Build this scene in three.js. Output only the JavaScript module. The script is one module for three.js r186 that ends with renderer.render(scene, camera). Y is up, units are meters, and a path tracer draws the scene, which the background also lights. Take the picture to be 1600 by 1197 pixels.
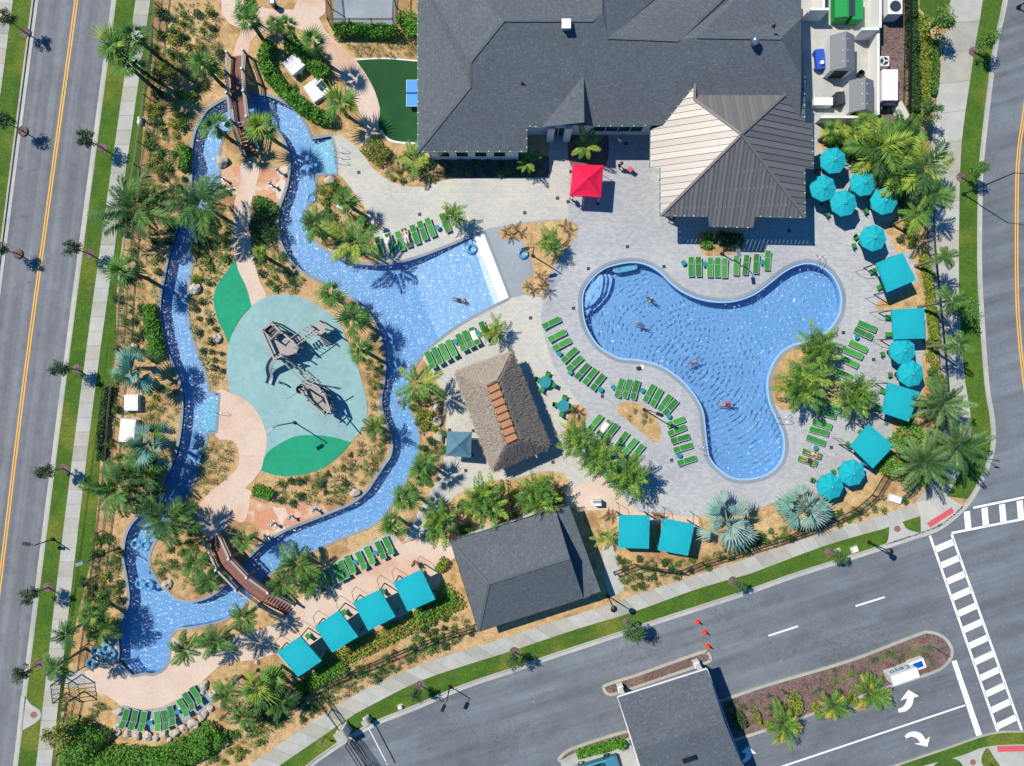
import * as THREE from 'three';
import { Brush, Evaluator, SUBTRACTION } from 'three-bvh-csg';
import { mergeGeometries } from 'three/addons/utils/BufferGeometryUtils.js';
import { RoundedBoxGeometry } from 'three/addons/geometries/RoundedBoxGeometry.js';
import { FontLoader } from 'three/addons/loaders/FontLoader.js';
import { TextGeometry } from 'three/addons/geometries/TextGeometry.js';

// ---------- camera, sky, sun, exposure ----------
const scene = new THREE.Scene();
const EYE = 73.93, UNIT = 15;                       // drone height in metres, plan units per metre
const camera = new THREE.PerspectiveCamera(56.72, 1024 / 766, 0.5, 900);
camera.position.set(0, EYE, 0);
camera.up.set(0, 0, -1);
camera.lookAt(0, 0, 0);
const SUN_EL = 54 * Math.PI / 180, SX = -0.848, SZ = -0.53;
const sunDir = new THREE.Vector3(SX * Math.cos(SUN_EL), Math.sin(SUN_EL), SZ * Math.cos(SUN_EL)).normalize();
{ // clear blue sky, paler towards the horizon and round the sun
  const w = 256, h = 128, d = new Float32Array(w * h * 4);
  for (let j = 0; j < h; j++) for (let i = 0; i < w; i++) {
    const el = ((j + 0.5) / h - 0.5) * Math.PI, az = ((i + 0.5) / w - 0.5) * 2 * Math.PI;
    const dir = new THREE.Vector3(Math.cos(el) * Math.cos(az), Math.sin(el), Math.cos(el) * Math.sin(az));
    const up = Math.max(0, Math.sin(el)), k = Math.pow(1 - up, 3), g = Math.pow(Math.max(0, dir.dot(sunDir)), 40) * 0.35;
    const o = (j * w + i) * 4;
    d[o] = 0.015 + 0.07 * k + g * 0.7; d[o + 1] = 0.13 + 0.12 * k + g * 0.62; d[o + 2] = 0.38 + 0.1 * k + g * 0.55; d[o + 3] = 1;
  }
  const sky = new THREE.DataTexture(d, w, h, THREE.RGBAFormat, THREE.FloatType);
  sky.mapping = THREE.EquirectangularReflectionMapping; sky.magFilter = sky.minFilter = THREE.LinearFilter;
  sky.wrapS = THREE.RepeatWrapping; sky.needsUpdate = true;
  scene.background = sky; scene.environment = sky;
}
const sun = new THREE.DirectionalLight(new THREE.Color(1, 0.95, 0.85), 4.9);
sun.position.copy(sunDir).multiplyScalar(160);
sun.castShadow = true; sun.shadow.radius = 1; sun.shadow.mapSize.set(4096, 4096);
Object.assign(sun.shadow.camera, { left: -75, right: 75, top: 75, bottom: -75, near: 10, far: 320 });
scene.add(sun, sun.target);
const renderer = new THREE.WebGLRenderer({ antialias: true });
renderer.toneMapping = THREE.LinearToneMapping; renderer.toneMappingExposure = 1.13;
renderer.shadowMap.enabled = true; renderer.shadowMap.type = THREE.PCFSoftShadowMap;

// ---------- helpers ----------
function mulberry(a) { return () => { a |= 0; a = a + 0x6D2B79F5 | 0; let t = Math.imul(a ^ a >>> 15, 1 | a); t = t + Math.imul(t ^ t >>> 7, 61 | t) ^ t; return ((t ^ t >>> 14) >>> 0) / 4294967296; }; }
let R = mulberry(20240611);
const rr = (a, b) => a + (b - a) * R();
// survey plan -> metres: a point read at plan (u, v) that stands h metres above the datum
const at = (u, v, h = 0) => new THREE.Vector3((u - 800) / UNIT * (EYE - h) / EYE, h, (v - 598.5) / UNIT * (EYE - h) / EYE);
const taken = new Map();
function numbered(name) { const n = taken.get(name) || 0; taken.set(name, n + 1); return n ? `${name}_${String(n).padStart(3, '0')}` : name; }
function tag(o, label, category, group, kind) {
  o.name = numbered(o.name); o.userData.label = label; o.userData.category = category;
  if (group) o.userData.group = group; if (kind) o.userData.kind = kind;
  if (!o.parent) scene.add(o); return o;
}
function thing(name, label, category, pos, turn = 0, group, kind) {
  const g = new THREE.Group(); g.name = name; if (pos) g.position.copy(pos); g.rotation.y = turn;
  return tag(g, label, category, group, kind);
}
function part(name, geo, mat, parent, pos) {
  const m = new THREE.Mesh(geo, mat); m.name = name; m.castShadow = m.receiveShadow = true;
  if (pos) m.position.set(...(Array.isArray(pos) ? pos : [pos.x, pos.y, pos.z])); if (parent) parent.add(m); return m;
}
const struct = (name, geo, mat, label, category = name.replace(/_/g, ' ')) => tag(part(name, geo, mat), label, category, null, 'structure');
// smooth a traced line; a point with a third entry 1 is a corner
function smooth(pts, closed = true, n = 6) {
  const P = pts.map(p => new THREE.Vector2(p[0], p[1])), N = P.length, corner = pts.map(p => p[2] === 1), out = [];
  const segs = closed ? N : N - 1;
  for (let i = 0; i < segs; i++) {
    const p1 = P[i], p2 = P[(i + 1) % N];
    let p0 = P[(i - 1 + N) % N], p3 = P[(i + 2) % N];
    if (corner[i] || (!closed && i === 0)) p0 = p1.clone().multiplyScalar(2).sub(p2);
    if (corner[(i + 1) % N] || (!closed && i === N - 2)) p3 = p2.clone().multiplyScalar(2).sub(p1);
    const k = (corner[i] && corner[(i + 1) % N]) ? 1 : n;
    for (let j = 0; j < k; j++) {
      const t = j / k, t2 = t * t, t3 = t2 * t;
      const f = (a, b, c, d) => 0.5 * (2 * b + (c - a) * t + (2 * a - 5 * b + 4 * c - d) * t2 + (3 * b - a - 3 * c + d) * t3);
      out.push([f(p0.x, p1.x, p2.x, p3.x), f(p0.y, p1.y, p2.y, p3.y)]);
    }
  }
  if (!closed) out.push([P[N - 1].x, P[N - 1].y]);
  return out;
}
const plan = (pts, h = 0) => pts.map(p => { const a = at(p[0], p[1], h); return new THREE.Vector2(a.x, a.z); });
const shapeOf = (pts2, holes = []) => { const s = new THREE.Shape(pts2.map(p => new THREE.Vector2(p.x, -p.y))); for (const h of holes) s.holes.push(new THREE.Path(h.map(p => new THREE.Vector2(p.x, -p.y)))); return s; };
function worldUV(g) { const p = g.attributes.position, uv = new Float32Array(p.count * 2); for (let i = 0; i < p.count; i++) { uv[2 * i] = p.getX(i); uv[2 * i + 1] = -p.getZ(i); } g.setAttribute('uv', new THREE.BufferAttribute(uv, 2)); return g; }
function slabGeo(pts2, top, thick, holes) { const g = new THREE.ExtrudeGeometry(shapeOf(pts2, holes), { depth: thick, bevelEnabled: false }); g.rotateX(-Math.PI / 2); g.translate(0, top - thick, 0); g.clearGroups(); return worldUV(g); }
function sheetGeo(pts2, y, holes) { const g = new THREE.ShapeGeometry(shapeOf(pts2, holes)); g.rotateX(-Math.PI / 2); g.translate(0, y, 0); return worldUV(g); }
// a band between two offsets of a line (plan metres), with a rectangular section
function offsetLine(l, off, closed) {
  const N = l.length; return l.map((p, i) => {
    const a = closed ? l[(i - 1 + N) % N] : l[Math.max(0, i - 1)], b = closed ? l[(i + 1) % N] : l[Math.min(N - 1, i + 1)];
    const t = new THREE.Vector2().subVectors(b, a).normalize(); return new THREE.Vector2(p.x - t.y * off, p.y + t.x * off);
  });
}
function bandGeo(l, o1, o2, y0, y1, closed = false) {
  const A = offsetLine(l, o1, closed), B = offsetLine(l, o2, closed), N = l.length, pos = [];
  const q = (a, b, c, d) => pos.push(...a, ...b, ...c, ...a, ...c, ...d);
  const v = (p, y) => [p.x, y, p.y];
  for (let i = 0; i < (closed ? N : N - 1); i++) {
    const j = (i + 1) % N;
    q(v(A[i], y1), v(A[j], y1), v(B[j], y1), v(B[i], y1));
    q(v(A[i], y0), v(A[j], y0), v(A[j], y1), v(A[i], y1));
    q(v(B[i], y1), v(B[j], y1), v(B[j], y0), v(B[i], y0));
  }
  if (!closed) { q(v(A[0], y0), v(A[0], y1), v(B[0], y1), v(B[0], y0)); q(v(A[N - 1], y0), v(B[N - 1], y0), v(B[N - 1], y1), v(A[N - 1], y1)); }
  const g = new THREE.BufferGeometry(); g.setAttribute('position', new THREE.Float32BufferAttribute(pos, 3)); g.computeVertexNormals(); return worldUV(g);
}
function wallGeo(l, y0, y1, closed = true) {
  const pos = [], N = l.length;
  for (let i = 0; i < (closed ? N : N - 1); i++) { const a = l[i], b = l[(i + 1) % N]; pos.push(a.x, y0, a.y, b.x, y0, b.y, b.x, y1, b.y, a.x, y0, a.y, b.x, y1, b.y, a.x, y1, a.y); }
  const g = new THREE.BufferGeometry(); g.setAttribute('position', new THREE.Float32BufferAttribute(pos, 3)); g.computeVertexNormals();
  const p = g.attributes.position, uv = []; for (let i = 0; i < p.count; i++) uv.push(p.getX(i) + p.getZ(i), p.getY(i)); g.setAttribute('uv', new THREE.Float32BufferAttribute(uv, 2)); return g;
}
// polygon faces from 3-D corner lists, uv in metres along each face
function facesGeo(faces) {
  const pos = [], uv = [];
  for (const f of faces) {
    const n = new THREE.Vector3(); for (let i = 0; i < f.length; i++) { const a = f[i], b = f[(i + 1) % f.length]; n.x += (a.y - b.y) * (a.z + b.z); n.y += (a.z - b.z) * (a.x + b.x); n.z += (a.x - b.x) * (a.y + b.y); }
    n.normalize(); let s = 1; if (n.y < -0.05) { n.negate(); s = -1; }
    const e1 = new THREE.Vector3(n.z, 0, -n.x); if (e1.lengthSq() < 1e-6) e1.set(1, 0, 0); e1.normalize(); const e2 = new THREE.Vector3().crossVectors(n, e1);
    const p2 = f.map(p => new THREE.Vector2(p.dot(e1), p.dot(e2)));
    for (const t of THREE.ShapeUtils.triangulateShape(p2, [])) { const T = [f[t[0]], f[t[1]], f[t[2]]]; const nn = new THREE.Vector3().crossVectors(T[1].clone().sub(T[0]), T[2].clone().sub(T[0])); const o = nn.dot(n) < 0 ? [0, 2, 1] : [0, 1, 2]; for (const k of o) { pos.push(T[k].x, T[k].y, T[k].z); const q = p2[t[k]]; uv.push(q.x, q.y); } }
  }
  const g = new THREE.BufferGeometry(); g.setAttribute('position', new THREE.Float32BufferAttribute(pos, 3)); g.setAttribute('uv', new THREE.Float32BufferAttribute(uv, 2)); g.computeVertexNormals(); return g;
}
const V = (x, y, z) => new THREE.Vector3(x, y, z);
const UP = V(0, 1, 0);
function box(w, h, d, x = 0, y = 0, z = 0, ry = 0) { const g = new THREE.BoxGeometry(w, h, d); if (ry) g.rotateY(ry); g.translate(x, y, z); return g; }
function rod(a, b, r, seg = 6, r2 = r) { const d = b.clone().sub(a), g = new THREE.CylinderGeometry(r2, r, d.length(), seg); g.applyQuaternion(new THREE.Quaternion().setFromUnitVectors(UP, d.clone().normalize())); g.translate((a.x + b.x) / 2, (a.y + b.y) / 2, (a.z + b.z) / 2); return g; }
function beam(a, b, w, h) { const d = b.clone().sub(a), g = new THREE.BoxGeometry(d.length(), h, w); const m = new THREE.Matrix4(); const x = d.clone().normalize(); let z = new THREE.Vector3().crossVectors(x, UP); if (z.lengthSq() < 1e-6) z.set(0, 0, 1); z.normalize(); const y = new THREE.Vector3().crossVectors(z, x); m.makeBasis(x, y, z); g.applyMatrix4(m); g.translate((a.x + b.x) / 2, (a.y + b.y) / 2, (a.z + b.z) / 2); return g; }
const merge = gs => mergeGeometries(gs.map(g => { const n = g.index ? g.toNonIndexed() : g; for (const k of Object.keys(n.attributes)) if (!['position', 'normal', 'uv'].includes(k)) n.deleteAttribute(k); return n; }), false);

// ---------- procedural surfaces ----------
const LAT = new Float32Array(65536); { const q = mulberry(7); for (let i = 0; i < 65536; i++) LAT[i] = q(); }
function vnoise(x, y, p, s) {
  const xi = Math.floor(x), yi = Math.floor(y), fx = x - xi, fy = y - yi, u = fx * fx * (3 - 2 * fx), v = fy * fy * (3 - 2 * fy);
  const x0 = ((xi % p) + p) % p, x1 = (x0 + 1) % p, y0 = ((yi % p) + p) % p, y1 = (y0 + 1) % p;
  const h = (a, b) => LAT[(a * 1619 + b * 31337 + s * 6971) & 65535];
  const a = h(x0, y0), b = h(x1, y0), c = h(x0, y1), d = h(x1, y1); return a + (b - a) * u + (c - a) * v + (a - b - c + d) * u * v;
}
function fbm(u, v, f, o, s) { let r = 0, a = 0.5, n = 0; for (let i = 0; i < o; i++) { r += a * vnoise(u * f, v * f, f, s + i); n += a; a *= 0.55; f *= 2; } return r / n; }
function cell(u, v, f, s) { // nearest and second nearest distance of jittered points
  const x = u * f, y = v * f, xi = Math.floor(x), yi = Math.floor(y); let d1 = 9, d2 = 9, id = 0;
  for (let j = -1; j <= 1; j++) for (let i = -1; i <= 1; i++) {
    const cx = xi + i, cy = yi + j, wx = ((cx % f) + f) % f, wy = ((cy % f) + f) % f, k = (wx * 1619 + wy * 31337 + s * 6971);
    const dx = cx + LAT[k & 65535] - x, dy = cy + LAT[(k + 4099) & 65535] - y, d = dx * dx + dy * dy;
    if (d < d1) { d2 = d1; d1 = d; id = LAT[(k + 777) & 65535]; } else if (d < d2) d2 = d;
  }
  return [Math.sqrt(d1), Math.sqrt(d2), id];
}
const clamp = (x, a = 0, b = 1) => Math.min(b, Math.max(a, x)), lerp = (a, b, t) => a + (b - a) * t;
const sstep = (a, b, x) => { const t = clamp((x - a) / (b - a)); return t * t * (3 - 2 * t); };
const mix3 = (a, b, t) => [lerp(a[0], b[0], t), lerp(a[1], b[1], t), lerp(a[2], b[2], t)];
function tex(size, metres, fn, srgb = true) {
  const d = new Uint8Array(size * size * 4);
  for (let j = 0; j < size; j++) for (let i = 0; i < size; i++) { const c = fn(i / size, j / size), o = (j * size + i) * 4; if (typeof c === 'number') d[o] = d[o + 1] = d[o + 2] = clamp(c, 0, 255); else { d[o] = clamp(c[0], 0, 255); d[o + 1] = clamp(c[1], 0, 255); d[o + 2] = clamp(c[2], 0, 255); } d[o + 3] = 255; }
  const t = new THREE.DataTexture(d, size, size); t.wrapS = t.wrapT = THREE.RepeatWrapping; t.magFilter = THREE.LinearFilter; t.minFilter = THREE.LinearMipmapLinearFilter; t.generateMipmaps = true;
  if (srgb) t.colorSpace = THREE.SRGBColorSpace; t.repeat.set(1 / metres, 1 / metres); t.needsUpdate = true; return t;
}
const mat = (o) => new THREE.MeshStandardMaterial({ roughness: 0.85, side: THREE.DoubleSide, ...o });
const px3 = (c, k) => [c[0] * k, c[1] * k, c[2] * k];
console.log('textures');
const T = {};
T.mulch = tex(1280, 82, (u, v) => { const a = fbm(u, v, 24, 3, 1), b = vnoise(u * 820, v * 820, 820, 5), c = vnoise(u * 1638, v * 1638, 1638, 9); let col = mix3([173, 140, 94], [194, 167, 124], a); col = mix3(col, [168, 110, 62], sstep(0.66, 0.9, b) * 0.65); col = mix3(col, [232, 208, 160], sstep(0.72, 0.95, c) * 0.7); col = mix3(col, [120, 78, 45], sstep(0.8, 0.97, vnoise(u * 1200, v * 1200, 1200, 31)) * 0.7); col = mix3(col, [138, 100, 62], sstep(0.52, 0.72, fbm(u, v, 40, 4, 35)) * 0.5); return px3(col, 0.86 + 0.22 * fbm(u, v, 200, 2, 3)); });
T.bark = tex(1024, 22, (u, v) => { const a = fbm(u, v, 30, 3, 11), c = vnoise(u * 400, v * 400, 400, 19), e = vnoise(u * 240, v * 240, 240, 27); let col = mix3([88, 70, 66], [128, 106, 100], a); col = mix3(col, [176, 158, 146], sstep(0.72, 0.95, c) * 0.8); col = mix3(col, [48, 34, 30], sstep(0.68, 0.92, e) * 0.7); return col; });
T.asphalt = tex(1024, 40, (u, v) => { const a = fbm(u, v, 9, 4, 41), b = vnoise(u * 512, v * 512, 512, 45), c = fbm(u, v, 60, 3, 47), s = vnoise(u * 3, v * 160, 160, 49), y = (v * 40) % 8, wheel = Math.min(Math.abs(y - 1.1), Math.abs(y - 2.9), Math.abs(y - 5.1), Math.abs(y - 6.9)); let k = 0.9 + 0.14 * (a - 0.5) + 0.1 * (b - 0.5) + 0.14 * (c - 0.5) + 0.1 * (s - 0.5) + 0.07 * sstep(0.55, 0.1, wheel); let col = px3([116, 119, 123], k); return mix3(col, [70, 74, 80], sstep(0.86, 0.95, fbm(u, v, 24, 2, 53)) * 0.6); });
const STAINS = [[985,1024,3.2],[1010,1012,1.5],[1300,1008,4.5],[1225,1020,3],[1360,992,3],[1130,960,2],[1440,960,1.5],[1100,1190,2],[800,1150,4],[700,1130,2.5]].map(q => [(q[0] - 800) / UNIT, (q[1] - 598.5) / UNIT, q[2]]);
T.asphalt2 = tex(1536, 92, (u, v) => { const x0 = (u > 0.66 ? u - 1 : u) * 92, z0 = -(v > 0.4 ? v - 1 : v) * 92, x = x0 * 0.953 - z0 * 0.304, y = x0 * 0.304 + z0 * 0.953; const a = fbm(u, v, 7, 5, 141), b = vnoise(u * 1024, v * 1024, 1024, 145), c = fbm(u, v, 90, 3, 147), s = vnoise(x * 0.12 + 400, y * 1.4 + 400, 4096, 149), s2 = vnoise(x * 0.3 + 400, y * 4 + 400, 4096, 153); let k = 0.9 + 0.2 * (a - 0.5) + 0.1 * (b - 0.5) + 0.12 * (c - 0.5) + 0.16 * (s - 0.5) + 0.08 * (s2 - 0.5); let col = px3([112, 118, 124], k); let d = 0; for (const q of STAINS) { const e = Math.hypot((x0 - q[0]) * 0.7, (z0 - q[1]) * 1.3) / q[2]; if (e < 1) d = Math.max(d, (1 - e)); } if (d > 0) col = mix3(col, [44, 47, 52], sstep(0.62, 0.78, vnoise(u * 620, v * 620, 620, 157) * 0.75 + d * 0.18) * 0.22); return mix3(col, [196, 198, 198], sstep(0.955, 0.99, vnoise(u * 500, v * 500, 500, 159)) * 0.5); });
T.grass = tex(1280, 70, (u, v) => { const a = fbm(u, v, 26, 4, 61), b = vnoise(u * 1024, v * 1024, 1024, 65), c = fbm(u, v, 90, 3, 67), y = fbm(u, v, 14, 3, 69); let col = mix3([46, 78, 14], [86, 116, 26], a * 0.5 + c * 0.5); col = mix3(col, [134, 122, 48], sstep(0.55, 0.8, y) * 0.5 + sstep(0.82, 1, b) * 0.3); return px3(col, 0.78 + 0.4 * b); });
T.turf = tex(1024, 20, (u, v) => { const a = fbm(u, v, 10, 3, 71), b = vnoise(u * 500, v * 500, 500, 75); return px3([30, 84, 40], 0.75 + 0.3 * a + 0.22 * (b - 0.5)); });
T.concrete = tex(1024, 40, (u, v) => { const a = fbm(u, v, 12, 4, 81), b = vnoise(u * 512, v * 512, 512, 85), c = fbm(u, v, 50, 3, 87); return px3(mix3([176, 178, 174], [186, 182, 172], a), 0.93 + 0.12 * (a - 0.5) + 0.07 * (b - 0.5) + 0.1 * (c - 0.5)); });
const paver = (base, warm, w, h, seed, jitter) => (u, v) => { const rows = Math.round(40 / h), cols = Math.round(40 / w), y = v * rows, ry = Math.floor(y), x = u * cols + (ry % 2) * 0.5, rx = Math.floor(x), fx = x - rx, fy = y - ry; const id = LAT[(((rx % cols) + cols) % cols * 977 + ry * 613 + seed) & 65535]; const j = Math.min(fx * w, (1 - fx) * w, fy * h, (1 - fy) * h) < 0.02 ? 0.93 : 1; const a = fbm(u, v, 10, 3, seed), b = vnoise(u * 512, v * 512, 512, seed + 3); return px3(mix3(base, warm, clamp(id * jitter + a * 0.5)), j * (0.94 + 0.1 * (a - 0.5) + 0.07 * (b - 0.5) + 0.05 * (id - 0.5))); };
T.cream = tex(1024, 40, paver([190, 191, 187], [197, 190, 176], 0.5, 0.25, 91, 0.7));
T.grey = tex(1024, 40, paver([166, 170, 177], [180, 179, 178], 0.4, 0.2, 101, 0.8));
T.slate = tex(1024, 40, (u, v) => { const a = fbm(u, v, 14, 4, 111), b = vnoise(u * 512, v * 512, 512, 115); return px3([154, 162, 168], 0.92 + 0.22 * (a - 0.5) + 0.08 * (b - 0.5)); });
T.pink = tex(1024, 34, (u, v) => { const wx = u + 0.02 * (fbm(u, v, 16, 2, 121) - 0.5), wy = v + 0.02 * (fbm(u, v, 16, 2, 123) - 0.5), c = cell(wx, wy, 22, 125), a = fbm(u, v, 20, 4, 127), b = vnoise(u * 512, v * 512, 512, 129); let col = mix3([206, 178, 158], [214, 194, 176], a); col = mix3(col, [190, 126, 92], sstep(0.5, 0.85, fbm(u, v, 9, 4, 133)) * 0.55 * (0.4 + a)); if (c[1] - c[0] < 0.02) col = px3(col, 0.94); return px3(col, 0.95 + 0.08 * (b - 0.5)); });
T.flag = tex(1024, 18, (u, v) => { const wx = u + 0.03 * (fbm(u, v, 10, 2, 221) - 0.5), wy = v + 0.03 * (fbm(u, v, 10, 2, 223) - 0.5), c = cell(wx, wy, 11, 225), a = fbm(u, v, 24, 4, 227); let col = mix3([204, 160, 128], [218, 198, 180], sstep(0.3, 0.7, c[2])); col = mix3(col, [196, 128, 88], sstep(0.66, 0.7, c[2]) * 0.75); col = mix3(col, [226, 214, 200], sstep(0.55, 0.75, a) * 0.5); if (c[1] - c[0] < 0.02) col = px3(col, 0.88); return px3(col, 0.94 + 0.12 * (vnoise(u * 400, v * 400, 400, 229) - 0.5)); });
T.rubber = tex(1024, 30, (u, v) => { const a = fbm(u, v, 12, 4, 131), b = vnoise(u * 512, v * 512, 512, 135), c = fbm(u, v, 60, 2, 137); const k = 0.93 + 0.1 * (a - 0.5) + 0.07 * (b - 0.5) + 0.08 * (c - 0.5); return [255 * k, 255 * k, 255 * k]; });
T.shingle = tex(1024, 14, (u, v) => { const rows = 84, y = v * rows, ry = Math.floor(y), cols = 70, x = u * cols + LAT[(ry * 131) & 65535] * 5, rx = Math.floor(x), fx = x - rx, fy = y - ry; const id = LAT[((((rx % cols) + cols) % cols) * 977 + ry * 613) & 65535], id2 = LAT[((((rx % cols) + cols) % cols) * 571 + ry * 1319 + 7) & 65535]; let col = mix3([80, 86, 92], [92, 98, 104], id); col = mix3(col, [142, 150, 156], id2 > 0.88 ? 0.16 : 0); const edge = fy < 0.16 || fx < 0.07 ? 0.82 : 1; return px3(col, edge * (0.95 + 0.1 * fbm(u, v, 6, 3, 161))); });
T.mosaic = tex(1024, 16, (u, v) => { const a = fbm(u, v, 10, 3, 177), f = vnoise(u * 512, v * 512, 512, 187), e = vnoise(u * 200, v * 200, 200, 189); return mix3([112, 156, 196], [216, 226, 232], clamp(0.46 + 0.14 * (a - 0.5) + 0.34 * (f - 0.5) + 0.22 * (e - 0.5))); });
T.thatch = tex(1024, 6, (u, v) => { const a = vnoise(u * 160, v * 14, 14 * 1, 191), b = vnoise(u * 256, v * 40, 256, 193), c = fbm(u, v, 12, 3, 195), e = vnoise(u * 128, v * 128, 128, 197); return px3(mix3([130, 115, 100], [186, 168, 148], b * 0.6 + c * 0.4), 0.78 + 0.3 * e + 0.1 * a); });
T.cloth = tex(512, 3.4, (u, v) => { const a = fbm(u, v, 5, 4, 231), b = vnoise(u * 128, v * 128, 128, 233), seam = Math.abs(((u * 2 + 0.25) % 1) - 0.5) < 0.006 ? 0.86 : 1; return 255 * seam * (0.9 + 0.16 * (a - 0.5) + 0.06 * (b - 0.5)); });
T.wood = tex(512, 3, (u, v) => { const b = vnoise(u * 6, v * 90, 90, 201), k = Math.floor(u * 20), id = LAT[k * 37 & 65535]; return px3([138, 92, 80], (0.8 + 0.25 * b + 0.2 * (id - 0.5))); });
T.rock = tex(512, 3, (u, v) => { const a = fbm(u, v, 8, 4, 211), b = fbm(u, v, 40, 3, 213); return px3(mix3([150, 134, 112], [214, 208, 198], a), 0.78 + 0.4 * b); });
T.ripple = (() => { // a sheet of crossing small waves
  const q = mulberry(99), W = []; for (let i = 0; i < 46; i++) { const k = 6 + Math.floor(q() * 26), th = q() * Math.PI * 2; W.push([Math.round(Math.cos(th) * k), Math.round(Math.sin(th) * k), q() * 6.28, 1 / Math.pow(k, 1.05)]); }
  let n = 0; for (const w of W) n += w[3]; return tex(1024, 6.5, (u, v) => { let h = 0; for (const w of W) h += w[3] * Math.sin((u * w[0] + v * w[1]) * 6.28318 + w[2]); return 128 + h / n * 420; }, false);
})();
const M = {
  mulch: mat({ map: T.mulch, bumpMap: T.mulch, bumpScale: 0.05, roughness: 1 }), bark: mat({ map: T.bark, roughness: 1, bumpMap: T.bark, bumpScale: 0.04 }),
  asphalt: mat({ map: T.asphalt, roughness: 0.95 }), asphalt2: mat({ map: T.asphalt2, roughness: 0.9 }), grass: mat({ map: T.grass, bumpMap: T.grass, bumpScale: 0.04, roughness: 1 }), turf: mat({ map: T.turf, roughness: 1 }),
  concrete: mat({ map: T.concrete }), kerb: mat({ map: T.concrete, color: 0xf4f2ea }), joint: mat({ color: 0x6b6a64 }), cream: mat({ map: T.cream }), grey: mat({ map: T.grey }), slate: mat({ map: T.slate }), pink: mat({ map: T.pink }), flag: mat({ map: T.flag }),
  teal: mat({ map: T.rubber, color: 0x8db2b2 }), green: mat({ map: T.rubber, color: 0x06996f }), shingle: mat({ map: T.shingle, bumpMap: T.shingle, bumpScale: 0.012, roughness: 0.9 }),
  poolFloor: mat({ map: T.mosaic, color: 0xb9d3ea, roughness: 0.6 }), poolWall: mat({ color: 0x5a9bd2, roughness: 0.5 }), beachFloor: mat({ map: T.mosaic, color: 0xd9e3ee, roughness: 0.6 }), alcove: mat({ map: T.mosaic, color: 0xa8e2e0, roughness: 0.5 }), plaster: mat({ color: 0xd6d3cf, roughness: 0.8 }),
  coping: mat({ map: T.slate, color: 0xe8ebee }), rimTile: mat({ color: 0x8fb2cf, roughness: 0.4 }), stepEdge: mat({ color: 0x1d4f9a, roughness: 0.4 }),
  white: mat({ color: 0xd9d7d1, roughness: 0.6 }), paint: mat({ color: 0xe4e4e2, roughness: 0.8 }), yellow: mat({ color: 0xe0a83a, roughness: 0.8 }), redPad: mat({ color: 0xc4515a }), black: mat({ color: 0x16181b, roughness: 0.5 }), darkMetal: mat({ color: 0x2a2d30, roughness: 0.45, metalness: 0.6 }), greyMetal: mat({ color: 0x9aa0a4, roughness: 0.35, metalness: 0.7 }), steel: mat({ color: 0xd0d4d8, roughness: 0.2, metalness: 0.9 }),
  wall: mat({ color: 0xcfd2d2, roughness: 0.9 }), gutter: mat({ color: 0x3c6a58, roughness: 0.5 }), canvas: mat({ map: T.cloth, color: 0x00acb8, roughness: 0.9 }), canvasTable: mat({ color: 0x0a7f86, roughness: 0.6 }), sling: mat({ color: 0x2f7d33, roughness: 0.9 }), slingFaded: mat({ color: 0x3f8a3c, roughness: 0.9 }), slingDark: mat({ color: 0x2a6e2e, roughness: 0.9 }), frameGrey: mat({ color: 0xc9ccca, roughness: 0.5 }),
  thatch: mat({ map: T.thatch, bumpMap: T.thatch, bumpScale: 0.08, roughness: 1 }), copper: mat({ color: 0xa8714a, roughness: 0.6 }), wood: mat({ map: T.wood, roughness: 0.8 }), postGrey: mat({ color: 0x77716a, roughness: 0.85 }), timber: mat({ color: 0x9c948a, roughness: 0.9 }), rock: mat({ map: T.rock, bumpMap: T.rock, bumpScale: 0.06, roughness: 0.95 }),
  lid: mat({ color: 0x8b5a4c, roughness: 0.8 }), drain: mat({ color: 0x3a3c3e, roughness: 0.7 }), trunk: mat({ color: 0x83725f, roughness: 1 }), trunkDark: mat({ color: 0x564a3e, roughness: 1 }),
};
const water = (tint, b, k) => new THREE.MeshPhysicalMaterial({ color: tint, transmission: 1, thickness: 0, roughness: 0.24, ior: 1.33, bumpMap: b, bumpScale: k, side: THREE.DoubleSide });
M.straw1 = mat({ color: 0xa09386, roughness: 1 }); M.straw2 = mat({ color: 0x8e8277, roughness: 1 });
M.water = water(new THREE.Color(0.82, 0.92, 0.98), T.ripple, 0.15);
T.rings = tex(1280, 36, (u, v) => { const x = u * 36, z = -(v > 0.5 ? v - 1 : v) * 36; let h = 0; for (const [cx, cz, l, a] of [[19, -1.8, 0.62, 1], [13.4, -6, 0.5, 0.7], [22.4, 2.3, 0.5, 0.7], [14.6, -8.6, 0.45, 0.5], [31, -8, 0.7, 0.5]]) { const r = Math.hypot(x - cx, z - cz); h += a * Math.sin(r * 6.283 / l) * Math.exp(-r / 10); } const t = vnoise(x * 2.1, z * 2.1, 4096, 5) - 0.5 + 0.6 * (vnoise(x * 4.7, z * 4.7, 4096, 8) - 0.5) + 0.3 * (vnoise(x * 9, z * 9, 4096, 11) - 0.5); return 128 + 46 * h + 66 * t; }, false);
M.poolWater = water(new THREE.Color(0.82, 0.92, 0.98), T.rings, 0.68);
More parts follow.
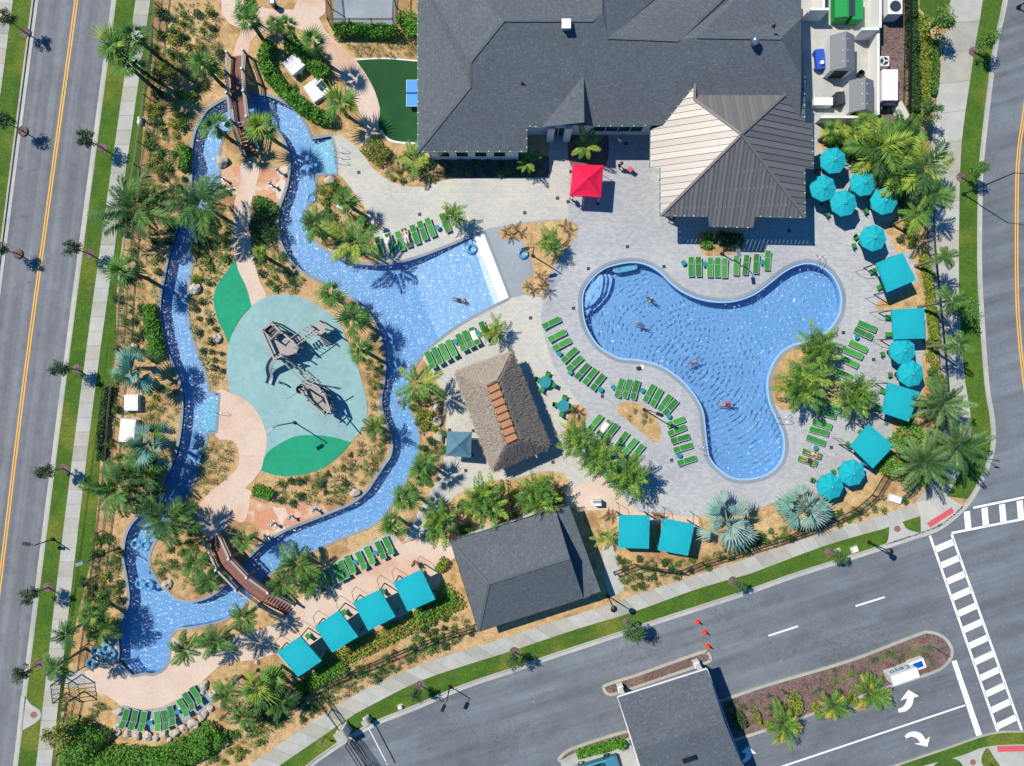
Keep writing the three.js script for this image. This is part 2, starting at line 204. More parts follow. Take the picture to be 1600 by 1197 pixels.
// ---------- the setting: ground, water, decks, roads ----------
console.log('ground');
const TOP = 0.12;                                    // level of the resort ground; roads lie at 0
const RIVER_OUT = [[301,260],[301,235],[305,210],[312,194],[323,175],[338,164],[353,156],[374,150],[395,148],[420,151],[442,160],[456,169],[467,181],[480,200],[486.5,218,1],[518,213,1],[523,238],[526.6,272,1],[494,272,1],[492.5,300],[489,313],[480,322],[477.5,338],[480,358],[493,380],[513,395],[540,408],[575,414],[613,413],[650,404],[701,385],[756,362.5,1],[796,465.5,1],[776,475],[728,500.5],[701,518],[676,538],[658,556],[647,573],[641,590],[638,610],[639,633],[644,650],[651,665],[654,683],[653,705],[648,720],[638,740],[631,755],[621,773],[610.5,790],[596,808],[576,822],[550,833],[525,843],[500,855],[463,870],[432,888],[413,905],[392,930],[382,944],[368,957],[350,967],[326,974],[301,979],[281,981],[271,987],[266,997],[266,1010],[263,1032],[255,1045],[240,1052],[226,1051],[208,1055,1],[185.5,1033,1],[187,1017],[186,992],[190.5,970],[200.5,950],[203,930],[199,900],[194,871],[197,841],[205.5,821],[218,806],[238,786],[251,768],[263,740],[276,708],[282,683],[286,650],[286,618],[281,592],[271,568],[261,543],[253,506],[252,470],[258,435],[266,395],[276,363],[286,333],[298,300]];
const RIVER_IN = [[343,255],[342,240],[346,222],[353,209],[370,196],[400,190],[424,195],[436,206],[445,220],[451,238],[454,262],[451,285],[446,303],[438,325],[435,350],[439,375],[450,400],[468,420],[500,438],[530,453],[556,469],[575,488],[590.5,511],[599,538],[603,571],[600.5,600],[597,618],[597,635],[601,650],[610.5,675],[614,693],[610.5,713],[600.5,728],[586,750],[573,769],[550,787],[520,800],[488,813],[450,828],[420,845],[400,861],[385,877],[372,893],[358,909],[342,924],[320,936],[296,941],[276,936],[256,920],[243,903],[235,887],[233,872],[237,855],[247,838],[270,813],[283,793],[293,775],[306,745],[316,713],[322,690],[323,678,1],[338,675,1],[342,615,1],[327,614,1],[324,597],[318,576],[308,551],[298,518],[293,485],[294.5,450],[301,408],[308,385],[318,355],[328,325],[342,295]];
const POOL = [[908,475],[910,455],[920,438],[940,420],[963,411.5],[990,408],[1013,413],[1033,425],[1050,442],[1068,455],[1091,465],[1118,470],[1146,469],[1176,459],[1200,442],[1220,426],[1242,414],[1265,410],[1288,418],[1305,435],[1315,460],[1314,486],[1303,508],[1285,525],[1261,535],[1238,541],[1220,553],[1206,575],[1200,600],[1204,630],[1215,655],[1225,680],[1226,705],[1219,725],[1200,742],[1171,750],[1143,748],[1123,735],[1108,718],[1103,700],[1099,665],[1096,643],[1086,622],[1068,600],[1046,582],[1025,571],[995,564],[970,562],[950,553],[933,541],[920,523],[911,501]];
const orient = l => { let a = 0; for (let i = 0; i < l.length; i++) { const p = l[i], q = l[(i + 1) % l.length]; a += p.x * q.y - q.x * p.y; } return a > 0 ? l.slice().reverse() : l; };   // positive offsets then point outwards
const riverOut = orient(plan(smooth(RIVER_OUT, true, 4))), riverIn = orient(plan(smooth(RIVER_IN, true, 4))), pool = orient(plan(smooth(POOL, true, 5)));
const evaluator = new Evaluator(); evaluator.useGroups = false; evaluator.attributes = ['position', 'normal', 'uv'];
const cutter = pts => { const b = new Brush(slabGeo(pts, 3, 6)); b.updateMatrixWorld(); return b; };
const riverCut = new Brush(slabGeo(riverOut, 3, 6, [riverIn])); riverCut.updateMatrixWorld();
const poolCut = cutter(pool), riverWhole = cutter(riverOut);
function carve(g, cuts) { let b = new Brush(g); b.updateMatrixWorld(); for (const c of cuts) { b = evaluator.evaluate(b, c, SUBTRACTION); b.updateMatrixWorld(); } const o = b.geometry; o.clearGroups(); return worldUV(o); }
// kerb lines, read along the road edge
const KERB_SITE = [[1608,-200],[1575,0],[1561,65],[1549,150],[1538,250],[1535.5,300],[1534.5,400],[1537,475],[1546,600],[1554,650],[1556,690],[1550,720],[1534,758],[1518,785],[1501,804],[1476,824],[1451,836],[1375,861],[1325,877],[1240,904],[1161,932],[1013,980],[963,997],[893,1020],[845,1036],[800,1052],[726,1077],[651,1109],[593,1132],[550,1155],[513,1180],[490,1197],[420,1258],[330,1340]];
const KERB_L = [[200,-195],[174,0],[134,300],[95,600],[57,900],[20,1197],[-6,1400]];
const KERB_LL = [[86,-195],[60,0],[21,300],[-17,600],[-55,900],[-92,1197],[-118,1400]];
const KERB_C = [[1330,1228],[1418,1197],[1483,1175],[1533,1157.5],[1563,1151],[1600,1150],[1720,1150]];
const kSite = plan(smooth(KERB_SITE, false, 5)), kL = plan(smooth(KERB_L, false, 5)), kLL = plan(smooth(KERB_LL, false, 5)), kC = plan(smooth(KERB_C, false, 5));
const back = (l, o) => offsetLine(l, o, false);
const rect = [[-3600,-3600],[5200,-3600],[5200,4800],[-3600,4800]].map(p => at(...p)).map(a => new THREE.Vector2(a.x, a.z));
struct('ground', carve(slabGeo(rect, 0, 0.4), [riverWhole, poolCut]), M.grass, 'wide flat grassy ground around the resort', 'ground');
{ // raised planting ground of the resort
  const top = [at(195, -230), at(1560, -230)].map(a => new THREE.Vector2(a.x, a.z));
  const pts = [...back(kL, -0.6).reverse(), ...back(kSite, 0.6).slice(2), ];
  struct('planting_ground', carve(slabGeo(pts, TOP, 0.3), [riverWhole, poolCut]), M.mulch, 'tan mulch planting ground around the pools', 'mulch ground');
  struct('island_ground', slabGeo(riverIn, TOP, 1.3), M.mulch, 'tan mulch island inside the lazy river', 'mulch ground');
}
// ---- roads and kerbs
const roadL = new THREE.Group(); roadL.name = 'road'; tag(roadL, 'straight two lane road along the left edge with double yellow line', 'road', null, 'structure');
{ const g = bandGeo(kL, 0, 7.62, -0.02, 0.006), ps = g.attributes.position, uv = g.attributes.uv; const o = kL[0], e = kL[kL.length - 1], d = e.clone().sub(o).normalize(); for (let i = 0; i < ps.count; i++) { const x = ps.getX(i) - o.x, z = ps.getZ(i) - o.y; uv.setXY(i, x * d.x + z * d.y, 0.2 + Math.abs(x * d.y - z * d.x)); } part('asphalt', g, M.asphalt, roadL); }
const roadR = new THREE.Group(); roadR.name = 'road'; tag(roadR, 'gate road and right hand road meeting at the junction', 'road', null, 'structure');
part('asphalt', sheetGeo([...kSite, ...[[330,1700],[2300,1700],[2300,-200]].map(p => at(...p)).map(a => new THREE.Vector2(a.x, a.z))], 0.006), M.asphalt2, roadR);
function kerb(l, s, label) {
  const g = new THREE.Group(); g.name = 'kerb'; tag(g, label, 'kerb', null, 'structure');
  part('gutter', bandGeo(l, 0, s * 0.42, -0.02, 0.024), M.concrete, g); part('kerb_stone', bandGeo(l, s * 0.42, s * 0.6, -0.05, 0.15), M.kerb, g);
}
kerb(kSite, 1, 'pale concrete kerb round the pool site and street corner'); kerb(kL, -1, 'concrete kerb on the pool side of the left road'); kerb(kLL, 1, 'concrete kerb on the far side of the left road'); kerb(kC, -1, 'concrete kerb of the lower right street corner');
const verge = (pts, label, y = 0.142, m = M.grass) => struct('grass_verge', sheetGeo(pts, y), m, label, 'grass');
const pav = (a) => plan(smooth(a, false, 5));
const PL_L = pav([[240,-200],[213,0],[170,300],[129,600],[91.5,900],[57.6,1197],[30,1440]]), PL_R = pav([[262,-200],[236,0],[193,300],[151,600],[115,900],[81.5,1197],[54,1440]]);
const PB_U = pav([[1429,785.5],[1410.5,793],[1350,813],[1257.6,840.6],[1200,861],[1091,897],[980,933],[950,945],[900,960],[800,992],[776,1000],[666,1035],[580.5,1072],[533,1098],[488,1127.6],[400,1188],[330,1240]]), PB_D = pav([[1437,806],[1409,815],[1389,823],[1295,850],[1200,885],[1171,896],[1088,920],[985,957],[905,981],[800,1016],[733,1037],[673,1057],[625.6,1077.5],[550,1117.6],[528,1133],[435,1197],[365,1248]]);
const PR_L = pav([[1512,-200],[1484.5,0],[1463,150],[1455.6,213],[1451,250],[1449,362],[1453,425],[1458,475],[1466,538],[1470,600],[1478,650],[1480,690],[1466,735],[1429,785]]), PR_R = pav([[1562,-200],[1534.6,0],[1523,68],[1511,150],[1502,213],[1498,300],[1497,450],[1501,525],[1507,600],[1514,638],[1517,675],[1512,710],[1496,745],[1478,775]]);
verge([...back(kL, -0.6), ...PL_L.slice().reverse()], 'lawn strip between left road and its pavement');
verge([...PL_R, ...pav([[54,1440],[84,1165],[92,1118],[108,1040],[120,970],[134,912],[145,863],[152,800],[157,720],[163,650],[172,598],[182,538],[183,455],[192,375],[200,350],[212,305],[219,270],[224,200],[228,155],[236,110],[240,60],[240,20]]).slice(1)], 'lawn strip between left pavement and mulch bed', 0.138);
verge([...back(kSite, 0.6).slice(80), ...PB_D.slice().reverse()].filter(p => true), 'lawn strip between gate road and its pavement', 0.136);
verge([...PR_R, ...back(kSite, 0.6).slice(2, 66).reverse()], 'lawn strip between right road and its pavement');
verge(plan([[1433,-40],[1492,-40],[1484,4],[1468,26],[1450,30],[1436,14]]), 'small lawn at the top beside the right pavement', 0.134);
verge(back(kLL, 0.6).concat(pav([[-400,1500],[-300,-200]])), 'lawn on the far side of the left road');
verge([...back(kC, -0.6), ...plan([[1720,1500],[1300,1500]])], 'lawn at the lower right street corner', 0.13);
function pavement(L, Rr, step, label) {
  const g = new THREE.Group(); g.name = 'pavement'; tag(g, label, 'pavement', null, 'structure');
  part('bedding', sheetGeo([...L, ...Rr.slice().reverse()], 0.146), M.joint, g);
  const res = l => { const c = new THREE.CatmullRomCurve3(l.map(p => V(p.x, 0, p.y))); return c; }, cl = res(L), cr = res(Rr), n = Math.round(cl.getLength() / step);
  for (let i = 0; i < n; i++) {
    const e = 0.014 / step, a = cl.getPointAt((i + e) / n), b = cl.getPointAt((i + 1 - e) / n), c = cr.getPointAt((i + 1 - e) / n), d = cr.getPointAt((i + e) / n);
    if (Math.max(a.z, b.z) < -43 || Math.min(a.z, b.z) > 43 || Math.abs(a.x) > 62) continue;
    const m = part('paving_slab', slabGeo([a, b, c, d].map(p => new THREE.Vector2(p.x, p.z)), 0.165 + rr(-0.003, 0.003), 0.06), i % 3 ? (i % 5 ? M.slabA : M.slabB) : M.slabC, g);
  }
}
M.slabA = mat({ map: T.concrete, color: 0xfdfdfb }); M.slabB = mat({ map: T.concrete, color: 0xe6e5e0 }); M.slabC = mat({ map: T.concrete, color: 0xf4f0e8 });
pavement(PL_L, PL_R, 1.52, 'straight slab pavement beside the left road'); pavement(PB_U, PB_D, 1.6, 'curving slab pavement along the gate road'); pavement(PR_L, PR_R, 3.2, 'broad slab pavement beside the right road');
pavement(pav([[20,-200],[-6,0],[-45,300]]), pav([[48,-200],[22,0],[-20,310]]), 1.52, 'slab pavement in the upper left corner');
const flat = (name, pts, y, m, label, cat, cuts) => struct(name, cuts ? carve(slabGeo(plan(pts), y, 0.06), cuts) : sheetGeo(plan(pts), y), m, label, cat);
flat('kerb_ramp', [[1429,785],[1478,775],[1504,790],[1499,801],[1476,819],[1438,833],[1437,805]], 0.15, M.concrete, 'concrete kerb ramp at the street corner', 'kerb ramp');
flat('tactile_strip', [[1447,817],[1486,792],[1489.5,800],[1452,824]], 0.158, M.redPad, 'red tactile strip on the upper street corner ramp', 'tactile strip');
flat('drain_apron', smooth([[1389,821,1],[1399,815],[1409,816],[1414,824],[1423,829],[1437,832,1],[1437,839,1],[1376,859,1],[1386,844]]), 0.150, M.concrete, 'concrete storm drain apron near the street corner', 'concrete apron');
flat('drain_apron', smooth([[40,1086,1],[49,1099],[63,1109],[65,1119],[56,1129],[35,1141,1],[28,1141,1],[34,1086,1]]), 0.150, M.concrete, 'concrete storm drain apron on the left lawn strip', 'concrete apron');
flat('corner_pad', smooth([[1430,1199,1],[1500,1180],[1540,1166],[1600,1162],[1720,1160,1],[1720,1400,1],[1400,1400,1]]), 0.14, M.concrete, 'concrete pavement of the lower right corner', 'pavement');
flat('grass_verge', smooth([[1452,1200,1],[1468,1188],[1484,1184],[1497,1188],[1507,1200,1]]), 0.146, M.grass, 'small round lawn patch at the lower right corner', 'grass');
flat('grass_verge', smooth([[1532,1186],[1541,1168],[1552,1182],[1562,1200],[1540,1200]]), 0.146, M.grass, 'small lawn wedge beside lower corner ramp', 'grass');
flat('tactile_strip', [[1556,1165],[1600,1164],[1600,1173],[1558,1174]], 0.148, M.redPad, 'red tactile strip on the lower street corner ramp', 'tactile strip');
// traffic islands
function island(pts, label, hole) {
  const l = orient(plan(smooth(pts, true, 5))); const g = new THREE.Group(); g.name = 'traffic_island'; tag(g, label, 'traffic island', null, 'structure');
  part('kerb_stone', bandGeo(l, 0, -0.3, 0, 0.15, true), M.kerb, g); part('bark_bed', sheetGeo(offsetLine(l, -0.28, true), 0.12), M.bark, g); return g;
}
island([[1090,1104],[1126,1092],[1200,1067],[1325,1030],[1430,990],[1451,985],[1471,991],[1484,1004],[1489,1020],[1481,1037],[1458,1052],[1385,1076],[1275,1115],[1200,1141],[1140,1160],[1100,1172]], 'long planted median island with brown bark and entrance sign');
island([[941,1076],[948,1067],[1000,1050],[1094,1017],[1107,1018],[1111.5,1027],[1106,1036],[1050,1056],[970,1083],[950,1086]], 'narrow bark filled island in front of the gatehouse');
island([[871,1186],[884,1172],[913,1160],[980,1140],[990,1150],[960,1166],[905,1178],[880,1190]], 'small curved island at the gatehouse parking bay');
flat('parking_bay', [[876,1192],[905,1178],[960,1166],[982,1158],[990,1170],[1000,1200],[1010,1260],[895,1260]], 0.02, M.concrete, 'pale concrete parking bay beside the gatehouse', 'parking bay');
// road markings
const mark = (name, pts, parent = roadR, m = M.paint) => part(name, sheetGeo(plan(pts), 0.011), m, parent);
function lineMark(name, a, b, w, parent, m) { const A = new THREE.Vector2(...a), B = new THREE.Vector2(...b), n = B.clone().sub(A).normalize(), o = [-n.y * w / 2, n.x * w / 2]; mark(name, [[a[0] + o[0], a[1] + o[1]], [b[0] + o[0], b[1] + o[1]], [b[0] - o[0], b[1] - o[1]], [a[0] - o[0], a[1] - o[1]]], parent, m); }
const mid = plan(smooth([[144,-195],[119,0],[78,300],[37.5,600],[1,900],[-36,1197]], false, 5));
part('yellow_line', bandGeo(mid, 0.06, 0.19, 0.007, 0.011), M.yellow, roadL); part('yellow_line', bandGeo(mid, -0.06, -0.19, 0.007, 0.011), M.yellow, roadL);
const midR = plan(smooth([[1640,-100],[1602,165],[1592,238],[1589,300],[1589,450],[1593,525],[1600,590],[1612,680]], false, 5));
part('yellow_line', bandGeo(midR, 0.06, 0.19, 0.007, 0.011), M.yellow, roadR); part('yellow_line', bandGeo(midR, -0.06, -0.19, 0.007, 0.011), M.yellow, roadR);
lineMark('lane_dash', [1337,947], [1382.5,933], 2.6); lineMark('lane_dash', [1201,993.5], [1247,978.5], 2.6); lineMark('lane_line', [1150,1222], [1508,1102], 2.6);
mark('stop_line', [[1487,1033.5],[1494.5,1031.5],[1537,1155],[1528,1157.5]]);
lineMark('crosswalk_edge', [1453,837], [1561.5,1150], 3.6); lineMark('crosswalk_edge', [1487,835], [1598,1145], 3.6);
for (let i = 0; i < 12; i++) { const t = (7 + i * 26.6) / 331, w = 10 / 331; const L = s => [1453 + 108.5 * s, 837 + 313 * s], Q = s => [1487 + 111 * s, 835 + 310 * s]; const k = 0.035; if (t + w > 1) break; mark('crosswalk_bar', [L(t + k), Q(t), Q(t + w), L(t + w + k)].map(p => p)); }
lineMark('crosswalk_edge', [1521,793.5], [1640,769], 3.4); lineMark('crosswalk_edge', [1487,833], [1640,803], 3.4);
for (let i = 0; i < 5; i++) { const u = 1506 + i * 27.5; mark('crosswalk_bar', [[u, 796 - (u - 1521) * 0.2 + 1], [u + 9.5, 794 - (u - 1521) * 0.2 + 1], [u + 12, 826 - (u - 1487) * 0.2 + 5], [u + 2.5, 828 - (u - 1487) * 0.2 + 5]]); }
mark('turn_arrow', smooth([[1403,1108,1],[1404.5,1113.5,1],[1416,1111],[1425,1102],[1428,1090,1],[1436,1088,1],[1419.5,1078,1],[1407,1094.5,1],[1418,1091,1],[1415,1099],[1410,1105]], true, 4));
mark('turn_arrow', smooth([[1413.5,1150,1],[1416,1154,1],[1424,1151],[1433,1154],[1438,1161,1],[1428.5,1162,1],[1449,1167,1],[1453,1151,1],[1446.5,1156,1],[1440,1147],[1430,1143],[1420,1145]], true, 4));
mark('turn_arrow', smooth([[1158,1190,1],[1164,1192,1],[1172,1186],[1175,1177,1],[1182,1178,1],[1169,1166,1],[1158,1176,1],[1166,1177,1],[1164,1184]], true, 4));
for (const [u, v, r, lab] of [[1401,826,5,'round drain lid in the concrete apron near the crossing'],[54,1116,5,'round drain lid in the apron beside left road'],[1519,1190,4.5,'round drain lid at the lower right corner']]) { const g = new THREE.CylinderGeometry(r / UNIT, r / UNIT, 0.03, 24); const m = part('manhole_lid', g, M.lid, null, at(u, v)); m.position.y = 0.16; tag(m, lab, 'manhole lid', 'drain lids'); }

// ---- lazy river and lagoon
const LV = 0.0;                                       // water level
function basin(label, outline, holes, floorY) {
  const g = new THREE.Group(); g.name = 'pool_basin'; tag(g, label, 'pool', null, 'structure');
  part('floor', sheetGeo(outline, floorY, holes), M.poolFloor, g);
  for (const l of [outline, ...holes]) part('side_wall', wallGeo(l, floorY, TOP), M.poolWall, g);
  return g;
}
const river = basin('blue tiled basin of the lazy river and lagoon', riverOut, [riverIn], -0.86);
part('coping', bandGeo(riverOut, -0.06, 0.24, TOP - 0.05, TOP + 0.045, true), M.coping, river); part('coping', bandGeo(riverIn, 0.06, -0.24, TOP - 0.05, TOP + 0.045, true), M.coping, river);
struct('river_water', sheetGeo(riverOut, LV, [riverIn]), M.water, 'rippled blue water of the lazy river', 'water');
{ // sloping beach entry
  const A = at(756, 362.5), B = at(796, 465.5), d = B.clone().sub(A).setY(0).normalize(), n = V(d.z, 0, -d.x); if (n.x > 0) n.negate();
  const slope = (p2, lift) => { const g = sheetGeo(p2, 0), p = g.attributes.position; for (let i = 0; i < p.count; i++) { const q = V(p.getX(i) - A.x, 0, p.getZ(i) - A.z).dot(n); p.setY(i, TOP - 0.115 * q + lift); } g.computeVertexNormals(); return g; };
  const lag = plan(smooth([[756,362.5,1],[796,465.5,1],[776,475],[728,500.5],[701,518],[676,538],[662,552,1],[600,418,1],[613,413],[650,404],[701,385]], true, 4));
  part('beach_ramp', slope(lag, 0), M.beachFloor, river);
  part('beach_entry', slope(plan([[755,363],[795.5,465],[773,475],[764,455],[752,420],[737,371]]), 0.006), M.plaster, river);
}
// shallow step alcoves
const alc = (pts, dir, n) => { const g = new THREE.Group(); const l = plan(pts); for (let k = 0; k < n; k++) { const t0 = k / n, p = (a, b, t) => a.clone().lerp(b, t); const q = [p(l[0], l[1], t0), l[1], l[2], p(l[3], l[2], t0)]; part('pool_step', slabGeo(q, -0.62 + k * 0.62 / n - 0.04, 0.2), M.alcove, river); } };
alc([[480,228],[518,214],[526,271],[488,274]], 0, 4); alc([[312,632],[341.5,616],[338,674],[310,672]], 0, 4);
{ const l = plan([[209,1035],[190,1031],[208,1054],[222,1050]]); for (let k = 0; k < 4; k++) { const t = k / 4, q = [l[0].clone().lerp(l[1], t), l[1], l[2], l[3].clone().lerp(l[2], t)]; part('pool_step', slabGeo(q, -0.7 + k * 0.17, 0.25), M.rimTile, river); part('step_edge', slabGeo([q[0], q[0].clone().lerp(q[1], 0.18), q[3].clone().lerp(q[2], 0.18), q[3]], -0.694 + k * 0.17, 0.02), M.stepEdge, river); } }
// ---- main pool
const mainPool = basin('free form swimming pool with pale tiled rim', pool, [], -1.25);
part('coping', bandGeo(pool, 0.0, 0.34, TOP - 0.05, TOP + 0.045, true), M.coping, mainPool); part('rim_ledge', bandGeo(pool, 0.0, -0.2, -0.35, TOP - 0.02, true), M.rimTile, mainPool);
struct('pool_water', sheetGeo(pool, LV), M.poolWater, 'rippled blue water of the main pool', 'water');
{ // curved entry steps on the left
  const arcs = [[[912,480],[922,479],[932,472],[941,458],[944,430],[930,430],[914,452]], [[912,484],[918,494],[927,480],[938,470],[948,455],[950,428],[930,428],[912,452]], [[913,484],[919,510],[927,531],[922,494],[934,482],[945,470],[955,455],[958,428],[930,424],[911,452]]];
  arcs.forEach((a, k) => { const l = plan(smooth(a, true, 4)); part('pool_step', slabGeo(l, -0.3 - 0.25 * k, 0.25), M.rimTile, mainPool); const o = orient(l); part('step_edge', bandGeo(o, 0.0, -0.1, -0.3 - 0.25 * k, -0.295 - 0.25 * k, true), M.stepEdge, mainPool); });
  part('pool_bench', slabGeo(plan(smooth([[960,414],[990,411],[997,418],[985,422],[962,425]], true, 4)), -0.4, 0.4), M.alcove, mainPool);
}
// ---- decks
const D = TOP + 0.03, cutAll = [riverWhole, poolCut];
flat('deck', [[518,212],[535,213],[550,223],[565,238],[580,261],[600,278],[620,288],[640,293],[665,292],[688,283],[708,280],[800,278],[852,278],[858,272],[858,200],[888,200],[888,344],[868,343],[839,345],[811,348.5],[785,353.5],[768,356],[754,361],[740,375],[701,395],[650,415],[613,423],[592,420],[592,396],[588,378],[582,359],[576,339],[568,321],[556,305],[541,285],[527,268],[515,240]], D, M.cream, 'cream paver deck north of the lagoon', 'deck', [riverWhole]);
flat('deck', [[770,474],[796,466],[819,461],[846,465],[848,470],[845,495],[852,533],[865,573],[883,600],[905,631],[905,660],[925,700],[935,735],[918,752],[889,763],[888,750],[882,740],[865,736],[843,737],[800,749],[765,751],[736,763],[717,771],[697,788],[680,815],[660,838],[632,846],[642,822],[659,790],[676,763],[690,734],[695,710],[697,676],[697,640],[690,608],[676,582],[659,558],[660,545],[690,510],[728,490]], D, M.cream, 'cream paver deck around the thatched hut', 'deck', [riverWhole]);
flat('deck', [[888,160],[1290,160],[1276,232],[1295,238],[1324,257],[1350,275],[1372,290],[1403,322],[1395,345],[1375,348],[1390,374],[1400,396],[1420,392],[1434,440],[1390,465],[1370,472],[1375,484],[1446,480],[1448,535],[1440,560],[1443,600],[1438,615],[1420,662],[1392,655],[1398,697],[1366,733],[1345,755],[1300,778],[1265,768],[1230,774],[1200,789],[1163,800],[1101,806],[1081,808],[1038,801],[1000,800],[985,788],[960,765],[935,735],[925,700],[905,660],[905,631],[883,600],[865,573],[852,533],[845,495],[848,470],[862,455],[880,430],[896,398],[903,372],[905,355],[888,344]], D + 0.004, M.grey, 'grey paver deck around the main pool', 'deck', [poolCut]);
flat('beach_apron', [[754,361],[768,356],[785,353.5],[811,348.5],[839,345],[868,343],[888,344],[905,355],[903,372],[896,398],[880,430],[862,455],[846,465],[819,461],[796,466],[780,470]], D + 0.008, M.slate, 'blue grey concrete apron behind the beach entry', 'deck', [riverWhole]);
flat('deck', [[880,763],[918,752],[935,735],[960,765],[985,788],[1000,800],[1090,808],[1092,822],[965,818],[962,797],[905,797],[885,790]], D - 0.004, M.pink, 'sandy pink deck beside the restroom building', 'deck');
flat('deck', [[135,1076],[135,1048],[154,1044],[175,1020],[180,985],[266,990],[290,1010],[322,1012],[345,1005],[370,993],[394,988],[432,973],[455,950],[474,932],[482,915],[494,896],[520,880],[614,832],[630,850],[660,839],[703,842],[712,870],[690,885],[683,936],[637,958],[600,975],[576,987],[545,1005],[520,1021],[503,1033],[466,1058],[432,1020],[407,1029],[370,1034],[345,1039],[330,1052],[305,1074],[282,1090],[255,1104],[224,1108],[192,1103],[165,1084]], D, M.pink, 'pink stamped concrete deck along the lower river', 'deck', [riverWhole]);
flat('lounger_pad', [[492,894],[612,829],[621,845],[500,906]], D + 0.006, M.concrete, 'pale strip under the riverside lounger row', 'deck');
flat('lounger_pad', smooth([[190,1102],[187,1132],[205,1137],[235,1140],[262,1138],[290,1126],[318,1109],[333,1094],[311,1069],[282,1090],[255,1104],[224,1108]]), D + 0.004, M.slate, 'grey curved pad under the lower left loungers', 'deck');
flat('path', [[346,-60],[346,0],[348,22],[358,37],[378,47],[369,72],[364,90],[388,90],[392,67],[402,55],[418,46],[440,40],[468,45],[488,57],[505,83],[522,110],[540,133],[556,160],[566,186],[571,208],[560,222],[575,240],[590,215],[594,170],[586,143],[573,118],[555,93],[530,70],[508,48],[499,29],[508,22],[511,0],[520,-60],[466,-60],[466,0],[459,16],[435,15],[417,14],[395,8],[372,-5],[372,-60]], D - 0.006, M.pink, 'sandy path from the top edge past the turf lawn', 'path');
flat('turf', smooth([[556,93,1],[600,91],[660,95,1],[660,223,1],[626,222],[608,217],[593,200],[594,170],[586,143],[573,118]]), D - 0.002, M.turf, 'dark green artificial turf beside the clubhouse', 'turf');
struct('turf_edging', bandGeo(plan(smooth([[650,223],[626,222],[608,217],[596,203]], false, 5)), 0, -0.2, TOP, D + 0.02), M.plaster, 'cream edging strip below the turf', 'edging');
struct('turf_edging', bandGeo(plan(smooth([[556,93],[600,91],[655,95]], false, 5)), 0, 0.15, TOP, D + 0.02), M.plaster, 'cream edging strip above the turf', 'edging');
flat('sport_court', [[522,-60],[522,47.5],[619,47.5],[617,-60]], D, M.slate, 'pale grey fenced sport court at the top edge', 'court');
flat('path', smooth([[378,256],[405,258],[402,285],[396,307],[393,320],[392,347],[393,384],[397,407],[407,440],[418,466],[400,478],[392,480],[384,452],[375,428],[368,404],[364,372],[366,340],[367,320],[371,300],[377,280]], true, 3), D + 0.004, M.pink, 'sandy island path from the upper bridge to the playground', 'path');
flat('patio', smooth([[341,266],[362,262],[378,258],[410,262],[430,266],[456,255],[456,285],[446,306],[437,318],[420,311],[397,306],[370,304],[350,301],[342,300]], true, 3), D, M.flag, 'coloured flagstone splash patio below the upper bridge', 'patio', [riverCut]);
flat('patio', smooth([[388,778],[422,790],[440,793],[460,788],[475,781],[500,785],[514,800],[512,815],[480,830],[450,842],[420,862],[412,845],[405,825],[388,815],[372,812],[378,795]], true, 3), D, M.flag, 'coloured flagstone splash patio by the lower bridge', 'patio', [riverCut]);
flat('path', smooth([[339,612],[363,615],[376,620],[393,633],[407,652],[416,675],[417.5,694],[414,717],[407,736],[395,752],[385,762],[394,768],[391,778],[388,800],[380,816],[363,812],[350,835],[338,842],[318,832],[311,809],[313,788],[328,771],[359,744],[374,725],[372,700],[363,688],[337,680]], true, 3), D + 0.004, M.pink, 'sandy island path from the river steps to the lower bridge', 'path', [riverCut]);
flat('play_surface', smooth([[355,566],[358,538],[368,513],[386,488],[402,472],[420,463],[443,460],[470,464],[493,475],[513,488],[528,500],[540,525],[550,550],[560,576],[567,600],[573,625],[573,655],[561,678],[548,691],[535,708],[510,728],[483,739],[450,744],[423,740],[409,735],[414,717],[417,694],[416,675],[407,652],[393,633],[376,620],[360,612],[356,590]], true, 3), D + 0.008, M.teal, 'pale teal rubber playground surface', 'play surface');
flat('play_surface', smooth([[409,735,1],[416,710],[438,693],[465,681],[498,680],[525,684],[549,691,1],[535,708],[510,728],[483,739],[450,744],[423,740]], true, 5), D + 0.013, M.green, 'green rubber lens at the lower edge of the playground', 'play surface');
flat('play_surface', smooth([[368.5,405,1],[351,430],[338,450],[334.6,473],[341,500],[351,520],[358,538,1],[367,513],[380,493],[394,479,1],[386,450],[374,425]], true, 5), D + 0.013, M.green, 'green rubber leaf shape left of the island path', 'play surface');
const bed = (pts, label, m = M.mulch, y = D + 0.012) => flat('planting_bed', smooth(pts, true, 4), y, m, label, 'planting bed');
bed([[779,364],[784,372.6],[797,375],[814,375],[820,382],[827,398],[832,415],[835,427],[824,435],[816,445],[818,456.5],[834,462],[846,461],[854,451],[858,432],[866,418],[880,395],[895,377],[902,363],[900,350],[882,345],[854,345.6],[811,351],[787,356]], 'tan bed behind the beach entry with a bushy palm', M.mulch, D + 0.014);
bed([[1204,583],[1211,568],[1228,552],[1248,541],[1277,528],[1303,553],[1303,583],[1314,616],[1299,638],[1270,626],[1240,640],[1217,638],[1206,620]], 'tan bed on the right side of the main pool');
bed([[963,637.6],[970,629],[985.5,627],[1005.5,635],[1023,650],[1033,673],[1032,685],[1025,691.5],[1015,686.5],[990,665],[970,650]], 'tear shaped tan bed left of the main pool');
bed([[1090,366],[1120,360],[1150,362],[1160,378],[1155,395],[1120,400],[1098,397]], 'small tan bed in front of the pavilion');
bed([[890,640],[903,632],[918,645],[905,672],[884,680]], 'tan bed tip between the hut deck and pool deck');
bed([[1370,474],[1432,452],[1438,476],[1378,485]], 'tan gap between two upper right cabanas');
bed([[690,244],[852,244],[852,277],[714,278],[690,262]], 'dark bark bed along the clubhouse wall', M.bark, TOP + 0.008);
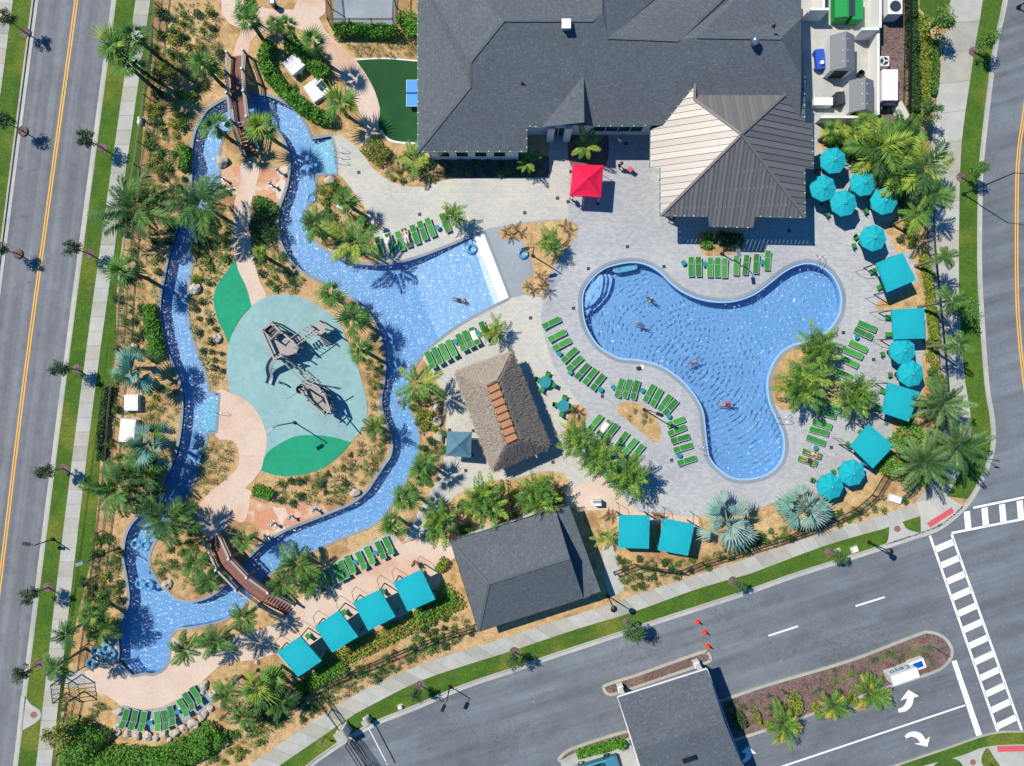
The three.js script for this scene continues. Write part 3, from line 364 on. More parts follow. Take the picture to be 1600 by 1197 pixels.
bed([[893,202],[945,202],[945,262],[893,262]], 'dark bark bed beside the clubhouse entrance', M.bark, D + 0.012);
bed([[1366,-60],[1412,-60],[1411,184],[1366,190]], 'brown bark strip behind the service yard', M.bark, TOP + 0.008);
flat('service_yard', [[1245,-60],[1366,-60],[1366,192],[1262,192],[1256,120]], TOP + 0.014, M.concrete, 'pale concrete service yard behind the clubhouse', 'yard');
flat('path', [[940,855],[957,852],[976,920],[952,938],[945,900]], TOP + 0.014, M.concrete, 'concrete walk from the restroom to the pavement', 'path');
flat('path', [[100,1048],[136,1048],[136,1072],[96,1072]], TOP + 0.014, M.concrete, 'concrete threshold at the left side gate', 'path');
// ---------- buildings ----------
console.log('buildings');
const A3 = (u, v, h) => at(u, v, h);
// clip a 2-D polygon to lo <= x < hi
function clipBand(poly, lo, hi) {
  const half = (P, s, c) => { const o = []; for (let i = 0; i < P.length; i++) { const a = P[i], b = P[(i + 1) % P.length], da = s * (a.x - c), db = s * (b.x - c); if (da >= 0) o.push(a); if (da * db < 0) { const t = da / (da - db); o.push(new THREE.Vector2(lerp(a.x, b.x, t), lerp(a.y, b.y, t))); } } return o; };
  return half(half(poly, 1, lo), -1, hi);
}
// standing seam metal: one mesh per pan, each with a raised seam
function seamPanels(face, width, mats, parent, name = 'roof_panel') {
  const n = new THREE.Vector3(); for (let i = 0; i < face.length; i++) { const a = face[i], b = face[(i + 1) % face.length]; n.x += (a.y - b.y) * (a.z + b.z); n.y += (a.z - b.z) * (a.x + b.x); n.z += (a.x - b.x) * (a.y + b.y); }
  n.normalize(); if (n.y < 0) n.negate();
  const e1 = V(n.z, 0, -n.x).normalize(), e2 = new THREE.Vector3().crossVectors(n, e1), o = face[0];
  const P = face.map(p => new THREE.Vector2(p.clone().sub(o).dot(e1), p.clone().sub(o).dot(e2)));
  const lo = Math.min(...P.map(p => p.x)), hi = Math.max(...P.map(p => p.x)), k = Math.max(1, Math.round((hi - lo) / width)), w = (hi - lo) / k;
  const to = (q, d) => o.clone().addScaledVector(e1, q.x).addScaledVector(e2, q.y).addScaledVector(n, d);
  for (let i = 0; i < k; i++) {
    const c = clipBand(P, lo + i * w + 0.012, lo + (i + 1) * w - 0.012); if (c.length < 3) continue;
    const faces = [c.map(q => to(q, 0.02))];
    const s = clipBand(P, lo + i * w + 0.012, lo + i * w + 0.062); if (s.length >= 3) { faces.push(s.map(q => to(q, 0.09))); for (let j = 0; j < s.length; j++) { const a = s[j], b = s[(j + 1) % s.length]; faces.push([to(a, 0.02), to(b, 0.02), to(b, 0.09), to(a, 0.09)]); } }
    part(name, facesGeo(faces), mats[i % mats.length], parent);
  }
  return n;
}
const BRK = box(0.09, 0.05, 0.09);
function gutterRun(pts, parent, r = 0.08, m = M.gutter, brackets = true) {
  for (let i = 0; i < pts.length - 1; i++) part('gutter', beam(pts[i], pts[i + 1], r * 1.6, r * 1.4), m, parent);
  if (!brackets) return; const g = [];
  for (let i = 0; i < pts.length - 1; i++) { const L = pts[i].distanceTo(pts[i + 1]), k = Math.floor(L / 1.15); for (let j = 0; j <= k; j++) { const p = pts[i].clone().lerp(pts[i + 1], (j + 0.5) / (k + 1)); part('gutter_bracket', BRK, M.white, parent, [p.x, p.y + 0.075, p.z]); } }
}
const walls = (parent, pts, y0, y1, m = M.wall, name = 'wall') => { for (let i = 0; i < pts.length; i++) { const a = pts[i], b = pts[(i + 1) % pts.length]; const d = b.clone().sub(a), L = d.length(), g = new THREE.BoxGeometry(L + 0.2, y1 - y0, 0.2); g.rotateY(-Math.atan2(d.z, d.x)); part(name, g, m, parent, V((a.x + b.x) / 2, (y0 + y1) / 2, (a.z + b.z) / 2)); } };
const glassM = new THREE.MeshPhysicalMaterial({ color: 0x24343c, roughness: 0.08, metalness: 0.1 });

{ // clubhouse with a wide shingle roof
  const b = thing('clubhouse', 'large clubhouse with grey shingle hip roof at the top of the picture', 'building');
  const H = v => 4 + (237 - v) / 205 * 4.5;
  const S = (u, v) => A3(u, v, H(v));
  const nW = [A3(653,-40,4), A3(653,237,4), S(735,135), S(735,97), S(787,32), A3(720,-40,6.4)];
  const nN = [S(787,32), S(927,32), A3(941,20,8.35), A3(941,-40,6.6), A3(720,-40,6.4)];
  const sS = [A3(653,237,4), A3(823,237,4), S(823,196), S(1250,196), S(1252,120), A3(1252,28,5.4), S(1220,60), S(1089,58), S(1060,63), S(950,59), S(927,32), S(787,32), S(735,97), S(735,135)];
  const e1 = [S(927,32), A3(941,20,8.35), A3(941,-40,8.35), A3(1070,-40,5.9), S(950,59)];
  const f1 = [S(950,59), S(1060,63), A3(1170,-40,5.9), A3(1070,-40,5.7)];
  const e2 = [S(1060,63), S(1089,58), A3(1190,-40,5.4), A3(1170,-40,5.9)];
  const f2 = [S(1089,58), S(1220,60), A3(1252,28,5.4), A3(1252,-40,4.6), A3(1190,-40,5.4)];
  const nameF = (f, i) => part('roof', facesGeo([f]), M.shingle, b);
  [nW, nN, sS, e1, f1, e2, f2].forEach(nameF);
  // ridge and hip caps
  const caps = [[S(787,32), S(927,32)], [A3(653,237,4), S(735,135)], [S(735,135), S(735,97)], [S(735,97), S(787,32)], [S(950,59), S(1060,63)], [S(1060,63), A3(1170,-40,5.9)], [S(1089,58), S(1220,60)]];
  for (const [p, q] of caps) part('ridge_cap', beam(p.clone().add(V(0,0.02,0)), q.clone().add(V(0,0.02,0)), 0.26, 0.05), M.shingle, b);
  // entrance gable
  const gA = S(912,117), gB = A3(913,191,H(120)), gL = A3(842,199,4.7), gR = A3(927,196,4.75);
  part('gable_roof', facesGeo([[gA, gB, gL]]), M.shingle, b); part('gable_roof', facesGeo([[gA, gB, gR]]), M.shingle, b); part('gable_wall', facesGeo([[gL, gB, gR].map(p => p.clone().add(V(0, -0.05, -0.4)))]), M.wall, b);
  gutterRun([A3(653,-40,3.95), A3(653,237,3.95), A3(823,237,3.95), A3(823,197,4.8), A3(842,199,4.8)], b); gutterRun([A3(927,197,4.8), A3(1017,197,4.8)], b);
  // walls under the eaves
  const w = (u, v) => { const a = at(u, v, 4); a.y = 0; return a; };
  walls(b, [w(668,-40), w(668,229), w(812,229), w(812,188), w(1240,188), w(1240,-40)], 0.1, 4.1);
  for (const [u, v] of [[862,196],[889,196]]) { const p = w(u, v); part('porch_pier', box(0.7, 3.9, 0.7), M.wall, b, [p.x, 2.05, p.z]); }
  for (const u of [690,720,750,780,940,960,980,1000]) { const p = w(u, u < 820 ? 229 : 188); const f = part('window', box(1.3, 1.5, 0.1), M.white, b, [p.x, 2.2, p.z + 0.12]); part('pane', box(1.14, 1.34, 0.04), glassM, f, [0, 0, 0.06]); }
  { const p = w(875,188), d = part('door', box(1.7, 2.5, 0.1), M.white, b, [p.x, 1.35, p.z + 0.13]); part('pane', box(0.7, 2.1, 0.04), glassM, d, [-0.4, 0, 0.06]); part('pane', box(0.7, 2.1, 0.04), glassM, d, [0.4, 0, 0.06]); }
  { const p = S(884,42), f = thing('roof_vent', 'square white roof vent left of the ridge line', 'roof vent', p); part('vent_box', box(0.75, 0.7, 0.55, 0, 0.2, 0), M.white, f); part('vent_cap', box(0.85, 0.08, 0.9, 0, 0.62, 0), M.white, f); part('vent_slot', box(0.7, 0.3, 0.06, 0, 0.3, 0.31), M.greyMetal, f); }
  { const p = S(1176,69), f = thing('roof_turbine', 'round silver turbine vent on the clubhouse roof', 'roof vent', p); part('vent_neck', new THREE.CylinderGeometry(0.22, 0.25, 0.6, 16).translate(0, 0.2, 0), M.greyMetal, f); const fins = []; for (let i = 0; i < 18; i++) { const a = i / 18 * 6.283, g = new THREE.BoxGeometry(0.03, 0.4, 0.16); g.translate(0, 0, 0.34); g.rotateY(a); fins.push(g); } fins.push(new THREE.SphereGeometry(0.36, 18, 10)); part('vent_head', merge(fins).translate(0, 0.72, 0), M.steel, f); }
  for (const [u, v, l] of [[816,130,'small dark pipe on the left part of the clubhouse roof'],[1209,41,'small dark pipe near the top right roof corner']]) { const m = part('roof_pipe', merge([new THREE.CylinderGeometry(0.07, 0.07, 0.5, 10), new THREE.CylinderGeometry(0.16, 0.2, 0.06, 10).translate(0, -0.15, 0)]), M.black, null, S(u, v).add(V(0, 0.15, 0))); tag(m, l, 'pipe', 'roof pipes'); }
}
{ // pavilion with standing seam metal roof
  const b = thing('pavilion', 'square pavilion with silver grey standing seam metal roof', 'building');
  const e = 4.8, ap = A3(1158,210,8.2), E = (u, v, h = e) => A3(u, v, h);
  const mets = [0x7c7874, 0x817d79, 0x777370].map(c => mat({ color: c, metalness: 0.3, roughness: 0.48 }));
  // true planes: eave square and apex
  const nw = E(1034,120), ne = E(1257,120), se = E(1258,340), sw = E(1032,337);
  const onPlane = (u, v, a, c) => { let h = e; for (let i = 0; i < 12; i++) { const p = at(u, v, h); const n = new THREE.Vector3().crossVectors(a.clone().sub(ap), c.clone().sub(ap)); h = ap.y - (n.x * (p.x - ap.x) + n.z * (p.z - ap.z)) / n.y; } return at(u, v, h); };
  const W = (u, v) => onPlane(u, v, nw, sw), Sx = (u, v) => onPlane(u, v, sw, se), Ex = (u, v) => onPlane(u, v, ne, se), N = (u, v) => onPlane(u, v, nw, ne);
  seamPanels([ap, W(1085,156), W(1086,101), W(1034,156), W(1034,187), W(1017,189), W(1015.5,262), W(1032,262), sw], 0.62, mets, b);
  seamPanels([ap, sw, Sx(1106.5,338), Sx(1108,354), Sx(1177,356), Sx(1180,338), se], 0.42, mets, b);
  seamPanels([ap, se, Ex(1257,263), Ex(1270.5,264), Ex(1269,193), Ex(1257,191.5), ne], 0.62, mets, b);
  seamPanels([ap, ne, N(1233,120), N(1223,125), N(1130,109), N(1130,122), N(1116,125), N(1085,156)], 0.42, mets, b);
  for (const q of [sw, se, ne, W(1085,156)]) part('hip_cap', beam(ap.clone().add(V(0,0.09,0)), q.clone().add(V(0,0.09,0)), 0.24, 0.07), mets[0], b);
  part('ridge_cap', beam(W(1085,156).add(V(0,0.09,0)), W(1086,101).add(V(0,0.09,0)), 0.24, 0.07), mets[0], b);
  part('finial', new THREE.ConeGeometry(0.25, 0.25, 4), mets[2], b, ap.clone().add(V(0,0.2,0)));
  const dn = p => p.clone().add(V(0,-0.03,0));
  gutterRun([sw, Sx(1106.5,338)].map(dn), b); gutterRun([Sx(1108,354), Sx(1177,356)].map(dn), b, 0.07, M.black); gutterRun([Sx(1180,338), se].map(dn), b); gutterRun([se, Ex(1257,263)].map(dn), b); gutterRun([Ex(1270.5,264), Ex(1269,193)].map(dn), b); gutterRun([Ex(1257,191.5), ne].map(dn), b); gutterRun([W(1032,262), sw].map(dn), b); gutterRun([W(1015.5,262), W(1017,189)].map(dn), b); gutterRun([W(1034,187), W(1034,156)].map(dn), b);
  for (const [u, v] of [[1056,316],[1114,318],[1170,318],[1236,314],[1240,256],[1240,200],[1236,140],[1048,256],[1048,196]]) { const p = at(u, v, e); part('column', box(0.5, e - 0.1, 0.5), M.wall, b, [p.x, e / 2, p.z]); }
  part('ceiling', facesGeo([[V(nw.x+0.4,4.5,nw.z+0.4), V(ne.x-0.4,4.5,ne.z+0.4), V(se.x-0.4,4.5,se.z-0.4), V(sw.x+0.4,4.5,sw.z-0.4)]]), M.wall, b);
}
function hipHouse(name, label, cor, eave, ridge, h2, mats, wallIn = 0.5, wallM = M.wall) {
  const b = thing(name, label, 'building'); const [a, c, d, e] = cor.map(p => A3(p[0], p[1], eave)), r1 = A3(ridge[0][0], ridge[0][1], h2), r2 = A3(ridge[1][0], ridge[1][1], h2);
  return { b, a, c, d, e, r1, r2 };
}
{ // restroom building: hip roof on the left, raised strip on the right
  const b = thing('restroom_building', 'grey shingle roofed restroom building beside the gate road pavement', 'building'); const e = 3.3, h = 5.6;
  const a = A3(704,846,e), c = A3(888,789,e), d = A3(938,926,e), f = A3(748,987,e), r1 = A3(764,912,h), pk = A3(890,872,h), gn = A3(868,796,e + 0.1), gs = A3(912,935,e + 0.1);
  for (const F of [[a, gn, pk, r1], [f, gs, pk, r1], [a, f, r1]]) part('roof', facesGeo([F]), M.shingle, b);
  for (const [p, q] of [[r1, pk], [r1, a], [r1, f]]) part('ridge_cap', beam(p.clone().add(V(0,0.02,0)), q.clone().add(V(0,0.02,0)), 0.24, 0.05), M.shingle, b);
  part('gable_wall', facesGeo([[gn, pk, gs].map(p => p.clone().add(V(-0.06, -0.04, 0)))]), M.wall, b);
  part('side_roof', facesGeo([[A3(867,797,e + 0.05), A3(889,789,e - 0.1), A3(939,925,e - 0.1), A3(911,936,e + 0.05)]]), M.shingle, b);
  gutterRun([a, c].map(p => p.clone().add(V(0,-0.05,0))), b, 0.06, M.darkMetal, false); gutterRun([f, d].map(p => p.clone().add(V(0,-0.05,0))), b, 0.06, M.darkMetal, false); gutterRun([a, f].map(p => p.clone().add(V(0,-0.05,0))), b, 0.06, M.darkMetal, false);
  const cen = a.clone().add(c).add(d).add(f).multiplyScalar(0.25), ins = p => { const q = p.clone().lerp(cen, 0.07); q.y = 0; return q; };
  walls(b, [a, c, d, f].map(ins), 0.1, 3.05); const mid = ins(c).lerp(ins(d), 0.7); part('door', box(0.1, 2.1, 1), M.gutter, b, [mid.x + 0.12, 1.15, mid.z]);
}
{ // gatehouse
  const b = thing('gatehouse', 'gatehouse with speckled grey shingle roof between the traffic islands', 'building'); const e = 4.0;
  const a = A3(965,1089,e), c = A3(1104.5,1045,e), d = A3(1163,1204,e), f = A3(1001,1204+45,e), m1 = A3(1005,1225,5.8), r1 = A3(1040,1205,6.2), r2 = A3(1128,1176,6.2);
  const lo = [a, c, A3(1168,1216,e), A3(1020,1262,e)];
  const rA = A3(1020,1170,5.6), rB = A3(1128,1136,5.6);
  part('roof', facesGeo([[a, c, A3(1132,1128,5.2), A3(993,1172,5.2)]]), M.shingle, b); part('roof', facesGeo([[A3(993,1172,5.2), A3(1132,1128,5.2), lo[2], lo[3]]]), M.shingle, b);
  part('fascia', beam(a.clone().add(V(0,-0.08,0)), c.clone().add(V(0,-0.08,0)), 0.1, 0.2), M.white, b); part('fascia', beam(a.clone().add(V(0,-0.08,0)), lo[3].clone().add(V(0,-0.08,0)), 0.1, 0.2), M.white, b); part('fascia', beam(c.clone().add(V(0,-0.08,0)), lo[2].clone().add(V(0,-0.08,0)), 0.1, 0.2), M.white, b);
  part('roof_vent', box(1.3, 0.12, 0.45, 0, 0, 0, 0.3), M.black, b, A3(1077,1187,5.15));
  for (const [u, v, s] of [[968,1071,1],[1086,1034,1],[1000,1215,1],[1130,1180,1]]) { const p = at(u, v); const col = part('column', new THREE.BoxGeometry(0.42, e, 0.42).rotateY(0.3), M.white, b, [p.x, e / 2, p.z]); part('plinth', new THREE.BoxGeometry(0.62, 0.95, 0.62).rotateY(0.3), M.wall, col, [0, -e / 2 + 0.47, 0]); }
  const k = at(1045,1185); const w = part('wall', new THREE.BoxGeometry(5.2, 3.4, 4).rotateY(0.3), M.wall, b, [k.x, 1.7, k.z + 1.2]);
}
{ // thatched hut with copper ridge plates
  const b = thing('thatched_hut', 'thatched bar hut with a row of copper plates on its ridge', 'hut'); const e = 2.7, h = 5.2;
  const c = [[711,582],[800,551],[858,697],[770,736]].map(p => A3(p[0], p[1], e)), L1 = A3(761,604,h), L2 = A3(791,693,h), R1 = A3(777,596,h), R2 = A3(809,686,h);
  // shaggy skin: subdivided faces with uneven courses
  const q = mulberry(5); const facs = [[c[0], L1, L2, c[3]], [c[1], c[2], R2, R1], [c[0], c[1], R1, L1], [c[3], L2, R2, c[2]]];
  facs.forEach((F, fi) => {
    const pos = [], uv = [], nu = 36, nv = 14, A = F[0], B = F[1], C = F[2], Dd = F[3]; const low = fi === 2 || fi === 3; const P = (s, t) => { // s along eave, t up
      const e0 = fi === 0 ? A.clone().lerp(Dd, s) : fi === 1 ? A.clone().lerp(B, s) : fi === 2 ? A.clone().lerp(B, s) : A.clone().lerp(Dd, s); const r0 = fi === 0 ? B.clone().lerp(C, s) : fi === 1 ? Dd.clone().lerp(C, s) : fi === 2 ? Dd.clone().lerp(C, s) : B.clone().lerp(C, s); return e0.lerp(r0, t); };
    const n0 = new THREE.Vector3().crossVectors(P(1, 0).sub(P(0, 0)), P(0, 1).sub(P(0, 0))).normalize(); if (n0.y < 0) n0.negate();
    const grid = []; for (let j = 0; j <= nv; j++) { grid.push([]); for (let i = 0; i <= nu; i++) { const edge = i === 0 || i === nu; const p = P(i / nu, j / nv); if (!edge) p.addScaledVector(n0, (q() - 0.3) * 0.13); if (j === 0) { p.y -= q() * 0.14; const out = V(n0.x, 0, n0.z).normalize(); p.addScaledVector(out, q() * 0.16); } grid[j].push(p); } }
    for (let j = 0; j < nv; j++) for (let i = 0; i < nu; i++) { const a = grid[j][i], b2 = grid[j][i + 1], c2 = grid[j + 1][i + 1], d2 = grid[j + 1][i]; for (const [p, s, t] of [[a,i,j],[b2,i+1,j],[c2,i+1,j+1],[a,i,j],[c2,i+1,j+1],[d2,i,j+1]]) { pos.push(p.x, p.y, p.z); uv.push(s / nu * 9 + fi * 1.3, t / nv * 4); } }
    const g = new THREE.BufferGeometry(); g.setAttribute('position', new THREE.Float32BufferAttribute(pos, 3)); g.setAttribute('uv', new THREE.Float32BufferAttribute(uv, 2)); g.computeVertexNormals(); const roof = part('thatch_roof', g, M.thatch, b);
    // loose straw bundles lying down the slope
    const sp = [], sn = 3200; const down = P(0.5, 0).sub(P(0.5, 1)).normalize(), side = new THREE.Vector3().crossVectors(n0, down);
    for (let k = 0; k < sn; k++) { const t = Math.pow(q(), 1.1) * 0.97, s = q(); const p = P(s, t).addScaledVector(n0, 0.07 + q() * 0.07), L = 0.22 + q() * 0.3, w = 0.02 + q() * 0.03, dd = down.clone().addScaledVector(side, (q() - 0.5) * 0.7).addScaledVector(n0, (q() - 0.25) * 0.35).normalize(), a = p.clone().addScaledVector(side, w), c3 = p.clone().addScaledVector(side, -w), tip = p.clone().addScaledVector(dd, L); sp.push(a.x, a.y, a.z, c3.x, c3.y, c3.z, tip.x, tip.y, tip.z); }
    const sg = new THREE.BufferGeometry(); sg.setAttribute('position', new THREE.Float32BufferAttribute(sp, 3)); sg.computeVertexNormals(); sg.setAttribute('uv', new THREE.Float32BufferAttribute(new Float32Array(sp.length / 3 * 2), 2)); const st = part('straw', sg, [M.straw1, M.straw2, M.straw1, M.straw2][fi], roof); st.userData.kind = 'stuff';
  });
  for (let k = 0; k < 8; k++) { const t0 = k / 8 + 0.008, t1 = (k + 1) / 8 - 0.008; const F = [L1.clone().lerp(L2, t0), L1.clone().lerp(L2, t1), R1.clone().lerp(R2, t1), R1.clone().lerp(R2, t0)]; const cen = F[0].clone().add(F[2]).multiplyScalar(0.5); const d = L2.clone().sub(L1), w = R1.clone().sub(L1); const g = new THREE.BoxGeometry(w.length() * 1.02, 0.06, d.length() / 8 * 0.95); g.rotateX(-0.03); g.rotateY(-Math.atan2(w.z, w.x)); part('ridge_plate', g, M.copper, b, cen.add(V(0, 0.12, 0))); const lip = L1.clone().lerp(L2, k / 8), lip2 = R1.clone().lerp(R2, k / 8); part('plate_clip', beam(lip.add(V(0,0.2,0)), lip2.add(V(0,0.2,0)), 0.1, 0.12), M.trunkDark, b); }
  for (const [s, t] of [[0.1,0.1],[0.9,0.1],[0.9,0.9],[0.1,0.9],[0.5,0.1],[0.5,0.9]]) { const p = c[0].clone().lerp(c[1], s).lerp(c[3].clone().lerp(c[2], s), t); part('post', new THREE.CylinderGeometry(0.13, 0.15, e, 10), M.trunkDark, b, [p.x, e / 2 + 0.1, p.z]); }
  const k = at(785, 640); part('bar_counter', new THREE.BoxGeometry(3, 1.1, 6).rotateY(0.32), M.timber, b, [k.x, 0.65, k.z]);
}
{ // service yard screen walls and sheds
  const w = thing('yard_wall', 'white screen walls around the service yard', 'wall');
  const seg = (a, c, h = 2.2) => { const A = at(...a), B = at(...c), d = B.clone().sub(A), g = new THREE.BoxGeometry(d.length(), h, 0.25); g.rotateY(-Math.atan2(d.z, d.x)); part('wall_panel', g, M.white, w, V((A.x + B.x) / 2, h / 2 + 0.1, (A.z + B.z) / 2)); };
  seg([1358,-40],[1358,60]); seg([1358,60],[1358,190], 1.8); seg([1272,-30],[1272,30]); seg([1252,32],[1280,32]); seg([1330,62],[1356,62]);
  seg([1272,192],[1340,192], 1.6);
  const shed = (u, v, sw, sd, label) => { const p = at(u, v), s = thing('storage_shed', label, 'shed', V(p.x, 0.13, p.z), 0); part('shed_wall', box(sw - 0.15, 1.9, sd - 0.15, 0, 0.95, 0), M.frameGrey, s); const rt = 2.75, e = 1.9, hw = sw / 2; for (const k of [-1, 1]) { const r = part('shed_roof', facesGeo([[V(0, rt, -sd / 2), V(0, rt, sd / 2), V(k * hw, e, sd / 2), V(k * hw, e, -sd / 2)]]), k < 0 ? M.shedA : M.shedA, s); for (let i = 0; i < 3; i++) part('roof_rivet', new THREE.CylinderGeometry(0.07, 0.07, 0.05, 8), M.white, r, [k * 0.22, rt - 0.17, -sd / 2 + (i + 0.6) * sd / 3.2]); } part('gable', facesGeo([[V(0, rt - 0.05, sd / 2 - 0.08), V(-hw + 0.1, e, sd / 2 - 0.08), V(hw - 0.1, e, sd / 2 - 0.08)]]), M.frameGrey, s); const dr = part('double_door', box(1.4, 1.6, 0.06, 0, 0.9, sd / 2 - 0.04), M.darkMetal, s); };
  M.shedA = mat({ color: 0x74777b, roughness: 0.8 });
  shed(1302, 97, 2.5, 3.6, 'grey plastic storage shed nearer the green bins'); shed(1331, 163, 2.5, 3.2, 'grey plastic storage shed beside the white wall by the palms');
}
// ---------- palms, trees, hedges, shrubs ----------
console.log('plants');
R = mulberry(4242);
const leafMat = (c, k = 0.2) => new THREE.MeshPhysicalMaterial({ color: c, roughness: 0.75, transmission: k, thickness: 0, side: THREE.DoubleSide, vertexColors: true });
const LEAF = { sabal: leafMat(0x55822f), sabalDark: leafMat(0x3a672a), queen: leafMat(0x527f27), queenDark: leafMat(0x376324), lime: leafMat(0x86a02e), yellow: leafMat(0xb9ad2e), silver: leafMat(0x86a298, 0.12), teal: leafMat(0x6a998c, 0.15), date: leafMat(0x67894b), areca: leafMat(0x55842a), arecaPale: leafMat(0x88a432), dry: leafMat(0x6f5436), tree: leafMat(0x4a7033), treeDark: leafMat(0x37592c), hedge: leafMat(0x5c9526), hedgeLime: leafMat(0x84952a), shrub: leafMat(0x55832f), shrubDark: leafMat(0x365c28), olive: leafMat(0x878f35), red: leafMat(0x7a2230) };
// collects triangles with a colour per leaf
class Leaves {
  constructor() { this.p = []; this.c = []; }
  tri(a, b, c, k) { this.p.push(a.x, a.y, a.z, b.x, b.y, b.z, c.x, c.y, c.z); for (let i = 0; i < 3; i++) this.c.push(k[0], k[1], k[2]); }
  kite(a, tip, side, w, at2, k) { const m = a.clone().lerp(tip, at2), l = m.clone().addScaledVector(side, w), r = m.clone().addScaledVector(side, -w); this.tri(a, l, tip, k); this.tri(a, tip, r, k); }
  geo() { const g = new THREE.BufferGeometry(); g.setAttribute('position', new THREE.Float32BufferAttribute(this.p, 3)); g.setAttribute('color', new THREE.Float32BufferAttribute(this.c, 3)); g.computeVertexNormals(); return g; }
}
const tone = (lo = 0.62, hi = 1.3) => { const k = rr(lo, hi), h = rr(-0.1, 0.14); return [k * (1 + h), k, k * (1 - h)]; };
// a pinnate frond of length 1 along +x; arch is its lift at the root, sag its droop at the tip
function feather(arch, sag, leaf, pairs, wide = 0.02, yellowTip = 0) {
  const L = new Leaves(), P = [V(0, 0, 0)], n = 10, dirs = []; for (let i = 0; i < n; i++) { const t = i / (n - 1), a = lerp(arch, -sag, t * t * 0.6 + t * 0.4); dirs.push(V(Math.cos(a), Math.sin(a), 0)); P.push(P[i].clone().addScaledVector(dirs[i], 1 / n)); }
  const on = t => { const x = clamp(t, 0, 0.9999) * n, i = Math.floor(x); return [P[i].clone().lerp(P[i + 1], x - i), dirs[i]]; };
  for (let i = 0; i < n; i++) { const w = lerp(0.014, 0.003, i / n); L.tri(P[i].clone().add(V(0, 0, w)), P[i].clone().add(V(0, 0, -w)), P[i + 1], [1.1, 1.05, 0.8]); }
  for (let k = 0; k < pairs; k++) for (const s of [-1, 1]) {
    const t = lerp(0.16, 0.99, (k + rr(0, 0.6)) / pairs), [p, d] = on(t), len = leaf * (0.45 + 0.75 * Math.sin(Math.PI * Math.pow(t, 0.75))) * rr(0.8, 1.1), f = lerp(0.5, 1.15, t);
    const side = V(0, 0, s), dir = side.clone().multiplyScalar(1).addScaledVector(d, f).add(V(0, rr(-0.05, 0.28), 0)).normalize(), tip = p.clone().addScaledVector(dir, len).add(V(0, -len * rr(0.15, 0.45), 0)), c = tone(); if (yellowTip && t > 0.72) { c[0] *= 1.5; c[1] *= 1.1; }
    L.kite(p, tip, d, wide * rr(0.8, 1.2), 0.4, c);
  }
  return L.geo();
}
// a fan frond: stalk then a pleated fan, total length 1
function fan(stalk, blades, spread, lift, sag, split = 0.55) {
  const L = new Leaves(), s0 = V(0, 0, 0), s1 = V(stalk * Math.cos(lift), stalk * Math.sin(lift), 0), w = 0.016; L.tri(s0.clone().add(V(0, 0, w)), s0.clone().add(V(0, 0, -w)), s1, [1.1, 1.05, 0.7]);
  const r = 1 - stalk, fw = V(Math.cos(lift - 0.3), Math.sin(lift - 0.3), 0);
  const ray = (a, len, drop) => s1.clone().addScaledVector(fw, Math.cos(a) * len).add(V(0, -drop, Math.sin(a) * len));
  for (let k = 0; k < blades; k++) {
    const a0 = lerp(-spread, spread, k / blades), a1 = lerp(-spread, spread, (k + 1) / blades), am = (a0 + a1) / 2, rl = r * (1 - 0.22 * Math.abs(am / spread)) * rr(0.88, 1.06), c = tone(0.75, 1.25);
    const m = ray(am, rl * split, -0.012 * (k % 2)), l = ray(a0, rl * split * 0.98, 0.01), q = ray(a1, rl * split * 0.98, 0.01), tip = ray(am, rl, sag * rl * rr(0.6, 1.3));
    L.tri(s1, l, m, c); L.tri(s1, m, q, c); L.tri(l, tip, m, c); L.tri(m, tip, q, c);
  }
  return L.geo();
}
const FR = {
  queen: [feather(0.5, 0.75, 0.28, 22, 0.026), feather(0.3, 0.95, 0.26, 22, 0.026), feather(0.7, 0.5, 0.25, 20, 0.028)],
  coco: [feather(0.4, 0.6, 0.24, 26, 0.024), feather(0.3, 0.8, 0.22, 26, 0.024)],
  date: [feather(0.35, 0.35, 0.17, 30, 0.018), feather(0.25, 0.55, 0.16, 30, 0.018)],
  areca: [feather(0.5, 0.6, 0.19, 12, 0.042), feather(0.3, 0.7, 0.18, 12, 0.042), feather(0.6, 0.35, 0.19, 11, 0.042)],
  broad: [feather(0.4, 0.7, 0.34, 14, 0.035), feather(0.3, 0.9, 0.32, 14, 0.035)],
  medianYellow: [feather(0.4, 0.7, 0.26, 18, 0.024, 1)],
  sabal: [fan(0.34, 8, 0.85, 0.25, 0.2, 0.45), fan(0.28, 8, 1.0, 0.15, 0.35, 0.42), fan(0.4, 7, 0.8, 0.35, 0.1, 0.45), fan(0.2, 7, 0.8, 0.3, 0.15, 0.42)],
  bismarck: [fan(0.45, 12, 1.2, 0.2, 0.15, 0.55), fan(0.5, 11, 1.0, 0.1, 0.3, 0.55), fan(0.3, 12, 1.2, 0.3, 0.12, 0.55)],
};
const ring = (h, r0, r1, bend, seg = 9) => { // ringed tapered trunk, gently bent, base at 0
  const pts = []; const n = 12; for (let i = 0; i <= n; i++) pts.push(i / n); const pos = [], idx = [];
  pts.forEach((t, i) => { const r = lerp(r0, r1, t) * (i === 0 ? 1.25 : 1) * (i % 2 ? 1.06 : 0.97), ox = bend.x * t * t, oz = bend.z * t * t; for (let k = 0; k < seg; k++) { const a = k / seg * 6.2832; pos.push(ox + Math.cos(a) * r, t * h, oz + Math.sin(a) * r); } });
  for (let i = 0; i < n; i++) for (let k = 0; k < seg; k++) { const a = i * seg + k, b = i * seg + (k + 1) % seg, c = a + seg, d = b + seg; idx.push(a, c, b, b, c, d); }
  const g = new THREE.BufferGeometry(); g.setAttribute('position', new THREE.Float32BufferAttribute(pos, 3)); g.setIndex(idx); g.computeVertexNormals(); return g;
};
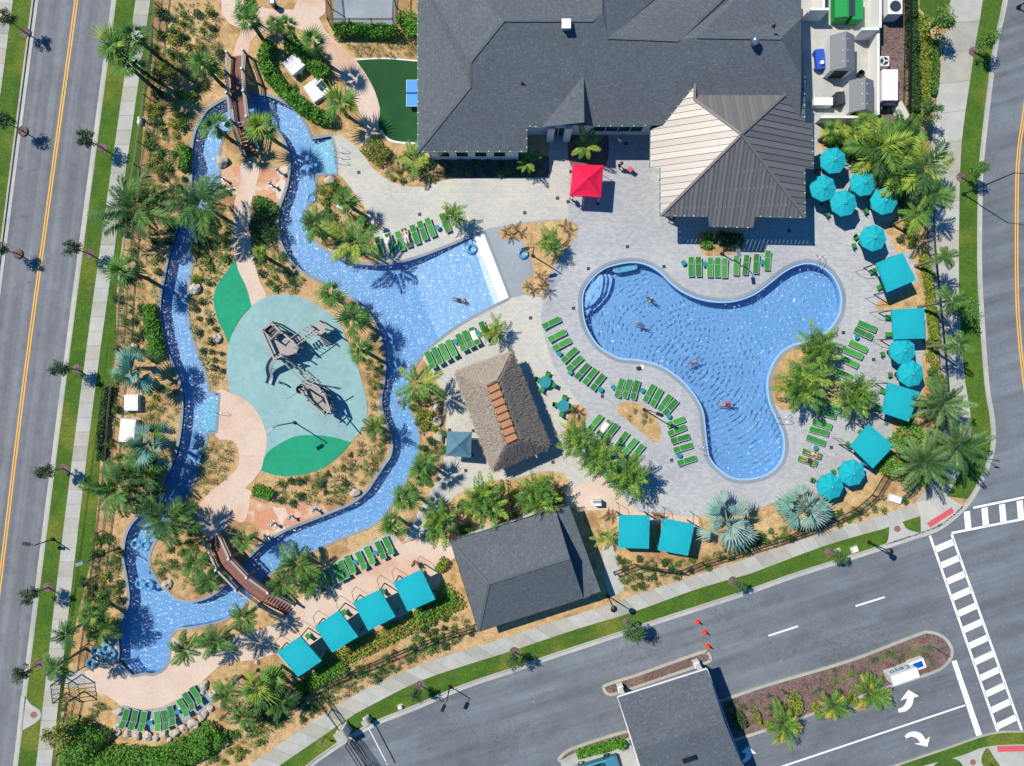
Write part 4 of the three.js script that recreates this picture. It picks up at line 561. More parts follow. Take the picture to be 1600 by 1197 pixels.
function frondAt(parent, geo, m, p, az, el, len, roll = 0) { const f = part('frond', geo, m, parent, p); f.rotation.order = 'YZX'; f.rotation.set(roll, az, el); f.scale.setScalar(len); return f; }
const CR = { // per kind: frond shapes, count, leaf materials, elevation range, trunk radius
  sabal: { f: 'sabal', n: 19, m: ['sabal', 'sabal', 'sabalDark', 'areca'], el: [1.45, -0.6], tr: [0.2, 0.17], stiff: 1 },
  sabalYoung: { f: 'sabal', n: 19, m: ['sabal', 'areca', 'lime'], el: [1.4, -0.45], tr: [0.19, 0.17] },
  queen: { f: 'queen', n: 17, m: ['queen', 'queenDark', 'queen'], el: [0.95, -0.45], tr: [0.16, 0.12] },
  queenDark: { f: 'queen', n: 20, m: ['queenDark', 'queenDark', 'queen'], el: [0.95, -0.5], tr: [0.18, 0.14] },
  coco: { f: 'coco', n: 9, m: ['lime', 'areca', 'areca', 'lime', 'queen'], el: [0.7, -0.3], tr: [0.13, 0.1] },
  date: { f: 'date', n: 34, m: ['date', 'date', 'queenDark'], el: [1.2, -0.4], tr: [0.32, 0.3] },
  bismarck: { f: 'bismarck', n: 20, m: ['silver', 'silver', 'teal'], el: [1.55, -0.5], tr: [0.24, 0.2] },
  bismarckGreen: { f: 'bismarck', n: 19, m: ['teal', 'teal', 'sabalDark'], el: [1.55, -0.45], tr: [0.24, 0.2] },
  median: { f: 'medianYellow', n: 22, m: ['queen', 'lime', 'yellow', 'queen'], el: [1.1, -0.25], tr: [0.2, 0.2] },
  small: { f: 'areca', n: 10, m: ['areca', 'lime'], el: [0.8, -0.2], tr: [0.08, 0.06] },
  dry: { f: 'areca', n: 8, m: ['dry'], el: [0.9, 0.1], tr: [0.06, 0.05] },
  broad: { f: 'broad', n: 16, m: ['queen', 'queenDark', 'lime'], el: [0.9, -0.35], tr: [0.16, 0.13] },
};
const HEX = new THREE.Vector3();
function palm(kind, u, v, h, rPx, label, group, name = 'palm_tree') {
  const c = CR[kind], p = at(u, v, h), len = rPx / UNIT * (EYE - h) / EYE * 1.12, g = thing(name, label, 'palm tree', V(p.x, TOP, p.z), 0, group);
  const bend = V(rr(-0.12, 0.12), 0, rr(-0.12, 0.12)), th = h - TOP; part('trunk', ring(th, c.tr[0], c.tr[1], bend), kind.startsWith('sabal') || kind === 'date' ? M.trunkDark : M.trunk, g);
  const n = c.n, a0 = R() * 6.28, F = FR[c.f]; for (let i = 0; i < n; i++) { const t = (i + 0.5) / n, el = lerp(c.el[0], c.el[1], Math.pow(t, 0.8)) + rr(-0.12, 0.12); frondAt(g, F[Math.floor(R() * F.length)], LEAF[c.m[Math.floor(R() * c.m.length)]], [bend.x, th, bend.z], a0 + i * 2.39996 + rr(-0.3, 0.3), el, len * rr(0.68, 1.22), rr(-0.25, 0.25)); }
  return g;
}
// multi-stemmed clump of feather palms
function clump(u, v, h, rPx, label, group, stems = 6, ms = ['areca', 'areca', 'arecaPale', 'queen']) {
  const p = at(u, v, h), r = rPx / UNIT * (EYE - h) / EYE, g = thing('clump_palm', label, 'palm tree', V(p.x, TOP, p.z), 0, group);
  for (let s = 0; s < stems; s++) {
    const a = s / stems * 6.28 + rr(-0.3, 0.3), q = s === 0 ? 0 : r * rr(0.25, 0.5), hh = h * rr(0.75, 1.02), bend = V(Math.cos(a) * q, 0, Math.sin(a) * q), base = V(Math.cos(a) * 0.25, 0, Math.sin(a) * 0.25);
    part('stem', ring(hh, 0.07, 0.055, bend.clone().sub(base), 6), M.trunk, g, base);
    for (let i = 0; i < 9; i++) { const el = lerp(1.05, -0.1, i / 8) + rr(-0.15, 0.15); frondAt(g, FR.areca[i % 3], LEAF[ms[Math.floor(R() * ms.length)]], [bend.x, hh, bend.z], a + i * 2.4 + R(), el, r * rr(0.72, 1.1), rr(-0.3, 0.3)); }
  }
  return g;
}
const gL = 'palms in the bed beside the left pavement';
palm('sabal', 213, 57, 5.4, 28, 'tall fan palm nearest the top of the trio by the left pavement', gL); palm('sabalYoung', 180, 76, 5.6, 34, 'tall fan palm hanging furthest over the left road verge', gL); palm('sabal', 199, 103, 5.3, 29, 'lowest fan palm of the trio by the left pavement', gL);
palm('sabal', 318, 103, 4.6, 29, 'fan palm leaning over the left rail of the upper bridge'); palm('sabal', 336, 197, 4.3, 29, 'fan palm over the river left of the upper bridge stairs'); palm('sabalYoung', 408, 198, 4.2, 31, 'bright fan palm right of the upper bridge stairs');
palm('queenDark', 216, 326, 4.2, 56, 'wide feather palm spreading over the left pavement'); palm('queenDark', 318, 322, 4.4, 46, 'wide dark feather palm arching over the left river branch'); palm('sabal', 192, 424, 4.8, 30, 'fan palm left of the river beside the pavement shadow', gL);
palm('bismarckGreen', 214, 575, 3.6, 40, 'blue green fan palm above the upper white utility box'); palm('bismarckGreen', 234, 694, 3.4, 42, 'blue green fan palm covering the lower white utility box');
palm('queenDark', 192, 762, 3.8, 52, 'dense dark feather palm on the left river bank'); palm('queenDark', 262, 808, 4.2, 46, 'dense dark feather palm drooping over the river narrows'); palm('queenDark', 225, 740, 3.2, 34, 'smaller dark feather palm between the two dense ones');
palm('queen', 104, 988, 4.6, 22, 'slim palm leaning over the left pavement near the tubes', gL); palm('queen', 88, 1041, 4.8, 24, 'slim palm leaning over the left pavement at the side gate', gL); palm('sabalYoung', 142, 958, 3.4, 24, 'bushy palm left of the splash bay', gL); palm('queen', 160, 985, 2.6, 26, 'low feather palm beside the stacked swim tubes', gL);
palm('queen', 291, 1013, 4.2, 30, 'feather palm at the splash bay point'); palm('queen', 338, 1003, 4.4, 28, 'feather palm in the middle of the lower deck row'); palm('queen', 382, 964, 4.4, 24, 'feather palm below the lower bridge landing');
palm('sabalYoung', 404, 1074, 4.2, 34, 'yellow green palm below the first lower cabana'); palm('sabalYoung', 425, 1060, 3.2, 26, 'small palm touching the leftmost lower cabana'); palm('queen', 352, 1083, 4.2, 24, 'feather palm right of the boulder row'); palm('queenDark', 440, 1100, 3.0, 26, 'dark palm at the fence below the cabana palms'); palm('queen', 380, 1120, 3.2, 24, 'feather palm above the curved lower pavement');
palm('queen', 468, 880, 2.9, 34, 'feather palm beside the left end of the riverside loungers'); palm('queen', 443, 910, 2.8, 26, 'feather palm at the lower bridge stairs'); palm('queen', 486, 912, 2.4, 20, 'small feather palm overlapping the riverside loungers'); palm('queen', 381, 846, 2.6, 20, 'young palm in the pocket beside the lower bridge'); palm('queen', 326, 905, 2.6, 22, 'young palm on the lower island tip'); palm('queen', 303, 880, 2.4, 20, 'young palm between river bend and lower bridge');
palm('queen', 585, 668, 2.4, 20, 'small palm on the right bank of the island'); palm('sabal', 661, 730, 3.8, 27, 'fan palm left of the blue grey shade tent'); palm('sabal', 630, 778, 4.3, 27, 'fan palm over the river bend right bank'); palm('sabal', 614, 820, 3.6, 24, 'fan palm above the end of the riverside loungers'); palm('coco', 652, 598, 4.0, 44, 'lime coconut palm overhanging the river right bank'); palm('coco', 553, 378, 4.2, 44, 'lime coconut palm in the bed left of the beach loungers'); palm('queen', 492, 351, 3.6, 27, 'palm overhanging the river in the lagoon bed'); palm('sabal', 541, 314, 3.2, 23, 'upper fan palm in the lagoon bed');
palm('sabal', 518, 464, 3.4, 24, 'fan palm topmost on the island right bank'); palm('sabal', 553, 496, 3.8, 31, 'largest fan palm on the island right bank'); palm('sabal', 563, 548, 3.4, 25, 'fan palm lowest of three on the island right bank'); palm('sabalYoung', 405, 397, 3.4, 14, 'small round palm beside the island path');
palm('sabalYoung', 530, 160, 3.8, 34, 'bushy fan palm beside the white utility pads'); palm('sabal', 490, 68, 4.4, 27, 'fan palm between hedge and sandy path'); palm('sabal', 450, 40, 4.0, 19, 'fan palm above the hedge pocket'); palm('sabal', 432, 38, 4.4, 16, 'slim fan palm left of the hedge pocket top'); palm('sabal', 390, 33, 4.4, 26, 'fan palm beside the path fork at the top');
palm('coco', 648, 251, 2.0, 25, 'small coconut palm in the bed below the clubhouse corner', null, 'small_palm'); palm('coco', 825, 252, 2.0, 24, 'small bright palm in the dark bed by the clubhouse', null, 'small_palm'); palm('coco', 914, 228, 2.6, 27, 'bright palm above the pink canopy', null, 'small_palm'); palm('small', 944, 838, 1.4, 20, 'small bright palm left of the paired cabanas', null, 'small_palm');
clump(711, 335, 2.2, 23, 'round bushy palm at the end of the beach lounger row', null, 4); clump(773, 518, 1.8, 22, 'round bushy palm at the end of the lagoon south row', null, 4, ['arecaPale', 'areca', 'lime']); clump(863, 380, 2.2, 24, 'round bushy palm in the bed behind the beach entry', null, 4);
const gC = 'clump palms around the pools';
clump(902, 685, 3.2, 30, 'clump palm nearest the thatched hut', gC); clump(937, 715, 3.4, 34, 'clump palm in the middle of the group left of the pool', gC, 7); clump(985, 742, 3.4, 36, 'clump palm at the lower right of the group left of the pool', gC, 7);
clump(1256, 602, 3.4, 42, 'clump palm at the left of the poolside bed', gC, 7); clump(1278, 545, 3.4, 37, 'clump palm at the top of the poolside bed', gC, 7); clump(1336, 618, 3.2, 36, 'clump palm between poolside bed and cabana', gC, 7);
clump(688, 815, 3.2, 36, 'clump palm at the left corner of the restroom building', gC); clump(762, 785, 3.4, 38, 'clump palm above the middle of the restroom roof', gC, 7); clump(842, 775, 3.4, 36, 'clump palm above the right end of the restroom roof', gC, 7);
palm('bismarck', 1137, 815, 2.8, 46, 'silver blue fan palm right of the paired cabanas'); palm('bismarck', 1259, 795, 2.8, 44, 'silver blue fan palm below the paired umbrellas');
palm('date', 1470, 632, 3.9, 40, 'date palm topmost at the street corner'); palm('date', 1443, 723, 3.9, 46, 'date palm left at the street corner'); palm('date', 1493, 698, 4.1, 46, 'date palm right at the street corner');
const gR = 'palms along the right pavement';
palm('broad', 1372, 232, 3.6, 42, 'broad palm in the thicket nearest the umbrellas'); palm('broad', 1420, 222, 3.6, 34, 'broad palm in the thicket below the bark strip'); palm('broad', 1442, 262, 4.4, 40, 'broad palm of the thicket hanging over the right pavement'); palm('broad', 1398, 275, 3.2, 34, 'broad palm low in the thicket'); palm('sabalYoung', 1301, 203, 3.2, 20, 'small palm beside the pavilion upper right corner'); palm('sabalYoung', 1352, 190, 3.0, 22, 'small palm at the end of the storage shed'); palm('queen', 1462, 303, 4.6, 28, 'palm hanging over the right pavement under the thicket', gR); palm('coco', 1432, 335, 4.6, 27, 'yellow tipped palm beside the fourth pair of umbrellas', gR); palm('broad', 1338, 212, 2.4, 26, 'low broad palm between shed and umbrellas'); palm('queenDark', 1404, 205, 3.0, 30, 'dark palm at the top of the thicket');
palm('queen', 1477, 402, 5.2, 20, 'slim palm beside the upper right cabana', gR); palm('queen', 1486, 470, 5.6, 24, 'slim palm between the two upper right cabanas', gR); palm('queen', 1496, 538, 5.2, 21, 'slim palm beside the second right cabana', gR);
palm('median', 1301, 1102, 1.7, 27, 'yellow tipped palm in the middle of the median'); palm('median', 1357, 1083, 1.8, 30, 'yellow tipped palm on the median nearest the entrance sign'); palm('median', 1226, 1131, 1.7, 31, 'yellow tipped palm on the median nearest the gatehouse');
for (const [u, v, l] of [[790,362,'dry brown palm seedling at the left tip of the beach bed'],[808,358,'dry brown palm seedling upright in the beach bed'],[844,432,'dry brown seedling above the small end of the beach bed'],[825,446,'dry brown seedling at the lower end of the beach bed'],[848,449,'dry brown seedling at the right lower end of the beach bed'],[882,355,'dry brown seedling at the upper right of the beach bed'],[949,803,'dry dark seedling in the bed above the small palm'],[898,640,'dry brown seedling beside the hut tables'],[1026,806,'dry brown palm between the paired cabanas']]) palm('dry', u, v, 0.9, 12, l, 'dry seedlings', 'palm_seedling').userData.category = 'seedling';

// ---- broadleaf street trees
function leafBall(L, c, r, n, size, squash = 0.85) { for (let i = 0; i < n; i++) { const d = V(rr(-1, 1), rr(-1, 1), rr(-1, 1)).normalize(), q = Math.pow(R(), 0.45), p = c.clone().add(V(d.x * r * q, d.y * r * q * squash, d.z * r * q)), t = V(rr(-1, 1), rr(-0.5, 0.6), rr(-1, 1)).normalize(), s = new THREE.Vector3().crossVectors(t, V(rr(-1, 1), rr(-1, 1), rr(-1, 1))).normalize(); L.kite(p, p.clone().addScaledVector(t, size * rr(0.7, 1.3)), s, size * 0.3, 0.45, tone(0.65, 1.35)); } }
function treeCrown(r, hgt, clumps, per, size) { const L = new Leaves(); for (let i = 0; i < clumps; i++) { const a = R() * 6.28, q = Math.sqrt(R()) * r * 0.72, y = rr(0.1, 0.95) * hgt; leafBall(L, V(Math.cos(a) * q, y, Math.sin(a) * q), r * rr(0.25, 0.42), per, size); } return L.geo(); }
const CROWNS = [treeCrown(0.95, 1.7, 20, 60, 0.15), treeCrown(0.9, 1.6, 18, 60, 0.15), treeCrown(1.0, 1.5, 22, 55, 0.16)];
const limbs = (h, r) => { const gs = [rod(V(0, 0, 0), V(0, h, 0), 0.07, 7, 0.045)]; for (let i = 0; i < 6; i++) { const a = i * 1.05 + R(), y = h * rr(0.55, 0.9); gs.push(rod(V(0, y, 0), V(Math.cos(a) * r * 0.6, y + rr(0.5, 1.1), Math.sin(a) * r * 0.6), 0.03, 5, 0.012)); } return merge(gs); };
const LIMB = [limbs(1.9, 0.9), limbs(1.8, 0.8)];
function tree(u, v, h, rPx, label, group, m = 'tree', y = 0.14, ringR = 0.5, wide = 1) {
  const p = at(u, v, h), s = rPx / UNIT / 0.95, g = thing('street_tree', label, 'tree', V(p.x, y, p.z), R() * 6.28, group), i = Math.floor(R() * 3); part('trunk', LIMB[i % 2], M.trunk, g).scale.set(s * wide, (h - 0.2) / 2.2, s * wide);
  const c = part('crown', CROWNS[i], LEAF[m], g, [0, h - 0.9 * s - y, 0]); c.scale.set(s * wide, s * 0.95, s * wide); if (ringR) part('mulch_ring', new THREE.CylinderGeometry(ringR, ringR * 1.06, 0.03, 18).translate(0, 0.012, 0), M.bark, g); return g;
}
const gT = 'street trees along the left road';
for (const [u, v, l] of [[8,28,'in the upper left corner'],[133,216,'opposite the river head'],[112,388,'opposite the island path'],[92,576,'opposite the blue green palms'],[70,738,'opposite the dense dark palms'],[45,931,'above the slim leaning palms'],[30,1056,'nearest the left side gate']]) tree(u, v, 3.1, 15, `street tree on the left road verge ${l}`, gT, 'treeDark');
tree(3, 188, 3.1, 14, 'street tree at the left edge beyond the left road', gT, 'treeDark'); tree(-4, 388, 3.0, 14, 'street tree cut by the left picture edge', gT, 'treeDark');
const gB = 'street trees along the gate road';
tree(652, 1087, 2.6, 12, 'street tree beside the barrier gate', gB, 'treeDark'); tree(804, 1034, 2.8, 15, 'street tree below the restroom building corner', gB); tree(988, 988, 3.0, 20, 'larger street tree beside the traffic cones', gB, 'tree'); tree(1156, 918, 2.4, 12, 'street tree on the verge above the lane dash', gB); tree(1312, 872, 2.4, 14, 'street tree near the globe lamp at the corner', gB);
const gRT = 'street trees along the right pavement';
tree(1474, 28, 3.4, 22, 'street tree beside the top of the right pavement', gRT, 'areca'); tree(1550, 60, 3.0, 17, 'street tree on the right verge near the top', gRT, 'areca'); tree(1530, 264, 3.0, 15, 'street tree on the right verge below the thicket', gRT, 'areca'); tree(1512, 482, 3.0, 22, 'street tree on the right verge beside the cabanas', gRT, 'areca'); tree(1458, 172, 3.2, 19, 'olive street tree beside the right pavement', gRT, 'tree');
tree(385, 10, 3.4, 22, 'leafy green tree at the top beside the path', null, 'hedge', TOP, 0); tree(88, 1150, 3.0, 22, 'thin bare looking tree over the lower left pavement', null, 'olive', TOP, 0);

// ---- hedges: leafy mounds along a line
function hedge(pts, w, h, per, label, m = 'hedge', size = 0.22, group) {
  const l = plan(smooth(pts, false, 6)), o = l[0], g = thing('hedge', label, 'hedge', V(o.x, TOP, o.y), 0, group), L = new Leaves(), B = [];
  for (let i = 0; i < l.length - 1; i++) { const a = l[i], b = l[i + 1], d = b.clone().sub(a), len = d.length(), n = Math.max(1, Math.round(per * len)), t = d.clone().normalize(); for (let k = 0; k < n; k++) { const s = R(), q = (R() - 0.5) * 2, x = a.x + d.x * s - t.y * q * w / 2 - o.x, z = a.y + d.y * s + t.x * q * w / 2 - o.y, top = h * Math.sqrt(Math.max(0.06, 1 - Math.pow(Math.abs(q), 2.6))) * (0.6 + 0.62 * vnoise((x + o.x) * 1.5 + 50, (z + o.y) * 1.5 + 50, 255, 3)); const y = top * Math.pow(R(), 0.4); const p = V(x, y, z), tt = V(rr(-1, 1), rr(-0.2, 0.8), rr(-1, 1)).normalize(), ss = new THREE.Vector3().crossVectors(tt, V(rr(-1, 1), rr(-1, 1), rr(-1, 1))).normalize(); L.kite(p, p.clone().addScaledVector(tt, size * rr(0.7, 1.3)), ss, size * 0.36, 0.45, tone(0.65, 1.35)); } B.push(rod(V(a.x - o.x, h * 0.3, a.y - o.y), V(b.x - o.x, h * 0.3, b.y - o.y), 0.06, 6)); }
  part('foliage', L.geo(), LEAF[m], g); part('branches', merge(B), M.trunkDark, g); return g;
}
hedge([[150,1125],[140,1150],[132,1185],[140,1240]], 4.2, 2.3, 900, 'tall rounded hedge at the lower left corner'); hedge([[160,1185],[205,1182],[245,1188],[290,1172],[330,1150],[345,1135]], 3.0, 1.7, 700, 'long hedge curving below the boulder row'); hedge([[150,1225],[230,1225],[300,1215]], 3.4, 1.8, 500, 'hedge mass along the bottom edge');
hedge([[428,72],[418,95],[426,120],[445,142],[470,165],[500,185],[522,190]], 1.5, 1.5, 620, 'hedge along the left of the utility pads'); hedge([[455,70],[475,90],[495,108],[512,125]], 1.6, 1.5, 620, 'hedge along the right of the utility pads');
hedge([[526,54],[560,52],[600,55],[622,56]], 1.3, 1.6, 620, 'hedge in front of the sport court'); hedge([[626,45],[640,38],[650,50],[648,66]], 1.9, 1.8, 620, 'tall hedge at the clubhouse upper left corner');
hedge([[903,1176],[925,1169],[950,1163],[966,1158],[974,1163]], 0.8, 0.9, 700, 'low hedge at the gatehouse parking bay'); hedge([[1419,-20],[1421,60],[1423,120],[1424,178]], 0.9, 1.2, 620, 'dark narrow hedge along the bark strip', 'shrubDark'); hedge([[1436,30],[1442,75],[1443,120],[1440,165],[1434,190]], 1.1, 0.7, 560, 'lime groundcover hedge beside the right pavement', 'hedgeLime'); hedge([[1454,70],[1458,110],[1452,150]], 0.8, 0.7, 500, 'grey green groundcover beside the right pavement', 'shrub');
hedge([[174,604],[168,640],[164,680],[162,718]], 0.9, 0.8, 420, 'low dark hedge between left lawn and utility boxes', 'shrubDark'); hedge([[1340,690],[1375,720],[1400,735]], 2.2, 0.9, 260, 'green groundcover between the corner palms and cabana', 'hedge'); hedge([[1398,668],[1420,690],[1430,720],[1420,750]], 3.4, 0.9, 420, 'green groundcover under the corner date palms', 'hedge'); hedge([[1440,400],[1448,440],[1452,480],[1458,530]], 0.9, 0.5, 420, 'yellow green groundcover behind the right cabanas', 'hedgeLime');
hedge([[1325,222],[1350,240],[1380,250],[1410,262],[1430,300]], 3.0, 1.1, 420, 'dark shrubbery under the broad palm thicket', 'shrubDark'); hedge([[1288,216],[1310,222],[1330,228]], 1.4, 0.8, 420, 'shrub row behind the top umbrella', 'hedge'); hedge([[290,232],[293,248],[290,268]], 1.2, 1.0, 520, 'bushy hedge on the left bank near the river head', 'hedge'); hedge([[236,478],[240,505],[245,530],[252,560]], 1.6, 0.9, 480, 'leafy hedge on the left bank beside the blue green palms', 'hedge');
hedge([[505,1040],[540,1022],[580,1005],[620,985],[660,965],[690,950],[722,935]], 1.9, 0.5, 200, 'yellow green grassy row behind the lower cabanas', 'hedgeLime', 0.22); hedge([[650,955],[680,942],[710,925]], 2.6, 0.8, 260, 'leafy mass at the right end of the lower cabanas', 'hedge', 0.22); hedge([[470,1075],[500,1058],[540,1035]], 1.6, 0.6, 360, 'leafy mass below the left lower cabanas', 'hedge', 0.2); hedge([[395,1110],[430,1090],[460,1085]], 2.2, 0.9, 360, 'shrubbery along the lower fence', 'shrubDark', 0.2);
hedge([[575,225],[590,240],[605,252]], 2.2, 1.0, 420, 'shrub bank beside the alcove deck', 'olive', 0.2); hedge([[1120,372],[1140,376],[1158,377]], 1.3, 1.0, 420, 'round dark shrubs in the pavilion bed', 'shrubDark'); hedge([[1096,376],[1110,380]], 1.5, 1.0, 520, 'bright round shrub in the pavilion bed'); hedge([[685,878],[696,884]], 1.6, 0.9, 500, 'yellow green shrub left of the restroom building', 'hedgeLime', 0.2); hedge([[1228,1098],[1248,1093]], 2.4, 1.1, 420, 'lime shrub on the median between two palms', 'hedgeLime', 0.18); hedge([[1268,1108],[1278,1104]], 1.3, 0.7, 420, 'low lime shrub between two median palms', 'hedgeLime', 0.18); hedge([[1322,1092],[1335,1088]], 1.3, 0.7, 420, 'low lime shrub left of the sign side palm', 'hedgeLime', 0.18); hedge([[1196,1135],[1206,1130]], 1.3, 0.7, 420, 'low lime shrub at the gatehouse end of the median', 'hedgeLime', 0.18); hedge([[1178,1118],[1184,1116]], 1.9, 0.9, 520, 'lime shrub on the median beside the gatehouse shadow', 'hedgeLime', 0.18); hedge([[1146,1124],[1160,1120]], 1.9, 1.1, 520, 'dark shrub on the median in the gatehouse shadow', 'shrubDark', 0.18);
hedge([[400,318],[420,325],[428,338]], 1.6, 1.0, 420, 'leafy shrub group beside the island path top', 'shrub', 0.2); hedge([[395,350],[420,360],[432,375]], 2.2, 0.9, 360, 'dark shrub group beside the island path', 'shrubDark', 0.2); hedge([[398,765],[415,768],[428,775]], 1.2, 0.9, 420, 'shrubs above the lower splash patio', 'hedge', 0.2);
// ---- shrubs: each one a plant
function tuft(n, len, w, lift) { const L = new Leaves(); for (let i = 0; i < n; i++) { const a = R() * 6.28, e = rr(lift[0], lift[1]), l = len * rr(0.7, 1.15), d = V(Math.cos(a) * Math.cos(e), Math.sin(e), Math.sin(a) * Math.cos(e)), s = V(-Math.sin(a), 0, Math.cos(a)), b = V(Math.cos(a) * 0.04, 0.02, Math.sin(a) * 0.04), m = b.clone().addScaledVector(d, l * 0.6), t = m.clone().addScaledVector(V(d.x, d.y - 0.5, d.z).normalize(), l * 0.5), c = tone(0.65, 1.3); const ml = m.clone().addScaledVector(s, w), mr = m.clone().addScaledVector(s, -w); L.tri(b, ml, mr, c); L.tri(ml, t, mr, c); } return L.geo(); }
function bushGeo(n, size) { const L = new Leaves(); for (let k = 0; k < 7; k++) leafBall(L, V(rr(-0.3, 0.3), rr(0.15, 0.45), rr(-0.3, 0.3)), 0.28, n / 7, size, 0.9); return L.geo(); }
const SH = { grass: [tuft(34, 0.55, 0.014, [0.3, 1.2]), tuft(30, 0.5, 0.016, [0.2, 1.2])], star: [tuft(16, 0.62, 0.035, [0.15, 0.9]), tuft(18, 0.55, 0.03, [0.1, 1.0])], bush: [bushGeo(230, 0.17), bushGeo(210, 0.17), bushGeo(240, 0.15)], dot: [bushGeo(90, 0.14)] };
const inside = (p, poly) => { let c = false; for (let i = 0, j = poly.length - 1; i < poly.length; j = i++) { const a = poly[i], b = poly[j]; if ((a[1] > p[1]) !== (b[1] > p[1]) && p[0] < (b[0] - a[0]) * (p[1] - a[1]) / (b[1] - a[1]) + a[0]) c = !c; } return c; };
const plants = { n: 0 };
function scatter(poly, n, gap, kinds, scale, where, name = 'shrub') {
  const us = poly.map(p => p[0]), vs = poly.map(p => p[1]), lo = [Math.min(...us), Math.min(...vs)], hi = [Math.max(...us), Math.max(...vs)], got = [], made = []; let tries = 0;
  while (got.length < n && tries++ < n * 60) { const p = [rr(lo[0], hi[0]), rr(lo[1], hi[1])]; if (!inside(p, poly) || got.some(q => Math.hypot(q[0] - p[0], q[1] - p[1]) < gap)) continue; got.push(p); const [k, m, word] = kinds[Math.floor(R() * kinds.length)], F = SH[k], a = at(p[0], p[1]), s = rr(scale[0], scale[1]) * 0.85; const o = part({ grass: 'grass_tuft', star: 'spiky_plant', bush: 'shrub', dot: 'dwarf_shrub' }[k], F[Math.floor(R() * F.length)], LEAF[m], null, [a.x, TOP + 0.01, a.z]); o.scale.setScalar(s); o.rotation.y = R() * 6.28; made.push([word, p[1], o]); }
  const N = ['first', 'second', 'third', 'fourth', 'fifth', 'sixth', 'seventh', 'eighth', 'ninth', 'tenth', 'eleventh', 'twelfth', 'thirteenth', 'fourteenth', 'fifteenth', 'sixteenth', 'seventeenth', 'eighteenth', 'nineteenth', 'twentieth', 'twenty first', 'twenty second', 'twenty third', 'twenty fourth', 'twenty fifth', 'twenty sixth', 'twenty seventh', 'twenty eighth'];
  for (const w of new Set(made.map(q => q[0]))) { const l = made.filter(q => q[0] === w).sort((a, b) => a[1] - b[1]); l.forEach((q, i) => tag(q[2], l.length === 1 ? `only ${w} ${where}` : `${w} ${where}, ${N[i] || 'one of the lowest'} from the top`, 'shrub', `shrubs ${where}`)); }
  plants.n += made.length;
}
const dk = ['bush', 'shrubDark', 'small dark green shrub'], gr = ['grass', 'shrub', 'grassy green tuft'], st = ['star', 'shrub', 'spiky green plant'], lm = ['bush', 'hedgeLime', 'lime green shrub'], md = ['bush', 'shrub', 'leafy green shrub'], dt = ['dot', 'shrubDark', 'tiny dark shrub'], rd = ['star', 'red', 'dark red leafed plant'], ol = ['bush', 'olive', 'olive green shrub'];
scatter([[242,20],[340,20],[350,120],[300,150],[280,250],[232,290],[232,150]], 62, 13, [dk, gr, md, lm, ol], [0.9, 1.7], 'in the bed left of the upper bridge');
scatter([[225,290],[296,250],[292,300],[270,370],[250,430],[246,500],[186,500],[190,400],[205,345]], 40, 12, [dk, st, gr], [0.9, 1.5], 'between the left pavement and the upper river');
scatter([[188,500],[245,500],[255,560],[180,545]], 14, 12, [dk, gr], [0.9, 1.5], 'left of the upper river bend');
scatter([[172,590],[280,600],[280,680],[255,740],[165,730]], 16, 15, [md, gr, lm], [0.9, 1.4], 'around the white utility boxes');
scatter([[152,830],[195,850],[192,900],[198,945],[182,980],[135,980],[130,930]], 30, 11, [dk, gr, md, lm], [0.9, 1.5], 'left of the splash bay');
scatter([[300,430],[330,440],[330,480],[338,510],[350,545],[350,590],[330,600],[316,555],[303,510],[299,470]], 36, 10, [dk, gr, dt, st], [0.7, 1.2], 'between left river and play surface');
scatter([[312,345],[362,345],[362,400],[335,440],[305,440],[305,395]], 26, 11, [md, st, lm], [1.0, 1.5], 'left of the island path');
scatter([[400,320],[435,325],[432,375],[450,410],[480,435],[480,455],[425,455],[405,430],[396,380]], 26, 12, [md, dk, st, dt], [0.8, 1.4], 'right of the island path');
scatter([[497,285],[520,275],[552,310],[575,345],[585,395],[550,400],[505,380],[485,345],[492,310]], 26, 12, [md, st, lm], [0.9, 1.5], 'in the bed left of the beach loungers');
scatter([[565,560],[598,560],[594,640],[606,690],[596,715],[560,770],[520,790],[430,785],[430,750],[510,738],[550,705],[578,670]], 60, 12, [gr, dt, st, dk], [0.7, 1.2], 'on the right side of the island');
scatter([[640,610],[690,620],[694,700],[670,760],[640,790],[625,790],[645,740],[660,700],[645,650]], 26, 13, [md, dk, lm, rd], [0.9, 1.5], 'on the bank left of the shade tent');
scatter([[312,690],[360,690],[372,705],[370,725],[330,765],[300,790],[290,790],[312,740]], 24, 10, [dt, gr, st], [0.7, 1.3], 'below the left river steps');
scatter([[250,850],[300,830],[345,860],[385,880],[350,912],[300,930],[265,915],[245,880]], 26, 14, [md, gr, st], [0.9, 1.4], 'on the lower island tip');
scatter([[700,940],[745,985],[655,1030],[560,1075],[500,1110],[470,1130],[440,1120],[540,1055],[640,1005]], 70, 10, [dk, md, gr, dt], [0.7, 1.3], 'below the lower left fence');
scatter([[345,1150],[430,1110],[450,1125],[380,1185],[330,1197]], 22, 12, [md, lm, gr], [0.9, 1.5], 'above the curved lower pavement');
scatter([[960,868],[1090,875],[1200,830],[1330,790],[1400,770],[1420,785],[1340,810],[1200,855],[1060,902],[975,925]], 62, 11, [dk, gr, md, dt], [0.7, 1.2], 'along the lower right fence');
scatter([[595,245],[660,240],[690,265],[688,280],[640,288],[605,275]], 22, 10, [ol, rd, dt, st], [0.7, 1.2], 'in the bed below the turf');
scatter([[690,250],[845,250],[845,274],[700,274]], 22, 12, [dk, md], [0.6, 1.1], 'in the dark bed along the clubhouse');
scatter([[540,72],[648,72],[648,90],[560,88]], 22, 8, [dt, gr], [0.6, 1.0], 'above the turf');
